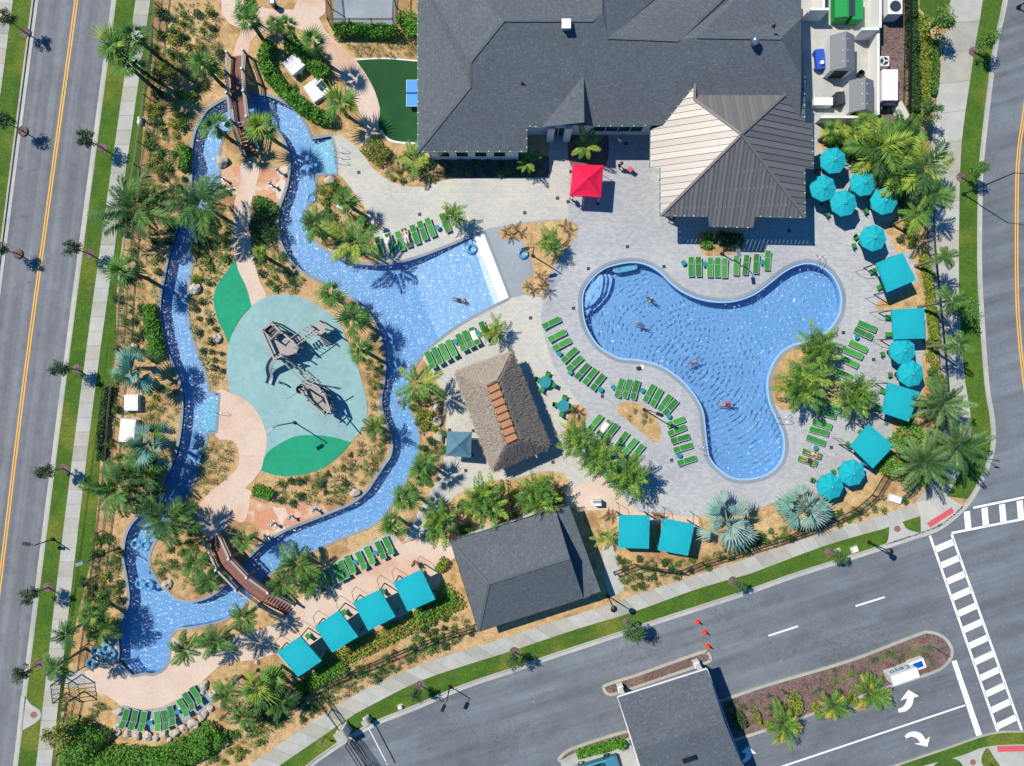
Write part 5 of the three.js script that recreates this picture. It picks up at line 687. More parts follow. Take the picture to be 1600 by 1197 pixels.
scatter([[725,768],[880,745],[880,785],[720,840],[705,835]], 30, 13, [md, rd, lm], [0.9, 1.4], 'along the top of the restroom building');
scatter([[1300,225],[1400,300],[1425,330],[1420,390],[1400,380],[1408,325],[1372,280],[1320,245]], 30, 12, [dk, md, lm], [1.0, 1.7], 'behind the right hand umbrellas');
scatter([[1440,400],[1452,400],[1466,560],[1470,600],[1450,640],[1445,560],[1450,480]], 26, 11, [lm, md, gr], [0.9, 1.4], 'between the right cabanas and pavement');
scatter([[1130,1100],[1440,1000],[1470,1010],[1450,1045],[1400,1060],[1300,1085],[1150,1130]], 40, 13, [dt, ol, rd, gr], [0.5, 0.9], 'on the bark of the median');
scatter([[970,640],[1010,640],[1028,680],[1000,668]], 5, 10, [dt, gr], [0.7, 1.0], 'in the tear shaped bed');
scatter([[412,60],[440,60],[480,110],[520,140],[470,150],[430,110]], 12, 12, [md, gr], [0.8, 1.2], 'beside the utility pads');
{ // fine ground cover filling the beds: nobody could count it
  const beds = [[[[240,5],[345,5],[352,120],[300,150],[285,250],[232,290],[230,150]],420],[[[222,290],[298,255],[292,300],[268,370],[250,430],[246,500],[184,520],[186,420],[200,350]],260],[[[185,500],[246,500],[256,560],[180,550]],90],[[[168,590],[280,600],[280,680],[250,760],[160,740]],170],[[[150,830],[195,845],[192,900],[198,945],[180,990],[125,1000],[130,930]],220],[[[318,330],[364,330],[364,400],[335,445],[302,440],[305,395]],110],[[[398,315],[436,320],[432,375],[450,410],[480,435],[470,455],[425,455],[405,430],[396,380]],120],[[[495,280],[522,275],[552,310],[575,345],[585,400],[550,402],[505,382],[485,345]],130],[[[570,560],[598,560],[594,640],[606,690],[596,715],[560,770],[520,790],[430,785],[430,752],[510,742],[550,708],[580,670]],200],[[[640,610],[690,620],[694,700],[670,760],[635,800],[625,790],[650,720],[645,650]],140],[[[245,845],[300,830],[345,860],[385,880],[350,912],[300,935],[262,915],[240,880]],120],[[[700,945],[745,985],[655,1032],[560,1077],[500,1112],[440,1125],[400,1150],[380,1120],[470,1070],[540,1040],[640,1000]],420],[[[350,1060],[430,1040],[470,1075],[430,1120],[340,1190],[300,1197],[320,1150],[350,1110]],240],[[[100,1090],[180,1100],[180,1130],[130,1130],[100,1197],[85,1190]],120],[[[960,868],[1090,875],[1200,830],[1330,790],[1400,770],[1420,785],[1340,810],[1200,855],[1060,902],[975,925]],260],[[[1290,225],[1400,300],[1425,330],[1445,400],[1420,390],[1408,325],[1372,280],[1320,245]],240],[[[1440,395],[1452,395],[1466,560],[1470,600],[1450,640],[1445,560],[1450,480]],160],[[[1380,660],[1440,640],[1470,700],[1430,770],[1380,750],[1400,700]],180],[[[1130,1100],[1440,1000],[1475,1010],[1450,1047],[1400,1062],[1300,1088],[1150,1135]],150],[[[1414,-10],[1440,20],[1460,100],[1448,200],[1425,195],[1416,100]],200],[[[595,242],[660,240],[690,265],[688,280],[640,288],[605,275]],60],[[[720,770],[880,742],[882,785],[720,842],[700,838]],120]];
  const kinds = [['grass', 'shrub'], ['dot', 'shrubDark'], ['star', 'shrubDark'], ['grass', 'shrubDark'], ['dot', 'shrub']], put = kinds.map(() => []), q = new THREE.Object3D();
  for (const [poly, n0] of beds) { const n = n0 * 0.75; const us = poly.map(p => p[0]), vs = poly.map(p => p[1]); let k = 0, t = 0; while (k < n && t++ < n * 8) { const p = [rr(Math.min(...us), Math.max(...us)), rr(Math.min(...vs), Math.max(...vs))]; if (!inside(p, poly) || vnoise(p[0] * 0.06, p[1] * 0.06, 4096, 77) < 0.42) continue; k++; const a = at(p[0], p[1]); q.position.set(a.x, TOP + 0.01, a.z); q.rotation.y = R() * 6.28; q.scale.setScalar(rr(0.3, 0.75)); q.updateMatrix(); put[Math.floor(R() * kinds.length)].push(q.matrix.clone()); } }
  const cover = thing('ground_cover', 'fine low plants scattered thickly over the mulch beds', 'ground cover', null, 0, null, 'stuff'); kinds.forEach(([k, m], i) => { const im = new THREE.InstancedMesh(SH[k][0], LEAF[m], put[i].length); put[i].forEach((x, j) => im.setMatrixAt(j, x)); im.name = 'low_plants'; im.userData.kind = 'stuff'; im.castShadow = im.receiveShadow = true; cover.add(im); });
}
console.log('shrubs', plants.n);
// ---------- furniture and objects ----------
console.log('objects');
R = mulberry(909);
const DK = D + 0.004;
const ORD = ['first', 'second', 'third', 'fourth', 'fifth', 'sixth', 'seventh', 'eighth', 'ninth', 'tenth', 'eleventh', 'twelfth', 'thirteenth', 'fourteenth'];
// sun lounger: foot end towards +x, head at -x, origin at the middle of its base
const LG = (() => {
  const seatL = 1.28, backL = 0.74, y = 0.36, w = 0.62, tilt = a => a;
  const rail = s => rod(V(-0.28, y - 0.02, s * w / 2), V(1.0, y - 0.02, s * w / 2), 0.022, 6);
  const seat = new RoundedBoxGeometry(1.26, 0.03, w - 0.05, 2, 0.012).translate(0.36, y, 0);
  const frame = merge([rail(1), rail(-1), rod(V(1.0, y - 0.02, -w / 2), V(1.0, y - 0.02, w / 2), 0.022, 6), rod(V(-0.28, y - 0.02, -w / 2), V(-0.28, y - 0.02, w / 2), 0.02, 6)]);
  const leg = rod(V(0, y - 0.03, 0), V(0, 0, 0), 0.02, 6);
  const back = a => { const c = Math.cos(a), s = Math.sin(a), e = V(-0.28 - backL * c, y + backL * s, 0), g = []; for (const k of [-1, 1]) g.push(rod(V(-0.28, y, k * w / 2), V(e.x, e.y, k * w / 2), 0.02, 6)); g.push(rod(V(e.x, e.y, -w / 2), V(e.x, e.y, w / 2), 0.02, 6)); const sl = new RoundedBoxGeometry(backL - 0.03, 0.03, w - 0.05, 2, 0.012); sl.translate(-backL / 2, 0, 0); sl.rotateZ(-a); sl.translate(-0.3, y + 0.005, 0); const brace = rod(V(-0.28 - 0.4 * c, y + 0.4 * s, 0), V(-0.55, 0.1, 0), 0.014, 5); return [sl, merge(g.concat(brace))]; };
  return { seat, frame, leg, backs: [0.12, 0.5, 0.75].map(back), w, y };
})();
function lounger(u, v, deg, label, group, b = 0, y = DK) {  // deg: plan heading of the foot end, measured from +u towards +v
  const p = at(u, v), g = thing('sun_lounger', label, 'sun lounger', V(p.x, y, p.z), -(deg + rr(-2.2, 2.2)) * Math.PI / 180, group), sm = [M.sling, M.sling, M.slingFaded, M.slingDark][Math.floor(R() * 4)];
  part('seat', LG.seat, sm, g); part('frame', LG.frame, M.frameGrey, g); const bk = part('backrest', LG.backs[b][0], sm, g); part('back_frame', LG.backs[b][1], M.frameGrey, bk);
  for (const [x, s] of [[0.85, 1], [0.85, -1], [-0.45, 1], [-0.45, -1]]) part('leg', LG.leg, M.frameGrey, g, [x, 0, s * LG.w / 2]); return g;
}
function row(list, where, group, b, y) { list.forEach(([u, v, d], i) => lounger(u, v, d, `green sling lounger, ${ORD[i]} ${where}`, group, b, y)); }
row([[594,386.5,74],[611,381,74],[626,378,74],[636,373,74],[649,368,73],[661,362,72],[673,357,71],[696,350,70]], 'from the left in the beach row north of the lagoon', 'loungers north of the lagoon', 0);
row([[673,563,246],[684,557,246],[695,551,246],[706,545,245],[721,536,246],[731.5,531,246],[742,526,246],[757,517,246]], 'from the left in the row south of the lagoon', 'loungers south of the lagoon', 1);
row([[1078,418,90],[1089.5,418,90],[1107.5,419,90],[1119,419,90],[1130,420,89],[1148,416,90],[1163,415,94],[1179,413.5,93],[1196.5,408,92]], 'from the left in the row above the main pool', 'loungers above the main pool', 0);
row([[861,505,-24],[870,525,-26],[877,538.5,-28],[889,555,-43],[897,568,-43],[909,580,-48],[921,588,-50],[933,597,-50]], 'from the top in the curved row left of the main pool', 'loungers left of the main pool', 0);
row([[967,606,-72],[979,607,-72],[991,609,-72],[1013,614,-60],[1024,621,-60],[1037,629,-52],[1046,636,-50],[1054,659,-21],[1056,672,-20],[1061,685,-17],[1065,699,-15],[1071,719,-18]], 'along the inner row that curves around the tear shaped bed', 'loungers around the tear shaped bed', 0);
row([[929,660,-52],[943,668,-52],[954,674,-52],[970,687,-52],[983,697,-52],[994,706,-52]], 'from the upper left in the row beside the clump palms', 'loungers beside the clump palms', 0);
row([[1351,510,204],[1345,521,204],[1337,541,204],[1330,552,204],[1323,565,206],[1313,584,205],[1296,636,198],[1288,646,197],[1281,662,195],[1276,673,195],[1271,687,198],[1265,708,198],[1258,719,198]], 'from the top in the two files right of the main pool', 'loungers right of the main pool', 0);
row([[504,908,246],[516,901,247],[530,893,246],[539,888,246],[549,880,246],[566,874,245],[579,866,246],[596,858,246],[608,851,246]], 'from the left in the riverside row above the lower cabanas', 'riverside loungers', 1);
row([[199,1119,284],[213,1121,283],[227,1123,278],[250,1123,262],[262,1121,258],[272,1114,252],[290,1102,238],[299,1092,236],[310,1083,235]], 'from the left in the arc in front of the boulders', 'loungers in front of the boulders', 1);
// small round side tables
const ST = { top: new THREE.CylinderGeometry(0.27, 0.27, 0.03, 20), foot: new THREE.CylinderGeometry(0.16, 0.18, 0.02, 16), stem: new THREE.CylinderGeometry(0.025, 0.025, 0.42, 8) };
for (const [u, v, l] of [[1066,412,'left of the loungers above the main pool'],[1099,414,'between the first lounger groups above the main pool'],[1188,411,'near the right end of the loungers above the main pool'],[873,553,'beside the third lounger left of the pool'],[890,582,'beside the fifth lounger left of the pool'],[937,609,'at the end of the curved lounger row'],[957,605,'left of the three inner row loungers'],[1002,610,'between the three and the paired inner loungers'],[1043,650,'beside the turn of the inner lounger row'],[1059,711,'above the last inner row lounger'],[1335,527,'between the upper right lounger pair and trio'],[619,387,'in the beach row beside the towels'],[684,357,'near the right end of the beach row'],[712,534,'in the row south of the lagoon'],[747,521,'near the right end of the row south of the lagoon'],[557,876,'between riverside loungers'],[588,862,'near the right end of the riverside row'],[238,1125,'between the arc loungers'],[281,1108,'in the right part of the lounger arc'],[1271,699,'beside the sunbathers']]) { const p = at(u, v), g = thing('side_table', `small round teal side table ${l}`, 'side table', V(p.x, DK, p.z), 0, 'side tables'); part('table_top', ST.top, M.canvasTable, g, [0, 0.44, 0]); part('stem', ST.stem, M.frameGrey, g, [0, 0.22, 0]); part('foot', ST.foot, M.frameGrey, g, [0, 0.012, 0]); }
// chairs
const CH = { seat: new RoundedBoxGeometry(0.46, 0.04, 0.48, 2, 0.015), back: new RoundedBoxGeometry(0.04, 0.46, 0.46, 2, 0.015), leg: new THREE.CylinderGeometry(0.018, 0.018, 0.43, 6) };
function chair(pos, turn, label, group) { const g = thing('patio_chair', label, 'chair', pos, turn, group); part('seat', CH.seat, M.sling, g, [0, 0.44, 0]); const b = part('backrest', CH.back, M.sling, g, [-0.25, 0.68, 0]); b.rotation.z = 0.16; for (const [x, z] of [[0.19, 0.2], [0.19, -0.2], [-0.2, 0.2], [-0.2, -0.2]]) part('leg', CH.leg, M.frameGrey, g, [x, 0.215, z]); return g; }
function diningSet(u, v, r, label, angles, group) { const p = at(u, v), g = thing('round_table', `round teal table ${label}`, 'table', V(p.x, DK, p.z), 0, group); part('table_top', new THREE.CylinderGeometry(r, r, 0.04, 28), M.canvasTable, g, [0, 0.73, 0]); part('stem', new THREE.CylinderGeometry(0.05, 0.05, 0.7, 10), M.frameGrey, g, [0, 0.36, 0]); part('foot', new THREE.CylinderGeometry(0.3, 0.34, 0.03, 18), M.frameGrey, g, [0, 0.02, 0]); angles.forEach((a, i) => { const t = a * Math.PI / 180; chair(V(p.x + Math.cos(t) * (r + 0.22), DK, p.z + Math.sin(t) * (r + 0.22)), Math.PI - t, `green chair on the ${['right', 'lower right', 'lower', 'lower left', 'left', 'upper left', 'upper', 'upper right'][Math.round(a / 45) % 8]} side of round table, ${label}`, 'patio chairs'); }); }
diningSet(851, 597, 0.62, 'upper of two beside the hut', [20, 110, 200, 290], 'hut tables'); diningSet(879, 634, 0.62, 'lower of two beside the hut', [15, 100, 190, 280], 'hut tables');
// octagonal umbrellas
const UM = (() => { const r = 1.38, rise = 0.42, n = 8, pan = []; for (let i = 0; i < n; i++) { const a = i / n * 6.2832 + 0.39, b = (i + 1) / n * 6.2832 + 0.39, A = V(Math.cos(a) * r, 0, Math.sin(a) * r), B = V(Math.cos(b) * r, 0, Math.sin(b) * r), T2 = V(0, rise, 0), ma = T2.clone().lerp(A, 0.55).add(V(0, -0.0, 0)), mb = T2.clone().lerp(B, 0.55), mm = A.clone().add(B).multiplyScalar(0.5).multiplyScalar(0.55).add(V(0, rise * 0.45 - 0.035, 0)), me = A.clone().add(B).multiplyScalar(0.5).multiplyScalar(0.985).add(V(0, -0.03, 0)); const F = [[T2, ma, mm], [T2, mm, mb], [ma, A, me], [ma, me, mm], [mm, me, B], [mm, B, mb]]; pan.push(facesGeo(F.concat([[A, me, me.clone().add(V(0, -0.16, 0)), A.clone().add(V(0, -0.16, 0))], [me, B, B.clone().add(V(0, -0.16, 0)), me.clone().add(V(0, -0.16, 0))]]))); } const rib = i => { const a = i / n * 6.2832 + 0.39; return rod(V(0, rise - 0.04, 0), V(Math.cos(a) * r, -0.03, Math.sin(a) * r), 0.014, 5); }; return { pan, ribs: [...Array(n).keys()].map(rib), rise }; })();
function umbrella(u, v, label, turn, chairs) {
  const h = 2.45, p = at(u, v, h + 0.4), g = thing('umbrella', `teal octagonal umbrella ${label}`, 'umbrella', V(p.x, DK, p.z), turn, 'teal umbrellas'); g.rotation.x = rr(-0.03, 0.03); g.rotation.z = rr(-0.03, 0.03);
  part('pole', new THREE.CylinderGeometry(0.028, 0.028, h + 0.45, 10), M.frameGrey, g, [0, (h + 0.45) / 2, 0]); part('base', new THREE.CylinderGeometry(0.28, 0.32, 0.1, 20), M.darkMetal, g, [0, 0.05, 0]);
  UM.pan.forEach(q => part('canopy_panel', q, M.canvas, g, [0, h, 0])); UM.ribs.forEach(q => part('rib', q, M.frameGrey, g, [0, h, 0])); const vent = new THREE.ConeGeometry(0.26, 0.1, 8, 1, true); part('vent_cap', vent, M.canvas, g, [0, h + 0.47, 0]); part('finial', new THREE.SphereGeometry(0.05, 10, 8), M.frameGrey, g, [0, h + 0.55, 0]);
  part('table_top', new THREE.CylinderGeometry(0.55, 0.55, 0.04, 24), M.canvasTable, g, [0, 0.73, 0]);
  chairs.forEach((a, i) => { const t = a * Math.PI / 180; chair(V(p.x + Math.cos(t) * 0.95, DK, p.z + Math.sin(t) * 0.95), Math.PI - t, `${['first', 'second', 'third'][i]} green chair under the umbrella ${label}`, 'patio chairs'); });
}
for (const a of [[1303.5,250,'nearest the pavilion corner',0.1,[150,250]],[1287,293,'against the pavilion shadow',0.3,[160]],[1320.5,317,'lowest of the five beside the pavilion',0.2,[140,230]],[1350,285.5,'in the middle of the right group',0.15,[145]],[1384,314,'at the right of the group of five',0.25,[150,240]],[1366,372,'standing alone above the first cabana',0.3,[160,220]],[1412.5,549,'upper of the two below the second right cabana',0.1,[170]],[1425,585,'lower of the two below the second right cabana',0.2,[180]],[1333,739,'right of the pair above the silver palm',0.2,[170]],[1299,760,'left of the pair above the silver palm',0.35,[200]]]) umbrella(...a);
// square cabanas
function cabana(cor, label, open) { // open: plan direction of the entrance
  const h = 2.75, C = cor.map(q => at(q[0], q[1], h)), cen = C[0].clone().add(C[1]).add(C[2]).add(C[3]).multiplyScalar(0.25), g = thing('cabana', `square teal cabana ${label}`, 'cabana', V(cen.x, DK, cen.z), 0, 'teal cabanas'), L = C.map(c => V(c.x - cen.x, 0, c.z - cen.z));
  const n = 8, pos = []; const P = (s, t) => { const p = L[0].clone().lerp(L[1], s).lerp(L[3].clone().lerp(L[2], s), t); p.y = h + 0.10 * Math.sin(Math.PI * s) * Math.sin(Math.PI * t); return p; };
  const F = []; for (let i = 0; i < n; i++) for (let j = 0; j < n; j++) F.push([P(i / n, j / n), P((i + 1) / n, j / n), P((i + 1) / n, (j + 1) / n), P(i / n, (j + 1) / n)]);
  part('canopy', facesGeo(F), M.canvas, g);
  for (let i = 0; i < 4; i++) { const a = L[i].clone().setY(h - 0.12), b = L[(i + 1) % 4].clone().setY(h - 0.12); part('valance', facesGeo([[a.clone().setY(h - 0.005), b.clone().setY(h - 0.005), b.clone().setY(h - 0.24), a.clone().setY(h - 0.24)]]), M.canvas, g); const q = L[i].clone().multiplyScalar(0.95); part('post', box(0.09, h - 0.05, 0.09), M.darkMetal, g, [q.x, (h - 0.05) / 2, q.z]); const q2 = L[(i + 1) % 4].clone().multiplyScalar(0.95); part('top_rail', beam(q.clone().setY(h - 0.1), q2.clone().setY(h - 0.1), 0.07, 0.07), M.darkMetal, g); }
  // canvas curtains tied at the back, a day bed inside
  const back = L.map((q, i) => [i, q.dot(V(open[0], 0, open[1]))]).sort((a, b) => a[1] - b[1]); const b0 = L[back[0][0]].clone().multiplyScalar(0.93), b1 = L[back[1][0]].clone().multiplyScalar(0.93); part('back_curtain', facesGeo([[b0.clone().setY(0.1), b1.clone().setY(0.1), b1.clone().setY(h - 0.1), b0.clone().setY(h - 0.1)]]), M.canvas, g);
  const f0 = L[back[3][0]], f1 = L[back[2][0]]; for (const q of [f0, f1]) { const out = V(open[0], 0, open[1]).multiplyScalar(0.95), tip = q.clone().multiplyScalar(0.95).add(out).setY(1.9); part('awning_arm', rod(q.clone().multiplyScalar(0.95).setY(h - 0.1), tip, 0.025, 6), M.darkMetal, g); part('awning_leg', rod(tip, tip.clone().setY(0), 0.025, 6), M.darkMetal, g); }
  const t1 = f0.clone().multiplyScalar(0.95).add(V(open[0], 0, open[1]).multiplyScalar(0.95)).setY(1.9), t2 = f1.clone().multiplyScalar(0.95).add(V(open[0], 0, open[1]).multiplyScalar(0.95)).setY(1.9);
  const d = V(open[0], 0, open[1]), s = V(-open[1], 0, open[0]); for (const k of [-1, 1]) { const p = cen.clone().addScaledVector(d, 0.9).addScaledVector(s, k * 0.9); chair(V(p.x, DK, p.z), Math.atan2(-d.z, d.x), `${k < 0 ? 'first' : 'second'} green chair in the cabana ${label}`, 'patio chairs'); }
  return g;
}
cabana([[1368,411.5],[1409,395],[1430.6,438],[1385.5,457]], 'uppermost on the right side', [-0.9, 0.43]); cabana([[1392.5,484],[1443,481],[1444,529],[1395.5,530.6]], 'second on the right side', [-1, 0]); cabana([[1387,597.5],[1436,612.5],[1419,659],[1378,645]], 'third on the right side below two umbrellas', [-0.94, -0.3]); cabana([[1356.6,662.6],[1396,696.5],[1363,731.6],[1328,697.7]], 'lowest on the right side turned like a diamond', [-0.7, -0.71]);
cabana([[967.4,805],[1015,805.5],[1013.5,857],[965.4,855.6]], 'left of the pair near the restroom building', [0, -1]); cabana([[1037,810],[1085,819],[1074.4,868],[1027.6,859.4]], 'right of the pair near the restroom building', [0.2, -0.98]);
cabana([[615.4,910],[658.5,890],[680.5,936],[637.4,955]], 'rightmost of the four along the lower deck', [-0.45, -0.89]); cabana([[552,941],[594,921],[618.4,963],[576,985]], 'second from the right along the lower deck', [-0.45, -0.89]); cabana([[492.5,979],[530,953],[560,994],[520,1019]], 'third from the right along the lower deck', [-0.55, -0.83]); cabana([[433,1018.6],[470,993.5],[503,1032],[466.4,1057]], 'leftmost of the four along the lower deck', [-0.6, -0.8]);
// pyramid tents
function tent(cor, apex, eave, name, label, m) { const C = cor.map(q => at(q[0], q[1], eave)), ap = at(apex[0], apex[1], eave + 0.75), cen = C[0].clone().add(C[1]).add(C[2]).add(C[3]).multiplyScalar(0.25), g = thing(name, label, 'shade tent', V(cen.x, DK, cen.z)), o = V(cen.x, 0, cen.z); for (let i = 0; i < 4; i++) { const a = C[i].clone().sub(o), b = C[(i + 1) % 4].clone().sub(o), t = V(0, eave + 0.75, 0), mid2 = a.clone().add(b).multiplyScalar(0.5), q = t.clone().lerp(mid2, 0.6).add(V(0, -0.1, 0)); part('canopy_panel', facesGeo([[t, a, q], [t, q, b], [a, mid2.clone().multiplyScalar(0.985).setY(eave), q], [q, mid2.clone().multiplyScalar(0.985).setY(eave), b]]), m, g); part('valance', facesGeo([[a, b, b.clone().setY(eave - 0.25), a.clone().setY(eave - 0.25)]]), m, g); const f = a.clone().multiplyScalar(0.96); part('leg', rod(V(f.x, 0, f.z), V(f.x, eave, f.z), 0.03, 6), M.frameGrey, g); part('foot_plate', box(0.3, 0.08, 0.3), M.black, g, [f.x * 1.03, 0.04, f.z * 1.03]); } part('finial', new THREE.SphereGeometry(0.07, 8, 6), m, g, [0, eave + 0.78, 0]); }
tent([[895,257],[943,259],[938.6,309],[890,306]], [918,284], 2.5, 'shade_tent', 'bright pink square shade tent beside the clubhouse entrance', mat({ color: 0xd6003f, roughness: 0.85 })); tent([[698.7,674],[737.5,675],[736,715],[697,712]], [717,694], 2.4, 'shade_tent', 'blue grey square shade tent left of the thatched hut', mat({ color: 0x4f7686, roughness: 0.85 }));
// ---- footbridges
function bridge(path, width, label, stairFrom) { // path: [u, v, h]
  const P = path.map(q => at(q[0], q[1], q[2])), g = thing('footbridge', label, 'footbridge'); const boards = [];
  const side = (i) => { const a = P[Math.max(0, i - 1)], b = P[Math.min(P.length - 1, i + 1)], d = b.clone().sub(a).setY(0).normalize(); return V(-d.z, 0, d.x); };
  for (let i = 0; i < P.length - 1; i++) {
    const a = P[i], b = P[i + 1], d = b.clone().sub(a), L = d.length(), isSt = stairFrom(i);
    if (isSt) { const n = 9; for (let k = 0; k < n; k++) { const p = a.clone().lerp(b, (k + 0.5) / n), tg = new THREE.BoxGeometry(L / n * 0.72, 0.05, width); tg.rotateY(-Math.atan2(d.z, d.x)); part('stair_tread', tg, M.wood, g, p); } for (const s of [-1, 1]) { const o = side(i).multiplyScalar(s * width / 2 * 0.96); part('stringer', beam(a.clone().add(o).add(V(0, -0.15, 0)), b.clone().add(o).add(V(0, -0.15, 0)), 0.07, 0.25), M.postGrey, g); } }
    else { const n = Math.round(L / 0.15); for (let k = 0; k < n; k++) { const p = a.clone().lerp(b, (k + 0.5) / n), bg = new THREE.BoxGeometry(L / n * 0.93, 0.045, width); bg.rotateZ(Math.atan2(d.y, Math.hypot(d.x, d.z))); bg.rotateY(-Math.atan2(d.z, d.x)); bg.translate(p.x, p.y, p.z); boards.push(bg); } for (const s of [-1, 1]) { const o = side(i).multiplyScalar(s * width / 2 * 0.9); part('girder', beam(a.clone().add(o).add(V(0, -0.2, 0)), b.clone().add(o).add(V(0, -0.2, 0)), 0.1, 0.3), M.postGrey, g); } }
    for (const s of [-1, 1]) { const oa = side(i).multiplyScalar(s * (width / 2 + 0.08)), ob = side(i + 1).multiplyScalar(s * (width / 2 + 0.08)); for (const [hh, ww] of [[1.0, 0.2], [0.62, 0.06], [0.3, 0.06]]) part('rail', beam(a.clone().add(oa).add(V(0, hh, 0)), b.clone().add(ob).add(V(0, hh, 0)), ww, 0.06), M.timber, g); }
  }
  const bd = part('deck_boards', merge(boards), M.wood, g); bd.userData.kind = 'stuff';
  P.forEach((p, i) => { for (const s of [-1, 1]) { const o = side(i).multiplyScalar(s * (width / 2 + 0.1)), q = p.clone().add(o); part('post', rod(V(q.x, 0, q.z), V(q.x, q.y + 1.2, q.z), 0.13, 10), M.postGrey, g); part('post_cap', new THREE.CylinderGeometry(0.1, 0.14, 0.06, 10), M.frameGrey, g, V(q.x, q.y + 1.23, q.z)); } });
}
bridge([[373,87,0.35],[371,116,1.5],[373,150,1.8],[378,190,1.8],[396,243,0.2]], 1.5, 'red brown timber footbridge at the head of the lazy river', i => i === 3);
bridge([[336,838,0.3],[354,878,1.6],[383,908,1.7],[416,932,1.7],[455,952,0.2]], 1.5, 'red brown timber footbridge near the splash bay', i => i === 3);
M.shipWood = mat({ color: 0xa09a94, roughness: 0.9 }); M.shipHull = mat({ color: 0x424347, roughness: 0.9 });
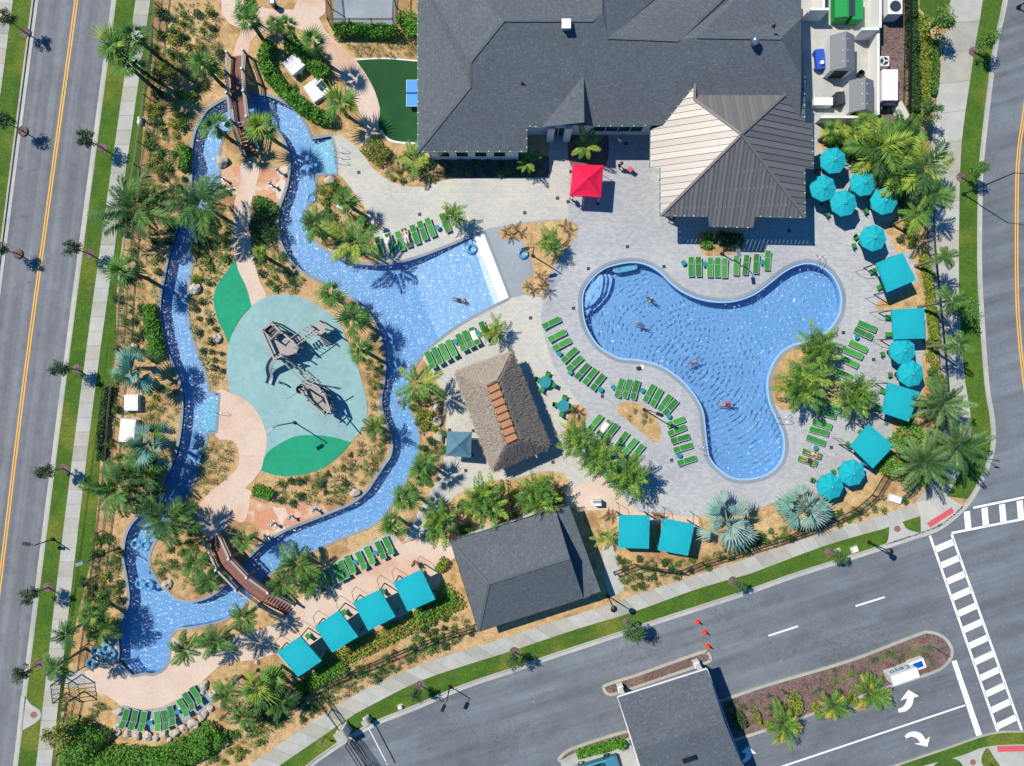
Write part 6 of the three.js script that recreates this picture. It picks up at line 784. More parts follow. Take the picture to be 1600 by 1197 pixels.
// ---- pirate ship playground
{
  const g = thing('play_ship', 'grey wooden play ship with gangway and slide, upper of the two', 'playground');
  const boat = (g, out, h, planks, rails) => { const W = out.map(q => at(q[0], q[1], h)); const cen = W.reduce((a, b) => a.clone().add(b), V(0, 0, 0)).multiplyScalar(1 / W.length);
    // deck planks across the hull
    const ax = W[Math.floor(W.length / 2)].clone().sub(W[0]).setY(0).normalize(), sd = V(-ax.z, 0, ax.x); const P2 = W.map(p => new THREE.Vector2(p.clone().sub(cen).dot(sd), p.clone().sub(cen).dot(ax))), lo = Math.min(...P2.map(p => p.x)), hi = Math.max(...P2.map(p => p.x)); for (let i = 0; i < planks; i++) { const c = clipBand(P2, lerp(lo, hi, i / planks) + 0.012, lerp(lo, hi, (i + 1) / planks) - 0.012); if (c.length < 3) continue; const f = c.map(q => cen.clone().addScaledVector(sd, q.x).addScaledVector(ax, q.y).setY(h)), lower = f.map(q => q.clone().setY(h - 0.06)); part('deck_plank', facesGeo([f, lower]), M.shipWood, g); }
    for (let i = 0; i < W.length; i++) { const a = W[i], b = W[(i + 1) % W.length]; for (let k = 0; k < 4; k++) { const y0 = 0.5 + k * (h - 0.5) / 4, y1 = y0 + (h - 0.5) / 4 - 0.03, sh = p => p.clone().lerp(V(cen.x, p.y, cen.z), 0.22 - 0.05 * k); part('hull_board', beam(sh(a).setY((y0 + y1) / 2), sh(b).setY((y0 + y1) / 2), 0.06, y1 - y0), M.shipHull, g); } part('bulwark_post', rod(a.clone().setY(0), a.clone().setY(h + 1.0), 0.08, 8), M.shipWood, g); if (rails.includes(i)) { part('bulwark_rail', beam(a.clone().setY(h + 0.95), b.clone().setY(h + 0.95), 0.18, 0.08), M.shipWood, g); part('bulwark_rail', beam(a.clone().setY(h + 0.5), b.clone().setY(h + 0.5), 0.05, 0.3), M.shipHull, g); } } };
  boat(g, [[414,518],[428,507],[452,526],[468,542],[462,553],[446,556],[433,561]], 1.9, 9, [0, 1, 2, 5, 6]);
  // raised stern deck
  const sd = [[414,516],[428,504],[441,517],[428,530]].map(q => at(q[0], q[1], 2.6)); part('stern_deck', facesGeo([sd]), M.black, g); for (let i = 0; i < 4; i++) { part('stern_rail', beam(sd[i].clone().setY(3.4), sd[(i + 1) % 4].clone().setY(3.4), 0.08, 0.08), M.shipWood, g); part('stern_post', rod(sd[i].clone().setY(0), sd[i].clone().setY(3.5), 0.09, 8), M.shipWood, g); }
  // gangway to a small tower
  const ga = at(458,538,1.9), gb = at(492,514,1.9); for (let k = 0; k < 8; k++) { const p = ga.clone().lerp(gb, (k + 0.5) / 8), d = gb.clone().sub(ga), b = new THREE.BoxGeometry(0.18, 0.05, 0.8); b.rotateY(-Math.atan2(d.z, d.x)); part('gangway_plank', b, M.shipWood, g, p); } const n0 = gb.clone().sub(ga).normalize(), sv = V(-n0.z, 0, n0.x); for (const s of [-1, 1]) { part('gangway_rail', beam(ga.clone().addScaledVector(sv, s * 0.45).setY(2.8), gb.clone().addScaledVector(sv, s * 0.45).setY(2.8), 0.07, 0.07), M.shipWood, g); for (let k = 0; k <= 6; k++) { const p = ga.clone().lerp(gb, k / 6).addScaledVector(sv, s * 0.45); part('baluster', rod(p.clone().setY(1.9), p.clone().setY(2.8), 0.03, 5), M.shipWood, g); } }
  const tw = at(500,513,1.9); part('tower_floor', new THREE.BoxGeometry(1.2, 0.08, 1.2).rotateY(0.6), M.shipWood, g, tw); for (const [x, z] of [[0.5, 0.5], [-0.5, 0.5], [0.5, -0.5], [-0.5, -0.5]]) { const q = V(x, 0, z).applyAxisAngle(UP, 0.6).add(tw); part('tower_post', rod(q.clone().setY(0), q.clone().setY(2.9), 0.08, 8), M.shipWood, g); }
  const st = at(503,520,1.7), sb = at(512,538,0.3); for (let k = 0; k < 8; k++) { const p = st.clone().lerp(sb, (k + 0.5) / 8), d = sb.clone().sub(st), b = new THREE.BoxGeometry(0.2, 0.05, 0.8); b.rotateY(-Math.atan2(d.z, d.x)); part('step', b, M.shipWood, g, p); }
  // slide
  const curve = new THREE.CatmullRomCurve3([at(437,555,1.9), at(428,562,1.7), at(421,575,1.0), at(423,590,0.3), at(420,600,0.25)]), N = 22, pos = []; const prof = [[-0.32, 0.28], [-0.28, 0.02], [0, -0.03], [0.28, 0.02], [0.32, 0.28]]; const ringAt = t => { const p = curve.getPoint(t), d = curve.getTangent(t).setY(0).normalize(), s = V(-d.z, 0, d.x); return prof.map(q => p.clone().addScaledVector(s, q[0]).add(V(0, q[1], 0))); }; const F = []; for (let i = 0; i < N; i++) { const a = ringAt(i / N), b = ringAt((i + 1) / N); for (let k = 0; k < 4; k++) F.push([a[k], a[k + 1], b[k + 1], b[k]]); } part('slide', facesGeo(F), mat({ color: 0x8d9498, roughness: 0.5 }), g); part('slide_leg', rod(at(424,575,0), at(424,575,1.0), 0.04, 6), M.shipHull, g);
  // leaning spars
  for (const [a, b] of [[[432,553,2.2],[452,575,1.6]],[[440,553,2.4],[462,573,1.2]],[[428,556,0.2],[441,553,3.2]]]) part('spar', rod(at(...a), at(...b), 0.1, 8), M.shipWood, g);
  const g2 = thing('play_ship', 'grey wooden play ship with mast and bowsprit, lower of the two', 'playground'); boat(g2, [[474,605],[482,597],[500,604],[511,618],[519,640],[509,647],[492,632],[479,618]], 1.8, 10, [1, 2, 3, 5, 6, 7]);
  part('bowsprit', rod(at(514,640,2.2), at(530,666,2.8), 0.07, 8), M.shipWood, g2); const ma = at(491,608,0), mt = ma.clone().setY(5.2); part('mast', rod(ma, mt, 0.12, 10, 0.08), M.shipWood, g2); part('yard_arm', rod(mt.clone().add(V(-1.5, -0.8, 0.9)), mt.clone().add(V(1.5, -0.8, -0.9)), 0.06, 8), M.shipWood, g2); part('crow_nest', new THREE.CylinderGeometry(0.42, 0.34, 0.5, 12, 1, true), M.shipHull, g2, mt.clone().add(V(0, -0.5, 0))); part('crow_nest_floor', new THREE.CylinderGeometry(0.34, 0.34, 0.04, 12), M.shipWood, g2, mt.clone().add(V(0, -0.74, 0)));
  for (const [a, b] of [[[470,596,0.2],[487,590,2.8]],[[487,590,0.3],[470,610,2.6]],[[466,600,0],[478,598,2.5]],[[508,640,2.6],[498,648,2.6]],[[516,640,2.8],[506,652,2.8]]]) part('spar', rod(at(...a), at(...b), 0.07, 8), M.shipWood, g2);
  { // rope net between the ships
    const A = at(452,575,1.2), B = at(466,573,1.2), C = at(474,597,1.2), Dd = at(487,592,1.2), rp = []; for (let k = 0; k <= 5; k++) { rp.push(rod(A.clone().lerp(C, k / 5), B.clone().lerp(Dd, k / 5), 0.025, 5)); } part('net_rope', rod(A, C, 0.05, 6), M.shipWood, g2); part('net_rope', rod(B, Dd, 0.05, 6), M.shipWood, g2); rp.forEach(q => part('net_rung', q, M.shipWood, g2)); }
  for (const [u, v, l] of [[436,521,'ship wheel on the stern of the upper play ship'],[494,592,'ship wheel on the lower play ship']]) { const p = at(u, v, 2.6), w = new THREE.Group(); w.name = 'ship_wheel'; w.position.copy(p); part('rim', new THREE.TorusGeometry(0.3, 0.03, 6, 20), M.frameGrey, w); for (let k = 0; k < 4; k++) part('spoke', rod(V(-0.36, 0, 0), V(0.36, 0, 0), 0.018, 5).rotateZ(k * Math.PI / 4), M.frameGrey, w); (v < 550 ? g : g2).add(w); }
}
// ---- lamps and posts
function lamp(u, v, h, dir, label, kind = 'arm', y = TOP) { const p = at(u, v), g = thing('lamp_post', label, 'lamp post', V(p.x, y, p.z), 0, 'lamp posts'); part('pole', rod(V(0, 0, 0), V(0, h, 0), 0.075, 10, 0.05), M.black, g); part('base_plate', new THREE.CylinderGeometry(0.17, 0.2, 0.25, 12), M.black, g, [0, 0.12, 0]);
  if (kind === 'globe') { part('arm', rod(V(0, h, 0), V(0, h + 0.15, 0), 0.04, 8), M.black, g); part('globe', new THREE.SphereGeometry(0.3, 20, 14), M.globe, g, [0, h + 0.35, 0]); part('cap', new THREE.CylinderGeometry(0.12, 0.34, 0.14, 18), M.black, g, [0, h + 0.62, 0]); }
  else { const d = V(Math.cos(dir), 0, Math.sin(dir)), e = d.clone().multiplyScalar(kind === 'long' ? 2.2 : 0.55).setY(h - 0.05); part('arm', rod(V(0, h - 0.1, 0), e, 0.035, 8), M.black, g); part('lamp_head', new THREE.BoxGeometry(0.75, 0.12, 0.34).rotateY(-dir), kind === 'grey' ? M.greyMetal : M.black, g, e.clone().addScaledVector(d, 0.3)); } return g; }
M.globe = mat({ color: 0x2b3a4c, roughness: 0.25, metalness: 0.2 });
lamp(950, 931, 3.7, 0, 'globe lamp post outside the restroom building', 'globe'); lamp(1357, 847, 3.6, 0, 'globe lamp post on the verge near the street corner', 'globe'); lamp(1504, 304, 7.6, 0.1, 'tall black street light on the right verge', 'long'); lamp(186, 856, 5.4, 2.8, 'lamp post in the bed left of the river narrows', 'grey'); lamp(461, 660, 5.6, 2.6, 'lamp post on the playground surface', 'grey'); lamp(1127, 397, 5.2, 1.4, 'lamp post in the pavilion bed', 'grey'); lamp(832, 400, 4.9, 2.9, 'lamp post in the bed behind the beach entry', 'arm'); lamp(703, 1072, 3.3, 2, 'short camera post on the gate road kerb', 'arm'); lamp(84, 842, 2.9, 3.3, 'short post on the left road verge', 'arm'); lamp(556, 342, 3.4, 3.6, 'lamp post between the lagoon bed palms', 'grey'); lamp(1006, 640, 4.2, 0.4, 'lamp post beside the tear shaped bed', 'arm'); lamp(404, 1046, 4.0, 3.6, 'lamp post between the lower cabanas and boulders', 'grey'); lamp(1590, 12, 6, 3, 'street light at the top right edge', 'arm');
for (const [u, v, h, l] of [[1457,1010,2.6,'thin sign post at the tip of the median'],[1220,1076,1.2,'short black sign post on the median'],[1536,716,2.4,'thin sign post at the street corner kerb'],[1545,1192,2.4,'thin sign post at the lower right corner'],[509,1149,1.4,'short black post on the verge left of the gate']]) { const p = at(u, v), g = thing('sign_post', l, 'sign post', V(p.x, TOP, p.z), 0, 'sign posts'); part('pole', rod(V(0, 0, 0), V(0, h, 0), 0.035, 8), M.darkMetal, g); part('sign_plate', box(0.5, 0.4, 0.03), M.greyMetal, g, [0, h - 0.15, 0.05]); }
// ---- fences
function fence(pts, label, h = 1.4, m = M.black) { const l = plan(smooth(pts, false, 4)), c = new THREE.CatmullRomCurve3(l.map(p => V(p.x, 0, p.y)), false, 'catmullrom', 0.1), L = c.getLength(), n = Math.max(1, Math.round(L / 2.4)), o = c.getPointAt(0), g = thing('fence', label, 'fence', V(o.x, TOP, o.z)); let prev = null;
  for (let i = 0; i <= n; i++) { const p = c.getPointAt(i / n).sub(o); part('post', box(0.08, h + 0.1, 0.08), m, g, [p.x, (h + 0.1) / 2, p.z]); if (prev) { for (const y of [h, h - 0.2, 0.12]) part('rail', beam(prev.clone().setY(y), p.clone().setY(y), 0.045, 0.05), m, g); const q = [], d = p.distanceTo(prev), k = Math.round(d / 0.14); for (let j = 1; j < k; j++) { const s = prev.clone().lerp(p, j / k); q.push(box(0.018, h - 0.1, 0.018, s.x, (h - 0.1) / 2 + 0.08, s.z)); } const pk = part('pickets', merge(q), m, g); pk.userData.kind = 'stuff'; } prev = p; } }
fence([[256,-20],[247,60],[236,150],[222,250],[213,300],[206,380],[199,450],[195,530],[186,590],[180,650],[175,720],[166,800],[158,860],[150,930],[142,985],[134,1040]], 'black picket fence between the left pavement and the river bed'); fence([[118,1088],[112,1120],[104,1160],[96,1210]], 'black picket fence at the lower left corner'); fence([[392,1130],[430,1108],[480,1080],[530,1056],[580,1035],[640,1010],[700,988],[742,975]], 'black picket fence below the lower cabanas'); fence([[958,893],[985,880],[1025,887],[1064,891],[1082,882],[1163,858],[1250,830],[1306,808],[1345,790],[1362,772],[1380,742]], 'black picket fence between the silver palms and pavement'); fence([[1447,330],[1448,380],[1453,430],[1459,490],[1465,550],[1470,612]], 'black picket fence along the right pavement'); fence([[1412,-30],[1412,60],[1411,120],[1410,172]], 'black picket fence beside the bark strip'); fence([[514,-20],[521,48]], 'black mesh fence left of the sport court', 2.4); fence([[521,48],[570,48],[619,48]], 'black mesh fence below the sport court', 2.4); fence([[619,48],[622,-20]], 'black mesh fence right of the sport court', 2.4);
fence([[500,1082],[518,1105],[537,1132]], 'black fence panel crossing the pavement at the gate', 1.6);
{ const p = at(117, 1068), g = thing('entrance_gate', 'black framed walk through gate at the lower left', 'gate', V(p.x, TOP, p.z), 0.12); for (const [x, z] of [[-0.9, -0.9], [0.9, -0.9], [-0.9, 0.9], [0.9, 0.9]]) part('post', box(0.09, 2.3, 0.09), M.black, g, [x, 1.15, z]); for (const s of [-1, 1]) { part('side_rail', box(1.8, 0.06, 0.06), M.black, g, [0, 2.25, s * 0.9]); part('cross_rail', box(0.06, 0.06, 1.8), M.black, g, [s * 0.9, 2.25, 0]); for (let k = 0; k < 7; k++) part('bar', box(0.03, 2.0, 0.03), M.black, g, [s * 0.9, 1.1, -0.75 + k * 0.25]); } for (let k = 0; k < 3; k++) part('roof_bar', box(1.8, 0.05, 0.05), M.black, g, [0, 2.28, -0.45 + k * 0.45]); }
{ // vehicle gate and barrier
  const pil = (u, v, s, h, l) => { const p = at(u, v), g = thing('gate_pillar', l, 'gate pillar', V(p.x, TOP, p.z), 0.55); part('shaft', box(s, h, s, 0, h / 2, 0), M.white, g); part('cap', merge([box(s + 0.2, 0.12, s + 0.2, 0, h + 0.06, 0), box(s + 0.05, 0.08, s + 0.05, 0, h + 0.16, 0)]), M.kerb, g); part('plinth', box(s + 0.16, 0.4, s + 0.16, 0, 0.2, 0), M.kerb, g); };
  pil(540, 1136, 0.95, 1.9, 'large white gate pillar beside the gate road'); pil(575, 1121, 0.5, 1.1, 'small white barrier housing beside the gate road');
  const a = at(576, 1124), b = at(608, 1186), g = thing('barrier_arm', 'white barrier arm reaching across the gate road', 'barrier', V(a.x, 0, a.z)); const d = b.clone().sub(a).setY(0); part('arm', beam(V(0, 1.05, 0), d.clone().setY(1.05), 0.1, 0.08), M.white, g); part('counterweight', beam(V(0, 1.05, 0), d.clone().multiplyScalar(-0.16).setY(1.05), 0.14, 0.12), M.white, g); part('pivot', box(0.25, 1.0, 0.25, 0, 0.5, 0), M.white, g); part('tip_band', beam(d.clone().multiplyScalar(0.93).setY(1.05), d.clone().multiplyScalar(0.97).setY(1.05), 0.11, 0.09), M.redPad, g);
  for (const [s, e, l] of [[[545,1154],[598,1236],'black swing gate leaf nearest the pillar'],[[553,1150],[612,1232],'black swing gate leaf nearest the barrier']]) { const A = at(...s), B = at(...e), q = thing('swing_gate', l, 'gate', V(A.x, 0.05, A.z)), dd = B.clone().sub(A).setY(0); for (const y of [0.15, 0.9, 1.6]) part('rail', beam(V(0, y, 0), dd.clone().setY(y), 0.06, 0.06), M.black, q); const k = 22, ps = []; for (let i = 0; i <= k; i++) { const t = dd.clone().multiplyScalar(i / k); if (i % 11 === 0) part('stile', box(0.07, 1.6, 0.07), M.black, q, [t.x, 0.85, t.z]); else ps.push(box(0.025, 1.4, 0.025, t.x, 0.85, t.z)); } part('pickets', merge(ps), M.black, q).userData.kind = 'stuff'; }
}
// ---- boulders
const BO = [1, 2, 3, 4].map(s => { const q = mulberry(s * 71), g = new THREE.IcosahedronGeometry(0.5, 3), p = g.attributes.position; const off = [...Array(5)].map(() => V(q() * 2 - 1, q() * 2 - 1, q() * 2 - 1).normalize()); for (let i = 0; i < p.count; i++) { const v = V(p.getX(i), p.getY(i), p.getZ(i)); const n = v.clone().normalize(); let k = 1; for (const o of off) { const d = n.dot(o); if (d > 0.72) k *= 0.72 / d * 1.0; } k *= 0.9 + 0.22 * vnoise(n.x * 3 + 9, n.y * 3 + n.z * 4 + 9, 64, s); v.multiplyScalar(k); p.setXYZ(i, v.x, v.y * 0.75, v.z); } const uv = []; for (let i = 0; i < p.count; i++) uv.push(p.getX(i) * 1 + p.getY(i), p.getZ(i) + p.getY(i)); g.setAttribute('uv', new THREE.Float32BufferAttribute(uv, 2)); g.computeVertexNormals(); return g; });
const boulder = (u, v, d, label, i, grp) => { const p = at(u, v), m = part('boulder', BO[i % 4], M.rock, null, [p.x, TOP + d / UNIT * 0.18, p.z]); m.scale.set(d / UNIT * rr(0.95, 1.1), d / UNIT * 0.8, d / UNIT * rr(0.75, 0.95)); m.rotation.y = rr(0, 6.28); tag(m, label, 'boulder', grp); };
[[187,1110,17],[185,1134,12],[186,1143,10],[200,1145,13],[215,1147,16],[232,1149,17],[245,1151,12],[258,1146,15],[275,1143,17],[289,1137,15],[304,1129,18],[316,1120,14],[322,1112,13],[329,1106,13],[333,1082,13],[321,1069,16],[318,1080,10],[266,1155,10]].forEach(([u, v, d], i) => boulder(u, v, d, `pale boulder, ${ORD[i] || ['fifteenth', 'sixteenth', 'seventeenth', 'eighteenth'][i - 14]} from the left behind the lower left loungers`, i, 'boulders behind the lower left loungers'));
[[306,452,20,'large pale boulder on the left edge of the island'],[341,529,16,'white boulder beside the green leaf shape'],[349,253,22,'pale boulder left of the upper bridge stairs'],[516,283,17,'pale boulder in the top of the lagoon bed'],[684,635,15,'upper boulder beside the hut deck'],[684,658,16,'middle boulder beside the hut deck'],[686,684,19,'lower boulder beside the hut deck'],[556,769,17,'pale boulder beside the river bend on the island'],[263,912,18,'long pale boulder on the lower island tip'],[211,541,12,'small pale boulder above the blue green palm'],[402,1034,9,'small white boulder on the lower deck edge']].forEach(([u, v, d, l], i) => boulder(u, v, d, l, i + 1));
// ---- white utility boxes and pads
for (const [u, v, w, d, h, t, l] of [[464,107,1.7,1.7,1.0,0.7,'white utility box in the hedge pocket, upper'],[497,143,2.0,2.0,0.5,0.6,'white utility pad in the hedge pocket, lower'],[211,629,1.45,1.65,0.7,0,'white utility box on the left bank, upper'],[206,672,1.6,2.4,0.8,-0.1,'white utility box on the left bank, lower'],[222,188,0.45,0.4,0.4,0,'small white valve box beside left lawn, upper'],[221,193.5,0.42,0.36,0.4,0,'small white valve box beside left lawn, lower'],[1396,779,1.2,0.7,0.4,-0.3,'grey utility pad near the street corner pavement'],[1334,858,0.6,0.5,0.3,0.4,'small white valve box on the corner verge'],[1308,860,0.42,0.3,0.2,0.3,'tiny white valve cover on the corner verge'],[626,1103,0.4,0.3,0.4,0.3,'small white post box on the gate road kerb']]) { const p = at(u, v), g = thing('utility_box', l, 'utility box', V(p.x, TOP, p.z), t); part('cabinet', new RoundedBoxGeometry(w, h, d, 2, 0.04).translate(0, h / 2, 0), M.plaster, g); part('pad', box(w + 0.2, 0.06, d + 0.2, 0, 0.02, 0), M.concrete, g); part('lid_seam', box(w * 0.96, 0.02, 0.03, 0, h + 0.008, 0), M.frameGrey, g); }
{ const p = at(503,137), m = part('pump_unit', merge([new THREE.CylinderGeometry(0.22, 0.22, 0.8, 16).rotateZ(1.57).translate(0, 0.5, 0), box(0.3, 0.3, 0.3, 0.4, 0.5, 0), box(0.6, 0.1, 0.4, 0, 0.25, 0)]), M.greyMetal, null, [p.x, TOP + 0.5, p.z]); m.rotation.y = 0.8; tag(m, 'grey pump on the white utility pad', 'pump'); }
// ---- deck drains
for (const [u, v, l] of [[561,270,'below the alcove steps'],[656,335.5,'above the beach lounger row'],[820,333,'above the beach bed'],[871,310,'left of the pink tent'],[829,497,'left of the curved lounger row'],[941,619,'below the curved lounger row'],[728,735,'below the blue grey tent'],[1049,719,'beside the last inner row lounger'],[1232,361,'in the pavilion shadow'],[1283,319,'under the umbrellas'],[1364,562,'right of the poolside bed'],[1298,699,'beside the diamond cabana'],[864,722,'beside the hut lower corner'],[978,225,'in the clubhouse shadow'],[919,420,'left of the main pool top'],[1037,417,'above the main pool'],[896,482,'beside the main pool steps'],[980,386,'between clubhouse deck and pool'],[1317,520,'beside the upper right lounger pair']]) { const p = at(u, v), g = thing('deck_drain', `small dark square deck drain ${l}`, 'drain', V(p.x, DK, p.z), 0.1, 'deck drains'); part('frame', box(0.34, 0.015, 0.34, 0, 0.006, 0), M.darkMetal, g); part('grate', box(0.26, 0.012, 0.26, 0, 0.012, 0), M.drain, g); }
// ---- traffic cones
const CONE = { base: new RoundedBoxGeometry(0.5, 0.05, 0.5, 2, 0.02), body: new THREE.LatheGeometry([[0.19, 0.04], [0.17, 0.08], [0.12, 0.36], [0.045, 0.9], [0.03, 0.92], [0, 0.92]].map(q => new THREE.Vector2(...q)), 18), band: new THREE.CylinderGeometry(0.082, 0.112, 0.2, 18, 1, true), }; M.cone = mat({ color: 0xd63a14, roughness: 0.7 });
[[1090,971,'top'],[1101,987,'middle'],[1106,1009,'bottom']].forEach(([u, v, w]) => { const p = at(u, v), g = thing('traffic_cone', `orange traffic cone on the gate road, ${w} one of three`, 'traffic cone', V(p.x, 0.012, p.z), rr(0, 1), 'traffic cones'); part('base', CONE.base, M.cone, g, [0, 0.025, 0]); part('body', CONE.body, M.cone, g); part('reflective_band', CONE.band, M.white, g, [0, 0.52, 0]); });
// ---- entrance sign
{ const font = await new FontLoader().loadAsync('fonts/droid/droid_serif_bold.typeface.json'); const p = at(1400, 1046), g = thing('entrance_sign', 'white block entrance sign with blue lettering on the median', 'sign', V(p.x, 0.12, p.z), 0.345); part('wall', box(2.75, 1.55, 0.95, 0, 0.78, 0.05), M.plaster, g); part('coping', box(2.85, 0.08, 1.05, 0, 1.59, 0.05), M.white, g); const tg = new TextGeometry('Cayo', { font, size: 0.62, depth: 0.04 }); tg.computeBoundingBox(); tg.translate(-(tg.boundingBox.max.x) / 2, 0, 0); tg.rotateY(Math.PI); part('lettering', tg, mat({ color: 0x2f6f9a, roughness: 0.5 }), g, [0, 0.62, -0.44]); const b = part('side_basin', box(1.5, 0.7, 1.0, 2.0, 0.35, -0.1), M.white, g); part('basin_water', box(1.0, 0.03, 0.6, 2.0, 0.71, -0.1), mat({ color: 0x0a4fae, roughness: 0.3 }), g); }
// ---- table tennis table
{ const p = at(648, 151), g = thing('table_tennis_table', 'bright blue table tennis table on the turf', 'table', V(p.x, D, p.z), 0); for (const s of [-1, 1]) { part('table_top', box(1.5, 0.04, 1.35, 0, 0.75, s * 0.69), mat({ color: 0x2f86d8, roughness: 0.5 }), g); part('edge_line', box(1.5, 0.005, 0.03, 0, 0.773, s * 1.35), M.white, g); for (const x of [-0.6, 0.6]) part('leg', box(0.05, 0.73, 0.05, x, 0.37, s * 1.1), M.darkMetal, g); } part('net', box(1.7, 0.15, 0.02, 0, 0.85, 0), M.darkMetal, g); part('side_line', box(0.03, 0.005, 2.72, -0.735, 0.774, 0), M.white, g); }
// ---- swim tubes
const TUBE = new THREE.TorusGeometry(0.42, 0.16, 14, 36).rotateX(Math.PI / 2), tubeM = new THREE.MeshPhysicalMaterial({ color: 0x6fb6dc, roughness: 0.15, transmission: 0.45, thickness: 0, side: THREE.DoubleSide }), tubeP = mat({ color: 0xd4e4f2, roughness: 0.3 });
[[145,1035,0.3,'leftmost in the stack beside the side gate'],[153,1016,0.3,'upper left in the stack beside the side gate'],[170,1012,0.3,'upper right in the stack beside the side gate'],[172,1000,0.3,'topmost in the stack beside the side gate'],[158,1024,0.62,'lying on the stack beside the side gate'],[176,1020,0.3,'right in the stack beside the side gate'],[213,850,0.06,'drifting in the river narrows, left of two'],[228,852,0.06,'drifting in the river narrows, right of two'],[220,912,0.06,'drifting in the splash bay, left'],[233,914,0.06,'drifting in the splash bay, right'],[487,310,0.06,'at the river edge beside the lagoon bed'],[737,389,0.06,'at the water edge near the beach entry'],[817,397,0.3,'lying by the lamp in the beach bed']].forEach(([u, v, y, l], i) => { const p = at(u, v), g = thing('swim_tube', `clear blue swim tube ${l}`, 'swim tube', V(p.x, y, p.z), 0, 'swim tubes'); part('ring', TUBE, tubeM, g); part('handle', new THREE.TorusGeometry(0.07, 0.015, 6, 12, Math.PI).translate(0.42, 0.14, 0), M.white, g); part('handle', new THREE.TorusGeometry(0.07, 0.015, 6, 12, Math.PI).translate(-0.42, 0.14, 0), M.white, g); });
// ---- ground sprays on the splash patios, handrails
for (const [u, v, l] of [[351,281,'left on the upper splash patio'],[351,298,'lower left on the upper splash patio'],[438,270,'right on the upper splash patio'],[427,291,'lower right on the upper splash patio'],[430,817,'left on the lower splash patio'],[457,806,'middle of the lower splash patio'],[494,795,'right on the lower splash patio'],[420,838,'beside the river on the lower splash patio']]) { const p = at(u, v), g = thing('spray_jet', `blue and white play spray ${l}`, 'play spray', V(p.x, DK, p.z), rr(0, 3), 'play sprays'); part('post', rod(V(0, 0, 0), V(0, 1.0, 0), 0.08, 10), mat({ color: 0x2c4f86 }), g); part('spray_head', new THREE.SphereGeometry(0.17, 14, 10), M.steel, g, [0, 1.08, 0]); part('side_nozzle', new THREE.ConeGeometry(0.12, 0.36, 12).rotateZ(-1.3).translate(0.24, 0.85, 0), mat({ color: 0x5d8fc4 }), g); part('foot_ring', new THREE.TorusGeometry(0.18, 0.04, 8, 18).rotateX(1.57), M.steel, g, [0, 0.03, 0]); }
const RAILG = (() => { const c = new THREE.CatmullRomCurve3([V(0.75, 0, 0), V(0.72, 0.65, 0), V(0.5, 0.85, 0), V(0, 0.75, 0), V(-0.55, 0.1, 0), V(-0.6, -0.5, 0)]); return new THREE.TubeGeometry(c, 20, 0.025, 7); })();
for (const [u, v, t, l, n] of [[1277,411,1.5,'at the top of the right pool arm',2],[1222,655,0.25,'below the poolside bed',2],[1104,700,3.5,'beside the last inner row lounger',2],[531,245,0,'on the upper river steps',3],[345,645,0,'on the left river steps',1],[196,1046,2.3,'on the splash bay steps',2]]) { const p = at(u, v), g = thing('handrail', `polished steel pool handrail ${l}`, 'handrail', V(p.x, TOP + 0.04, p.z), t, 'pool handrails'); for (let k = 0; k < n; k++) part('rail', RAILG, M.steel, g, [0, 0, (k - (n - 1) / 2) * 0.6]); }
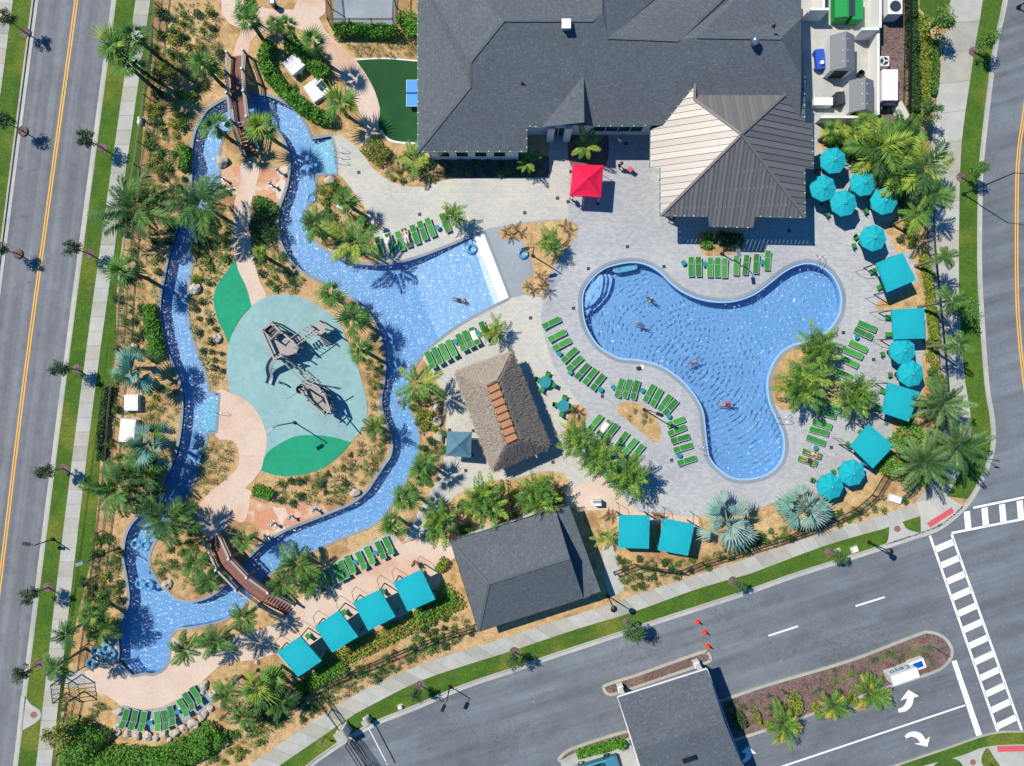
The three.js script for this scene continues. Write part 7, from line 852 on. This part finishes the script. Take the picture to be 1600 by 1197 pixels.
// ---- service yard things
{ const put = (name, label, cat, u, v, turn = 0, y = 0.14) => { const p = at(u, v); return thing(name, label, cat, V(p.x, y, p.z), turn); };
  const gm = mat({ color: 0x0c8a3c, roughness: 0.6 }), bm = mat({ color: 0x1d49b0, roughness: 0.6 }), dk2 = mat({ color: 0x24303a, roughness: 0.6 });
  let g = put('waste_container', 'green waste container in the service yard', 'waste container', 1306, 20); part('bin_body', box(1.3, 1.3, 2.6, 0, 0.75, 0), gm, g); part('bin_body', box(1.1, 1.2, 2.4, 1.6, 0.7, 0.2), gm, g); part('lid', box(1.25, 0.08, 2.5, 0, 1.45, 0), gm, g).rotation.z = 0.12; part('lid', box(0.9, 0.1, 2.2, 0.85, 1.3, 0), dk2, g);
  g = put('tool_cart', 'blue wheeled cart beside the upper storage shed', 'cart', 1276, 98, 0.1); part('tray', box(0.9, 0.5, 2.0, 0, 0.55, 0), bm, g); for (const [x, z] of [[0.4, 0.8], [-0.4, 0.8], [0.4, -0.8], [-0.4, -0.8]]) part('wheel', new THREE.CylinderGeometry(0.16, 0.16, 0.08, 16).rotateZ(1.57), M.black, g, [x, 0.16, z]); part('bucket', new THREE.CylinderGeometry(0.2, 0.17, 0.35, 16), M.white, g, [0, 0.95, 0.5]);
  g = put('generator', 'white generator cabinet on the bark strip', 'generator', 1378, 143); part('cabinet', new RoundedBoxGeometry(1.6, 1.5, 3.2, 3, 0.06).translate(0, 0.8, 0), M.plaster, g); part('exhaust', box(1.1, 0.5, 0.4, 0.1, 1.0, 1.75), dk2, g); part('base', box(1.7, 0.12, 3.4, 0, 0.06, 0), M.concrete, g);
  g = put('chiller_unit', 'white chiller unit at the top of the bark strip', 'air conditioner', 1385, 10); part('cabinet', new RoundedBoxGeometry(1.5, 1.6, 3.4, 3, 0.05).translate(0, 0.8, 0), M.plaster, g); for (const z of [-1, 0.9]) part('fan_guard', new THREE.CylinderGeometry(0.55, 0.55, 0.08, 24), dk2, g, [0, 1.63, z]); part('pipework', box(0.4, 1.0, 3.0, -1.1, 0.5, 0), M.greyMetal, g);
  g = put('condenser_unit', 'square air conditioner with fan on the bark strip', 'air conditioner', 1373, 103); part('cabinet', new RoundedBoxGeometry(1.05, 1.0, 1.05, 3, 0.05).translate(0, 0.5, 0), M.plaster, g); part('fan_grille', new THREE.CylinderGeometry(0.4, 0.4, 0.05, 24), dk2, g, [0, 1.02, 0]); for (let k = 0; k < 3; k++) part('fan_blade', box(0.34, 0.02, 0.14, 0.18, 0, 0).rotateY(k * 2.094), M.frameGrey, g, [0, 1.06, 0]);
  g = put('waste_bin', 'dark rolling bin in the service yard', 'bin', 1305, 160, 0.1); part('bin_body', box(0.8, 1.0, 1.2, 0, 0.55, 0), dk2, g); part('lid', box(0.85, 0.08, 1.25, 0, 1.09, 0), dk2, g);
  g = put('ice_chest', 'white chest beside the pavilion corner', 'chest', 1279, 165, 0); part('chest', new RoundedBoxGeometry(1.9, 0.9, 0.75, 3, 0.05).translate(0, 0.5, 0), M.plaster, g); part('lid', box(1.95, 0.08, 0.8, 0, 0.99, 0), M.white, g);
  g = put('folded_sign', 'grey folding board leaning by the bark strip end', 'board', 1408, 176, 0.5); part('panel', box(0.08, 1.3, 1.9), M.greyMetal, g, [0, 0.65, 0]).rotation.z = 0.45; part('panel', box(0.08, 1.3, 1.9), M.plaster, g, [-0.6, 0.65, 0]).rotation.z = -0.45;
  g = put('wash_tub', 'round dark tub between the two storage sheds', 'tub', 1341, 119); part('tub', new THREE.CylinderGeometry(0.35, 0.3, 0.6, 20, 1, true), dk2, g, [0, 0.3, 0]); part('tub_floor', new THREE.CylinderGeometry(0.3, 0.3, 0.03, 20), dk2, g, [0, 0.03, 0]);
  g = put('covered_grill', 'black covered equipment below the generator', 'equipment cover', 1379, 172); part('cover', new THREE.SphereGeometry(0.7, 14, 8, 0, 6.3, 0, 1.57).scale(1.1, 0.9, 0.7), M.black, g);
  g = put('towel_cart', 'white podium with printed panel on the sandy deck', 'podium', 931, 783, 0); part('podium', box(0.85, 1.1, 0.6, 0, 0.55, 0), M.white, g); part('top_panel', box(0.8, 0.03, 0.28, 0, 1.115, -0.12), mat({ color: 0x7d8890 }), g);
  g = put('trash_bin', 'dark litter bin beside the top path', 'bin', 431, 12, 0.2); part('bin_body', new THREE.CylinderGeometry(0.32, 0.28, 0.95, 18), M.darkMetal, g, [0, 0.48, 0]); part('bin_lid', new THREE.CylinderGeometry(0.2, 0.36, 0.15, 18), M.greyMetal, g, [0, 1.03, 0]);
  g = put('pool_bag', 'dark bag and white towel beside the pool edge', 'bag', 997, 575, 0.2); part('bag', new RoundedBoxGeometry(0.5, 0.35, 0.35, 3, 0.1).translate(0, 0.18, 0), dk2, g); part('towel', new RoundedBoxGeometry(0.4, 0.12, 0.5, 3, 0.04).translate(0.4, 0.07, 0), M.white, g);
  for (const [u, v, l] of [[943,667,'white towel over the second lounger beside the clump palms'],[636,372,'white towel on the fourth beach row lounger'],[741,525,'pale towel on the seventh lounger south of the lagoon'],[606,374,'pale towel on the second beach row lounger']]) { const p = at(u, v), gg = new THREE.BoxGeometry(1.1, 0.025, 0.55, 8, 1, 4), q = gg.attributes.position; for (let i = 0; i < q.count; i++) q.setY(i, q.getY(i) + 0.01 * Math.sin(q.getX(i) * 9) * Math.cos(q.getZ(i) * 11)); gg.computeVertexNormals(); const m = part('towel', gg, M.plaster, null, [p.x, DK + 0.41, p.z]); m.rotation.y = u > 900 ? 0.9 : u > 700 ? -1.15 : -1.29; tag(m, l, 'towel'); } }
// ---- car
{ const p = at(931, 1197), g = thing('parked_car', 'light blue car parked beside the gatehouse, cut by the bottom edge', 'car', V(p.x, 0.03, p.z), 0.3); const cm = new THREE.MeshPhysicalMaterial({ color: 0x4d93a6, roughness: 0.35, metalness: 0.3, clearcoat: 1, clearcoatRoughness: 0.08 });
  const sh = new THREE.Shape(); [[-2.25, 0.35], [2.2, 0.35], [2.28, 0.62], [2.1, 0.86], [1.2, 0.98], [-1.9, 1.0], [-2.28, 0.8]].forEach((q, i) => i ? sh.lineTo(...q) : sh.moveTo(...q)); const body = new THREE.ExtrudeGeometry(sh, { depth: 1.56, bevelEnabled: true, bevelSize: 0.1, bevelThickness: 0.12, bevelSegments: 4 }).translate(0, 0, -0.78); part('body', body, cm, g);
  const cab = new THREE.Shape(); [[-1.8, 0.98], [1.15, 0.98], [0.45, 1.42], [-1.2, 1.45]].forEach((q, i) => i ? cab.lineTo(...q) : cab.moveTo(...q)); part('glasshouse', new THREE.ExtrudeGeometry(cab, { depth: 1.3, bevelEnabled: true, bevelSize: 0.06, bevelThickness: 0.1, bevelSegments: 3 }).translate(0, 0, -0.65), glassM, g); part('roof_panel', new RoundedBoxGeometry(1.55, 0.05, 1.36, 3, 0.02).translate(-0.38, 1.5, 0), cm, g); for (const s of [-1, 1]) { part('pillar', beam(V(0.42, 1.46, s * 0.66), V(1.2, 1.0, s * 0.74), 0.07, 0.06), cm, g); part('pillar', beam(V(-1.2, 1.48, s * 0.66), V(-1.85, 1.0, s * 0.74), 0.09, 0.06), cm, g); part('mirror', box(0.14, 0.12, 0.2, 0.85, 1.02, s * 1.0), cm, g); part('headlight', new THREE.SphereGeometry(0.16, 12, 8).scale(0.5, 0.6, 1).translate(2.22, 0.7, s * 0.62), M.plaster, g); part('tail_light', box(0.05, 0.16, 0.3, -2.36, 0.8, s * 0.65), M.redPad, g); for (const x of [1.4, -1.4]) { const w = part('wheel', new THREE.CylinderGeometry(0.33, 0.33, 0.22, 24).rotateX(1.57), M.black, g, [x, 0.33, s * 0.84]); part('rim', new THREE.CylinderGeometry(0.2, 0.2, 0.23, 16).rotateX(1.57), M.steel, w); } } }
// ---------- people ----------
console.log('people');
const smin = (a, b, k) => { const h = clamp(0.5 + 0.5 * (b - a) / k); return lerp(b, a, h) - k * h * (1 - h); };
function capsule(p, a, b, ra, rb) { const pa = p.clone().sub(a), ba = b.clone().sub(a), h = clamp(pa.dot(ba) / ba.lengthSq()); return pa.addScaledVector(ba, -h).length() - lerp(ra, rb, h); }
function nets(f, lo, hi, c) { // surface nets on a grid with cell c
  const n = [0, 1, 2].map(i => Math.ceil((hi.getComponent(i) - lo.getComponent(i)) / c) + 1), id = (x, y, z) => x + n[0] * (y + n[1] * z), F = new Float32Array(n[0] * n[1] * n[2]), q = V(0, 0, 0);
  for (let z = 0; z < n[2]; z++) for (let y = 0; y < n[1]; y++) for (let x = 0; x < n[0]; x++) F[id(x, y, z)] = f(q.set(lo.x + x * c, lo.y + y * c, lo.z + z * c));
  const vi = new Int32Array(F.length).fill(-1), pos = [], idx = []; const E = [[0, 1], [2, 3], [4, 5], [6, 7], [0, 2], [1, 3], [4, 6], [5, 7], [0, 4], [1, 5], [2, 6], [3, 7]];
  for (let z = 0; z < n[2] - 1; z++) for (let y = 0; y < n[1] - 1; y++) for (let x = 0; x < n[0] - 1; x++) { const v = []; let m = 0; for (let k = 0; k < 8; k++) { const t = F[id(x + (k & 1), y + (k >> 1 & 1), z + (k >> 2))]; v.push(t); if (t < 0) m |= 1 << k; } if (m === 0 || m === 255) continue; let sx = 0, sy = 0, sz = 0, s = 0; for (const [a, b] of E) if ((v[a] < 0) !== (v[b] < 0)) { const t = v[a] / (v[a] - v[b]); sx += (a & 1) + ((b & 1) - (a & 1)) * t; sy += (a >> 1 & 1) + ((b >> 1 & 1) - (a >> 1 & 1)) * t; sz += (a >> 2) + ((b >> 2) - (a >> 2)) * t; s++; } vi[id(x, y, z)] = pos.length / 3; pos.push(lo.x + (x + sx / s) * c, lo.y + (y + sy / s) * c, lo.z + (z + sz / s) * c); }
  const quad = (a, b, d, e, flip) => { if (a < 0 || b < 0 || d < 0 || e < 0) return; flip ? idx.push(a, d, b, a, e, d) : idx.push(a, b, d, a, d, e); };
  for (let z = 1; z < n[2] - 1; z++) for (let y = 1; y < n[1] - 1; y++) for (let x = 1; x < n[0] - 1; x++) { const a = F[id(x, y, z)] < 0; if (a !== F[id(x + 1, y, z)] < 0) quad(vi[id(x, y - 1, z - 1)], vi[id(x, y, z - 1)], vi[id(x, y, z)], vi[id(x, y - 1, z)], !a); if (a !== F[id(x, y + 1, z)] < 0) quad(vi[id(x - 1, y, z - 1)], vi[id(x - 1, y, z)], vi[id(x, y, z)], vi[id(x, y, z - 1)], !a); if (a !== F[id(x, y, z + 1)] < 0) quad(vi[id(x - 1, y - 1, z)], vi[id(x, y - 1, z)], vi[id(x, y, z)], vi[id(x - 1, y, z)], !a); }
  const g = new THREE.BufferGeometry(); g.setAttribute('position', new THREE.Float32BufferAttribute(pos, 3)); g.setIndex(idx); g.computeVertexNormals(); return g.toNonIndexed();
}
// pose: angles of the limbs in an upright frame (y up, facing +z); arms and legs are given as joint positions
function figure(pose) {
  const J = { pel: V(0, 0.95, 0), chest: V(0, 1.28, 0), neck: V(0, 1.47, 0), head: V(0, 1.62, 0.02), ...pose }, B = [];
  const bone = (a, b, ra, rb) => B.push([a, b, ra, rb]);
  bone(V(-0.08, 0.93, 0), V(0.08, 0.93, 0), 0.115, 0.115); bone(J.pel, J.chest, 0.12, 0.13); bone(V(-0.1, 1.34, 0), V(0.1, 1.34, 0), 0.095, 0.095); bone(J.chest, J.neck, 0.11, 0.055); bone(J.neck, J.head, 0.055, 0.06);
  for (const s of [-1, 1]) { const [el, ha] = s < 0 ? J.armL : J.armR, [kn, an, toe] = s < 0 ? J.legL : J.legR, sh = V(s * 0.19, 1.39, 0), hp = V(s * 0.1, 0.92, 0); bone(sh, el, 0.052, 0.042); bone(el, ha, 0.042, 0.028); bone(hp, kn, 0.088, 0.058); bone(kn, an, 0.058, 0.038); bone(an, toe, 0.045, 0.03); const hd = ha.clone().sub(el).normalize(); bone(ha, ha.clone().addScaledVector(hd, 0.08), 0.034, 0.036); }
  const head = p => Math.max(V((p.x - J.head.x) / 0.078, (p.y - J.head.y - 0.03) / 0.115, (p.z - J.head.z) / 0.098).length() - 1, -9) * 0.08;
  const body = p => { let d = 9; for (const b of B) { const q = capsule(p, b[0], b[1], b[2], b[3]); if (q < 0.3) d = smin(d, q, 0.04); else d = Math.min(d, q); } d = smin(d, head(p), 0.02); d = smin(d, p.distanceTo(V(J.head.x, J.head.y + 0.01, J.head.z + 0.1)) - 0.018, 0.015); for (const s of [-1, 1]) d = smin(d, p.distanceTo(V(J.head.x + s * 0.078, J.head.y + 0.02, J.head.z)) - 0.02, 0.01); return d; };
  const lo = V(9, 9, 9), hi = V(-9, -9, -9); for (const b of B) for (const q of [b[0], b[1]]) { lo.min(q); hi.max(q); } lo.min(J.head); hi.max(J.head); lo.subScalar(0.2); hi.addScalar(0.2);
  const fingers = []; for (const s of [-1, 1]) { const [el, ha] = s < 0 ? J.armL : J.armR, hd = ha.clone().sub(el).normalize(), side = new THREE.Vector3().crossVectors(hd, V(0, 0, 1)); if (side.lengthSq() < 0.01) side.set(1, 0, 0); side.normalize(); const curl = new THREE.Vector3().crossVectors(hd, side).normalize(), palm = ha.clone().addScaledVector(hd, 0.09); for (let k = 0; k < 4; k++) { const r = palm.clone().addScaledVector(side, (k - 1.5) * 0.021), L = [0.066, 0.078, 0.074, 0.056][k], m = r.clone().addScaledVector(hd, L * 0.5), e = m.clone().addScaledVector(hd, L * 0.4).addScaledVector(curl, 0.02); fingers.push(rod(r, m, 0.01, 6, 0.009), rod(m, e, 0.009, 6, 0.007)); } const t0 = ha.clone().addScaledVector(hd, 0.03).addScaledVector(side, 0.03), t1 = t0.clone().addScaledVector(hd, 0.035).addScaledVector(side, 0.03); fingers.push(rod(t0, t1, 0.012, 6, 0.01), rod(t1, t1.clone().addScaledVector(hd, 0.035), 0.01, 6, 0.008)); }
  const sk = nets(body, lo, hi, 0.02); fingers.forEach(q => q.deleteAttribute('uv')); const skin = merge([sk, ...fingers]);
  const wear = (y0, y1, o = 0.012) => nets(p => Math.max(body(p) - o, y0 - p.y, p.y - y1), V(-0.36, y0 - 0.05, -0.3), V(0.36, y1 + 0.05, 0.5), 0.02);
  const hair = nets(p => Math.max(head(p) - 0.012, -(p.y - J.head.y - 0.02) + Math.max(0, (p.z - J.head.z)) * -0.0, (p.z - J.head.z - 0.05) - (p.y - J.head.y - 0.05)), J.head.clone().add(V(-0.2, -0.15, -0.2)), J.head.clone().add(V(0.2, 0.25, 0.2)), 0.015);
  return { skin, wear, hair, J };
}
const dnArm = s => [V(s * 0.25, 1.12, -0.02), V(s * 0.27, 0.87, 0.05)], leg = (s, z = 0) => [V(s * 0.11, 0.5, 0.02 + z), V(s * 0.11, 0.08, -0.02 + z), V(s * 0.12, 0.04, 0.14 + z)];
const FIG = { stand: figure({ armL: dnArm(-1), armR: dnArm(1), legL: leg(-1, 0.12), legR: leg(1, -0.1) }), lie: figure({ armL: [V(-0.28, 1.15, 0.0), V(-0.3, 0.9, 0.1)], armR: [V(0.34, 1.2, 0.02), V(0.3, 1.44, 0.12)], legL: [V(-0.12, 0.52, 0.06), V(-0.13, 0.1, 0), V(-0.14, 0.04, 0.12)], legR: [V(0.15, 0.52, 0.16), V(0.12, 0.12, 0.0), V(0.14, 0.05, 0.12)] }), swim: figure({ armL: [V(-0.27, 1.6, 0.1), V(-0.2, 1.82, 0.12)], armR: [V(0.36, 1.28, 0.18), V(0.34, 1.08, 0.34)], legL: [V(-0.12, 0.55, 0.16), V(-0.13, 0.18, 0.3), V(-0.13, 0.06, 0.34)], legR: [V(0.12, 0.54, 0.1), V(0.13, 0.16, 0.2), V(0.13, 0.05, 0.26)] }) };
const WEAR = {}; for (const k of Object.keys(FIG)) WEAR[k] = { trunks: FIG[k].wear(0.62, 1.0), suit: FIG[k].wear(0.84, 1.36), shirt: FIG[k].wear(0.9, 1.42, 0.018) };
const skins = [mat({ color: 0xc28a68, roughness: 0.6 }), mat({ color: 0x8d5a3c, roughness: 0.6 }), mat({ color: 0xd8a787, roughness: 0.6 })], hairs = [mat({ color: 0x2a1a12 }), mat({ color: 0x6b4523 }), mat({ color: 0xc79a55 })];
function person(u, v, pose, heading, y, label, cloth, sk = 0, hr = 0, scale = 1, group) { // heading: plan direction of the head (lying) or the face (standing)
  const p = at(u, v), g = thing('person', label, 'person', V(p.x, y, p.z), 0, group), q = new THREE.Group(); const F = FIG[pose]; const rot = new THREE.Matrix4();
  const t = heading * Math.PI / 180; if (pose === 'stand') rot.makeRotationY(Math.PI / 2 - t); else { const f = pose === 'swim' ? -1 : 1, Y = V(Math.cos(t), 0, Math.sin(t)), Z = V(0, f, 0), X = new THREE.Vector3().crossVectors(Y, Z); rot.makeBasis(X, Y, Z); rot.multiply(new THREE.Matrix4().makeTranslation(0, -0.9, 0)); }
  const add = (n, geo, m, par) => { const o = part(n, geo, m, par); if (par === g) { o.applyMatrix4(rot); o.scale.multiplyScalar(scale); o.position.multiplyScalar(scale); } return o; };
  const b = add('body', F.skin, skins[sk], g); add('hair', F.hair, hairs[hr], b); for (const [w, c] of cloth) add(w === 'trunks' ? 'swim_shorts' : w === 'suit' ? 'swimsuit' : 'shirt', WEAR[pose][w], mat({ color: c, roughness: 0.9 }), b); for (const s of [-1, 1]) add('eye', new THREE.SphereGeometry(0.012, 8, 6).translate(s * 0.032, F.J.head.y + 0.035, F.J.head.z + 0.092), M.black, b);
}
person(636, 371, 'lie', 254, DK + 0.5, 'person sunbathing on the white towel in the beach row', [['trunks', 0xd7d4cc]], 2, 1); person(1266, 708, 'lie', 20, DK + 0.5, 'person lying on the upper sunbather lounger near the diamond cabana', [['trunks', 0xc9b7a0]], 0, 0); person(1258, 719, 'lie', 20, DK + 0.5, 'person lying on the lower sunbather lounger near the diamond cabana', [['suit', 0x23262b]], 0, 0);
person(623, 628, 'swim', 265, -0.12, 'child swimming down the right river branch', [['trunks', 0x7d4b8e]], 0, 0, 0.8); person(718, 469, 'swim', 15, -0.12, 'swimmer in dark shorts in the lagoon', [['trunks', 0x1b2430]], 1, 0); person(1019, 469, 'swim', 210, -0.14, 'dark haired swimmer in the upper left of the main pool', [['trunks', 0x1e3050]], 1, 0, 0.85); person(1003, 508, 'swim', 200, -0.14, 'fair haired swimmer in the left of the main pool', [['suit', 0x2d5fa8]], 2, 2, 0.9); person(1083, 568, 'swim', 330, -0.14, 'swimmer in the middle of the main pool ripples', [['trunks', 0x3b5f92]], 0, 1, 0.85); person(1135, 632, 'swim', 0, -0.14, 'swimmer in bright red in the lower arm of the main pool', [['suit', 0xc01f2a]], 0, 0, 1);
person(648, 877, 'stand', 20, DK, 'person walking on the lower deck near the rightmost cabana', [['shirt', 0x6d2f3a], ['trunks', 0x20242c]], 0, 0); person(443, 598, 'stand', 130, DK + 0.02, 'child in blue clothes running on the playground', [['shirt', 0x244f9c], ['trunks', 0xb02a30]], 0, 1, 0.75); person(967, 262, 'stand', 60, DK, 'person in black standing right of the pink tent', [['shirt', 0x16181c], ['trunks', 0x16181c]], 0, 0); person(892, 313, 'stand', 0, DK, 'person in pale clothes at the lower left of the pink tent', [['shirt', 0xb9bcc0], ['trunks', 0x31363d]], 0, 1); person(594, 355, 'stand', 40, DK, 'person in red beside the beach row', [['shirt', 0xb6332e], ['trunks', 0xe3e1dc]], 0, 0); person(965, 224, 'stand', 140, DK, 'person in white in the clubhouse shadow', [['shirt', 0xd9d9d6], ['trunks', 0x20252b]], 0, 0); person(1046, 346, 'stand', 100, DK, 'person in dark clothes at the pavilion lower left corner', [['shirt', 0x1d222a], ['trunks', 0x2c3442]], 1, 0);
chair(V(at(983, 267).x, DK, at(983, 267).z), 2.4, 'red patio chair in the sun right of the pink tent', 'patio chairs').traverse(o => { if (o.name === 'seat' || o.name === 'backrest') o.material = M.redPad; });
renderer.render(scene, camera);
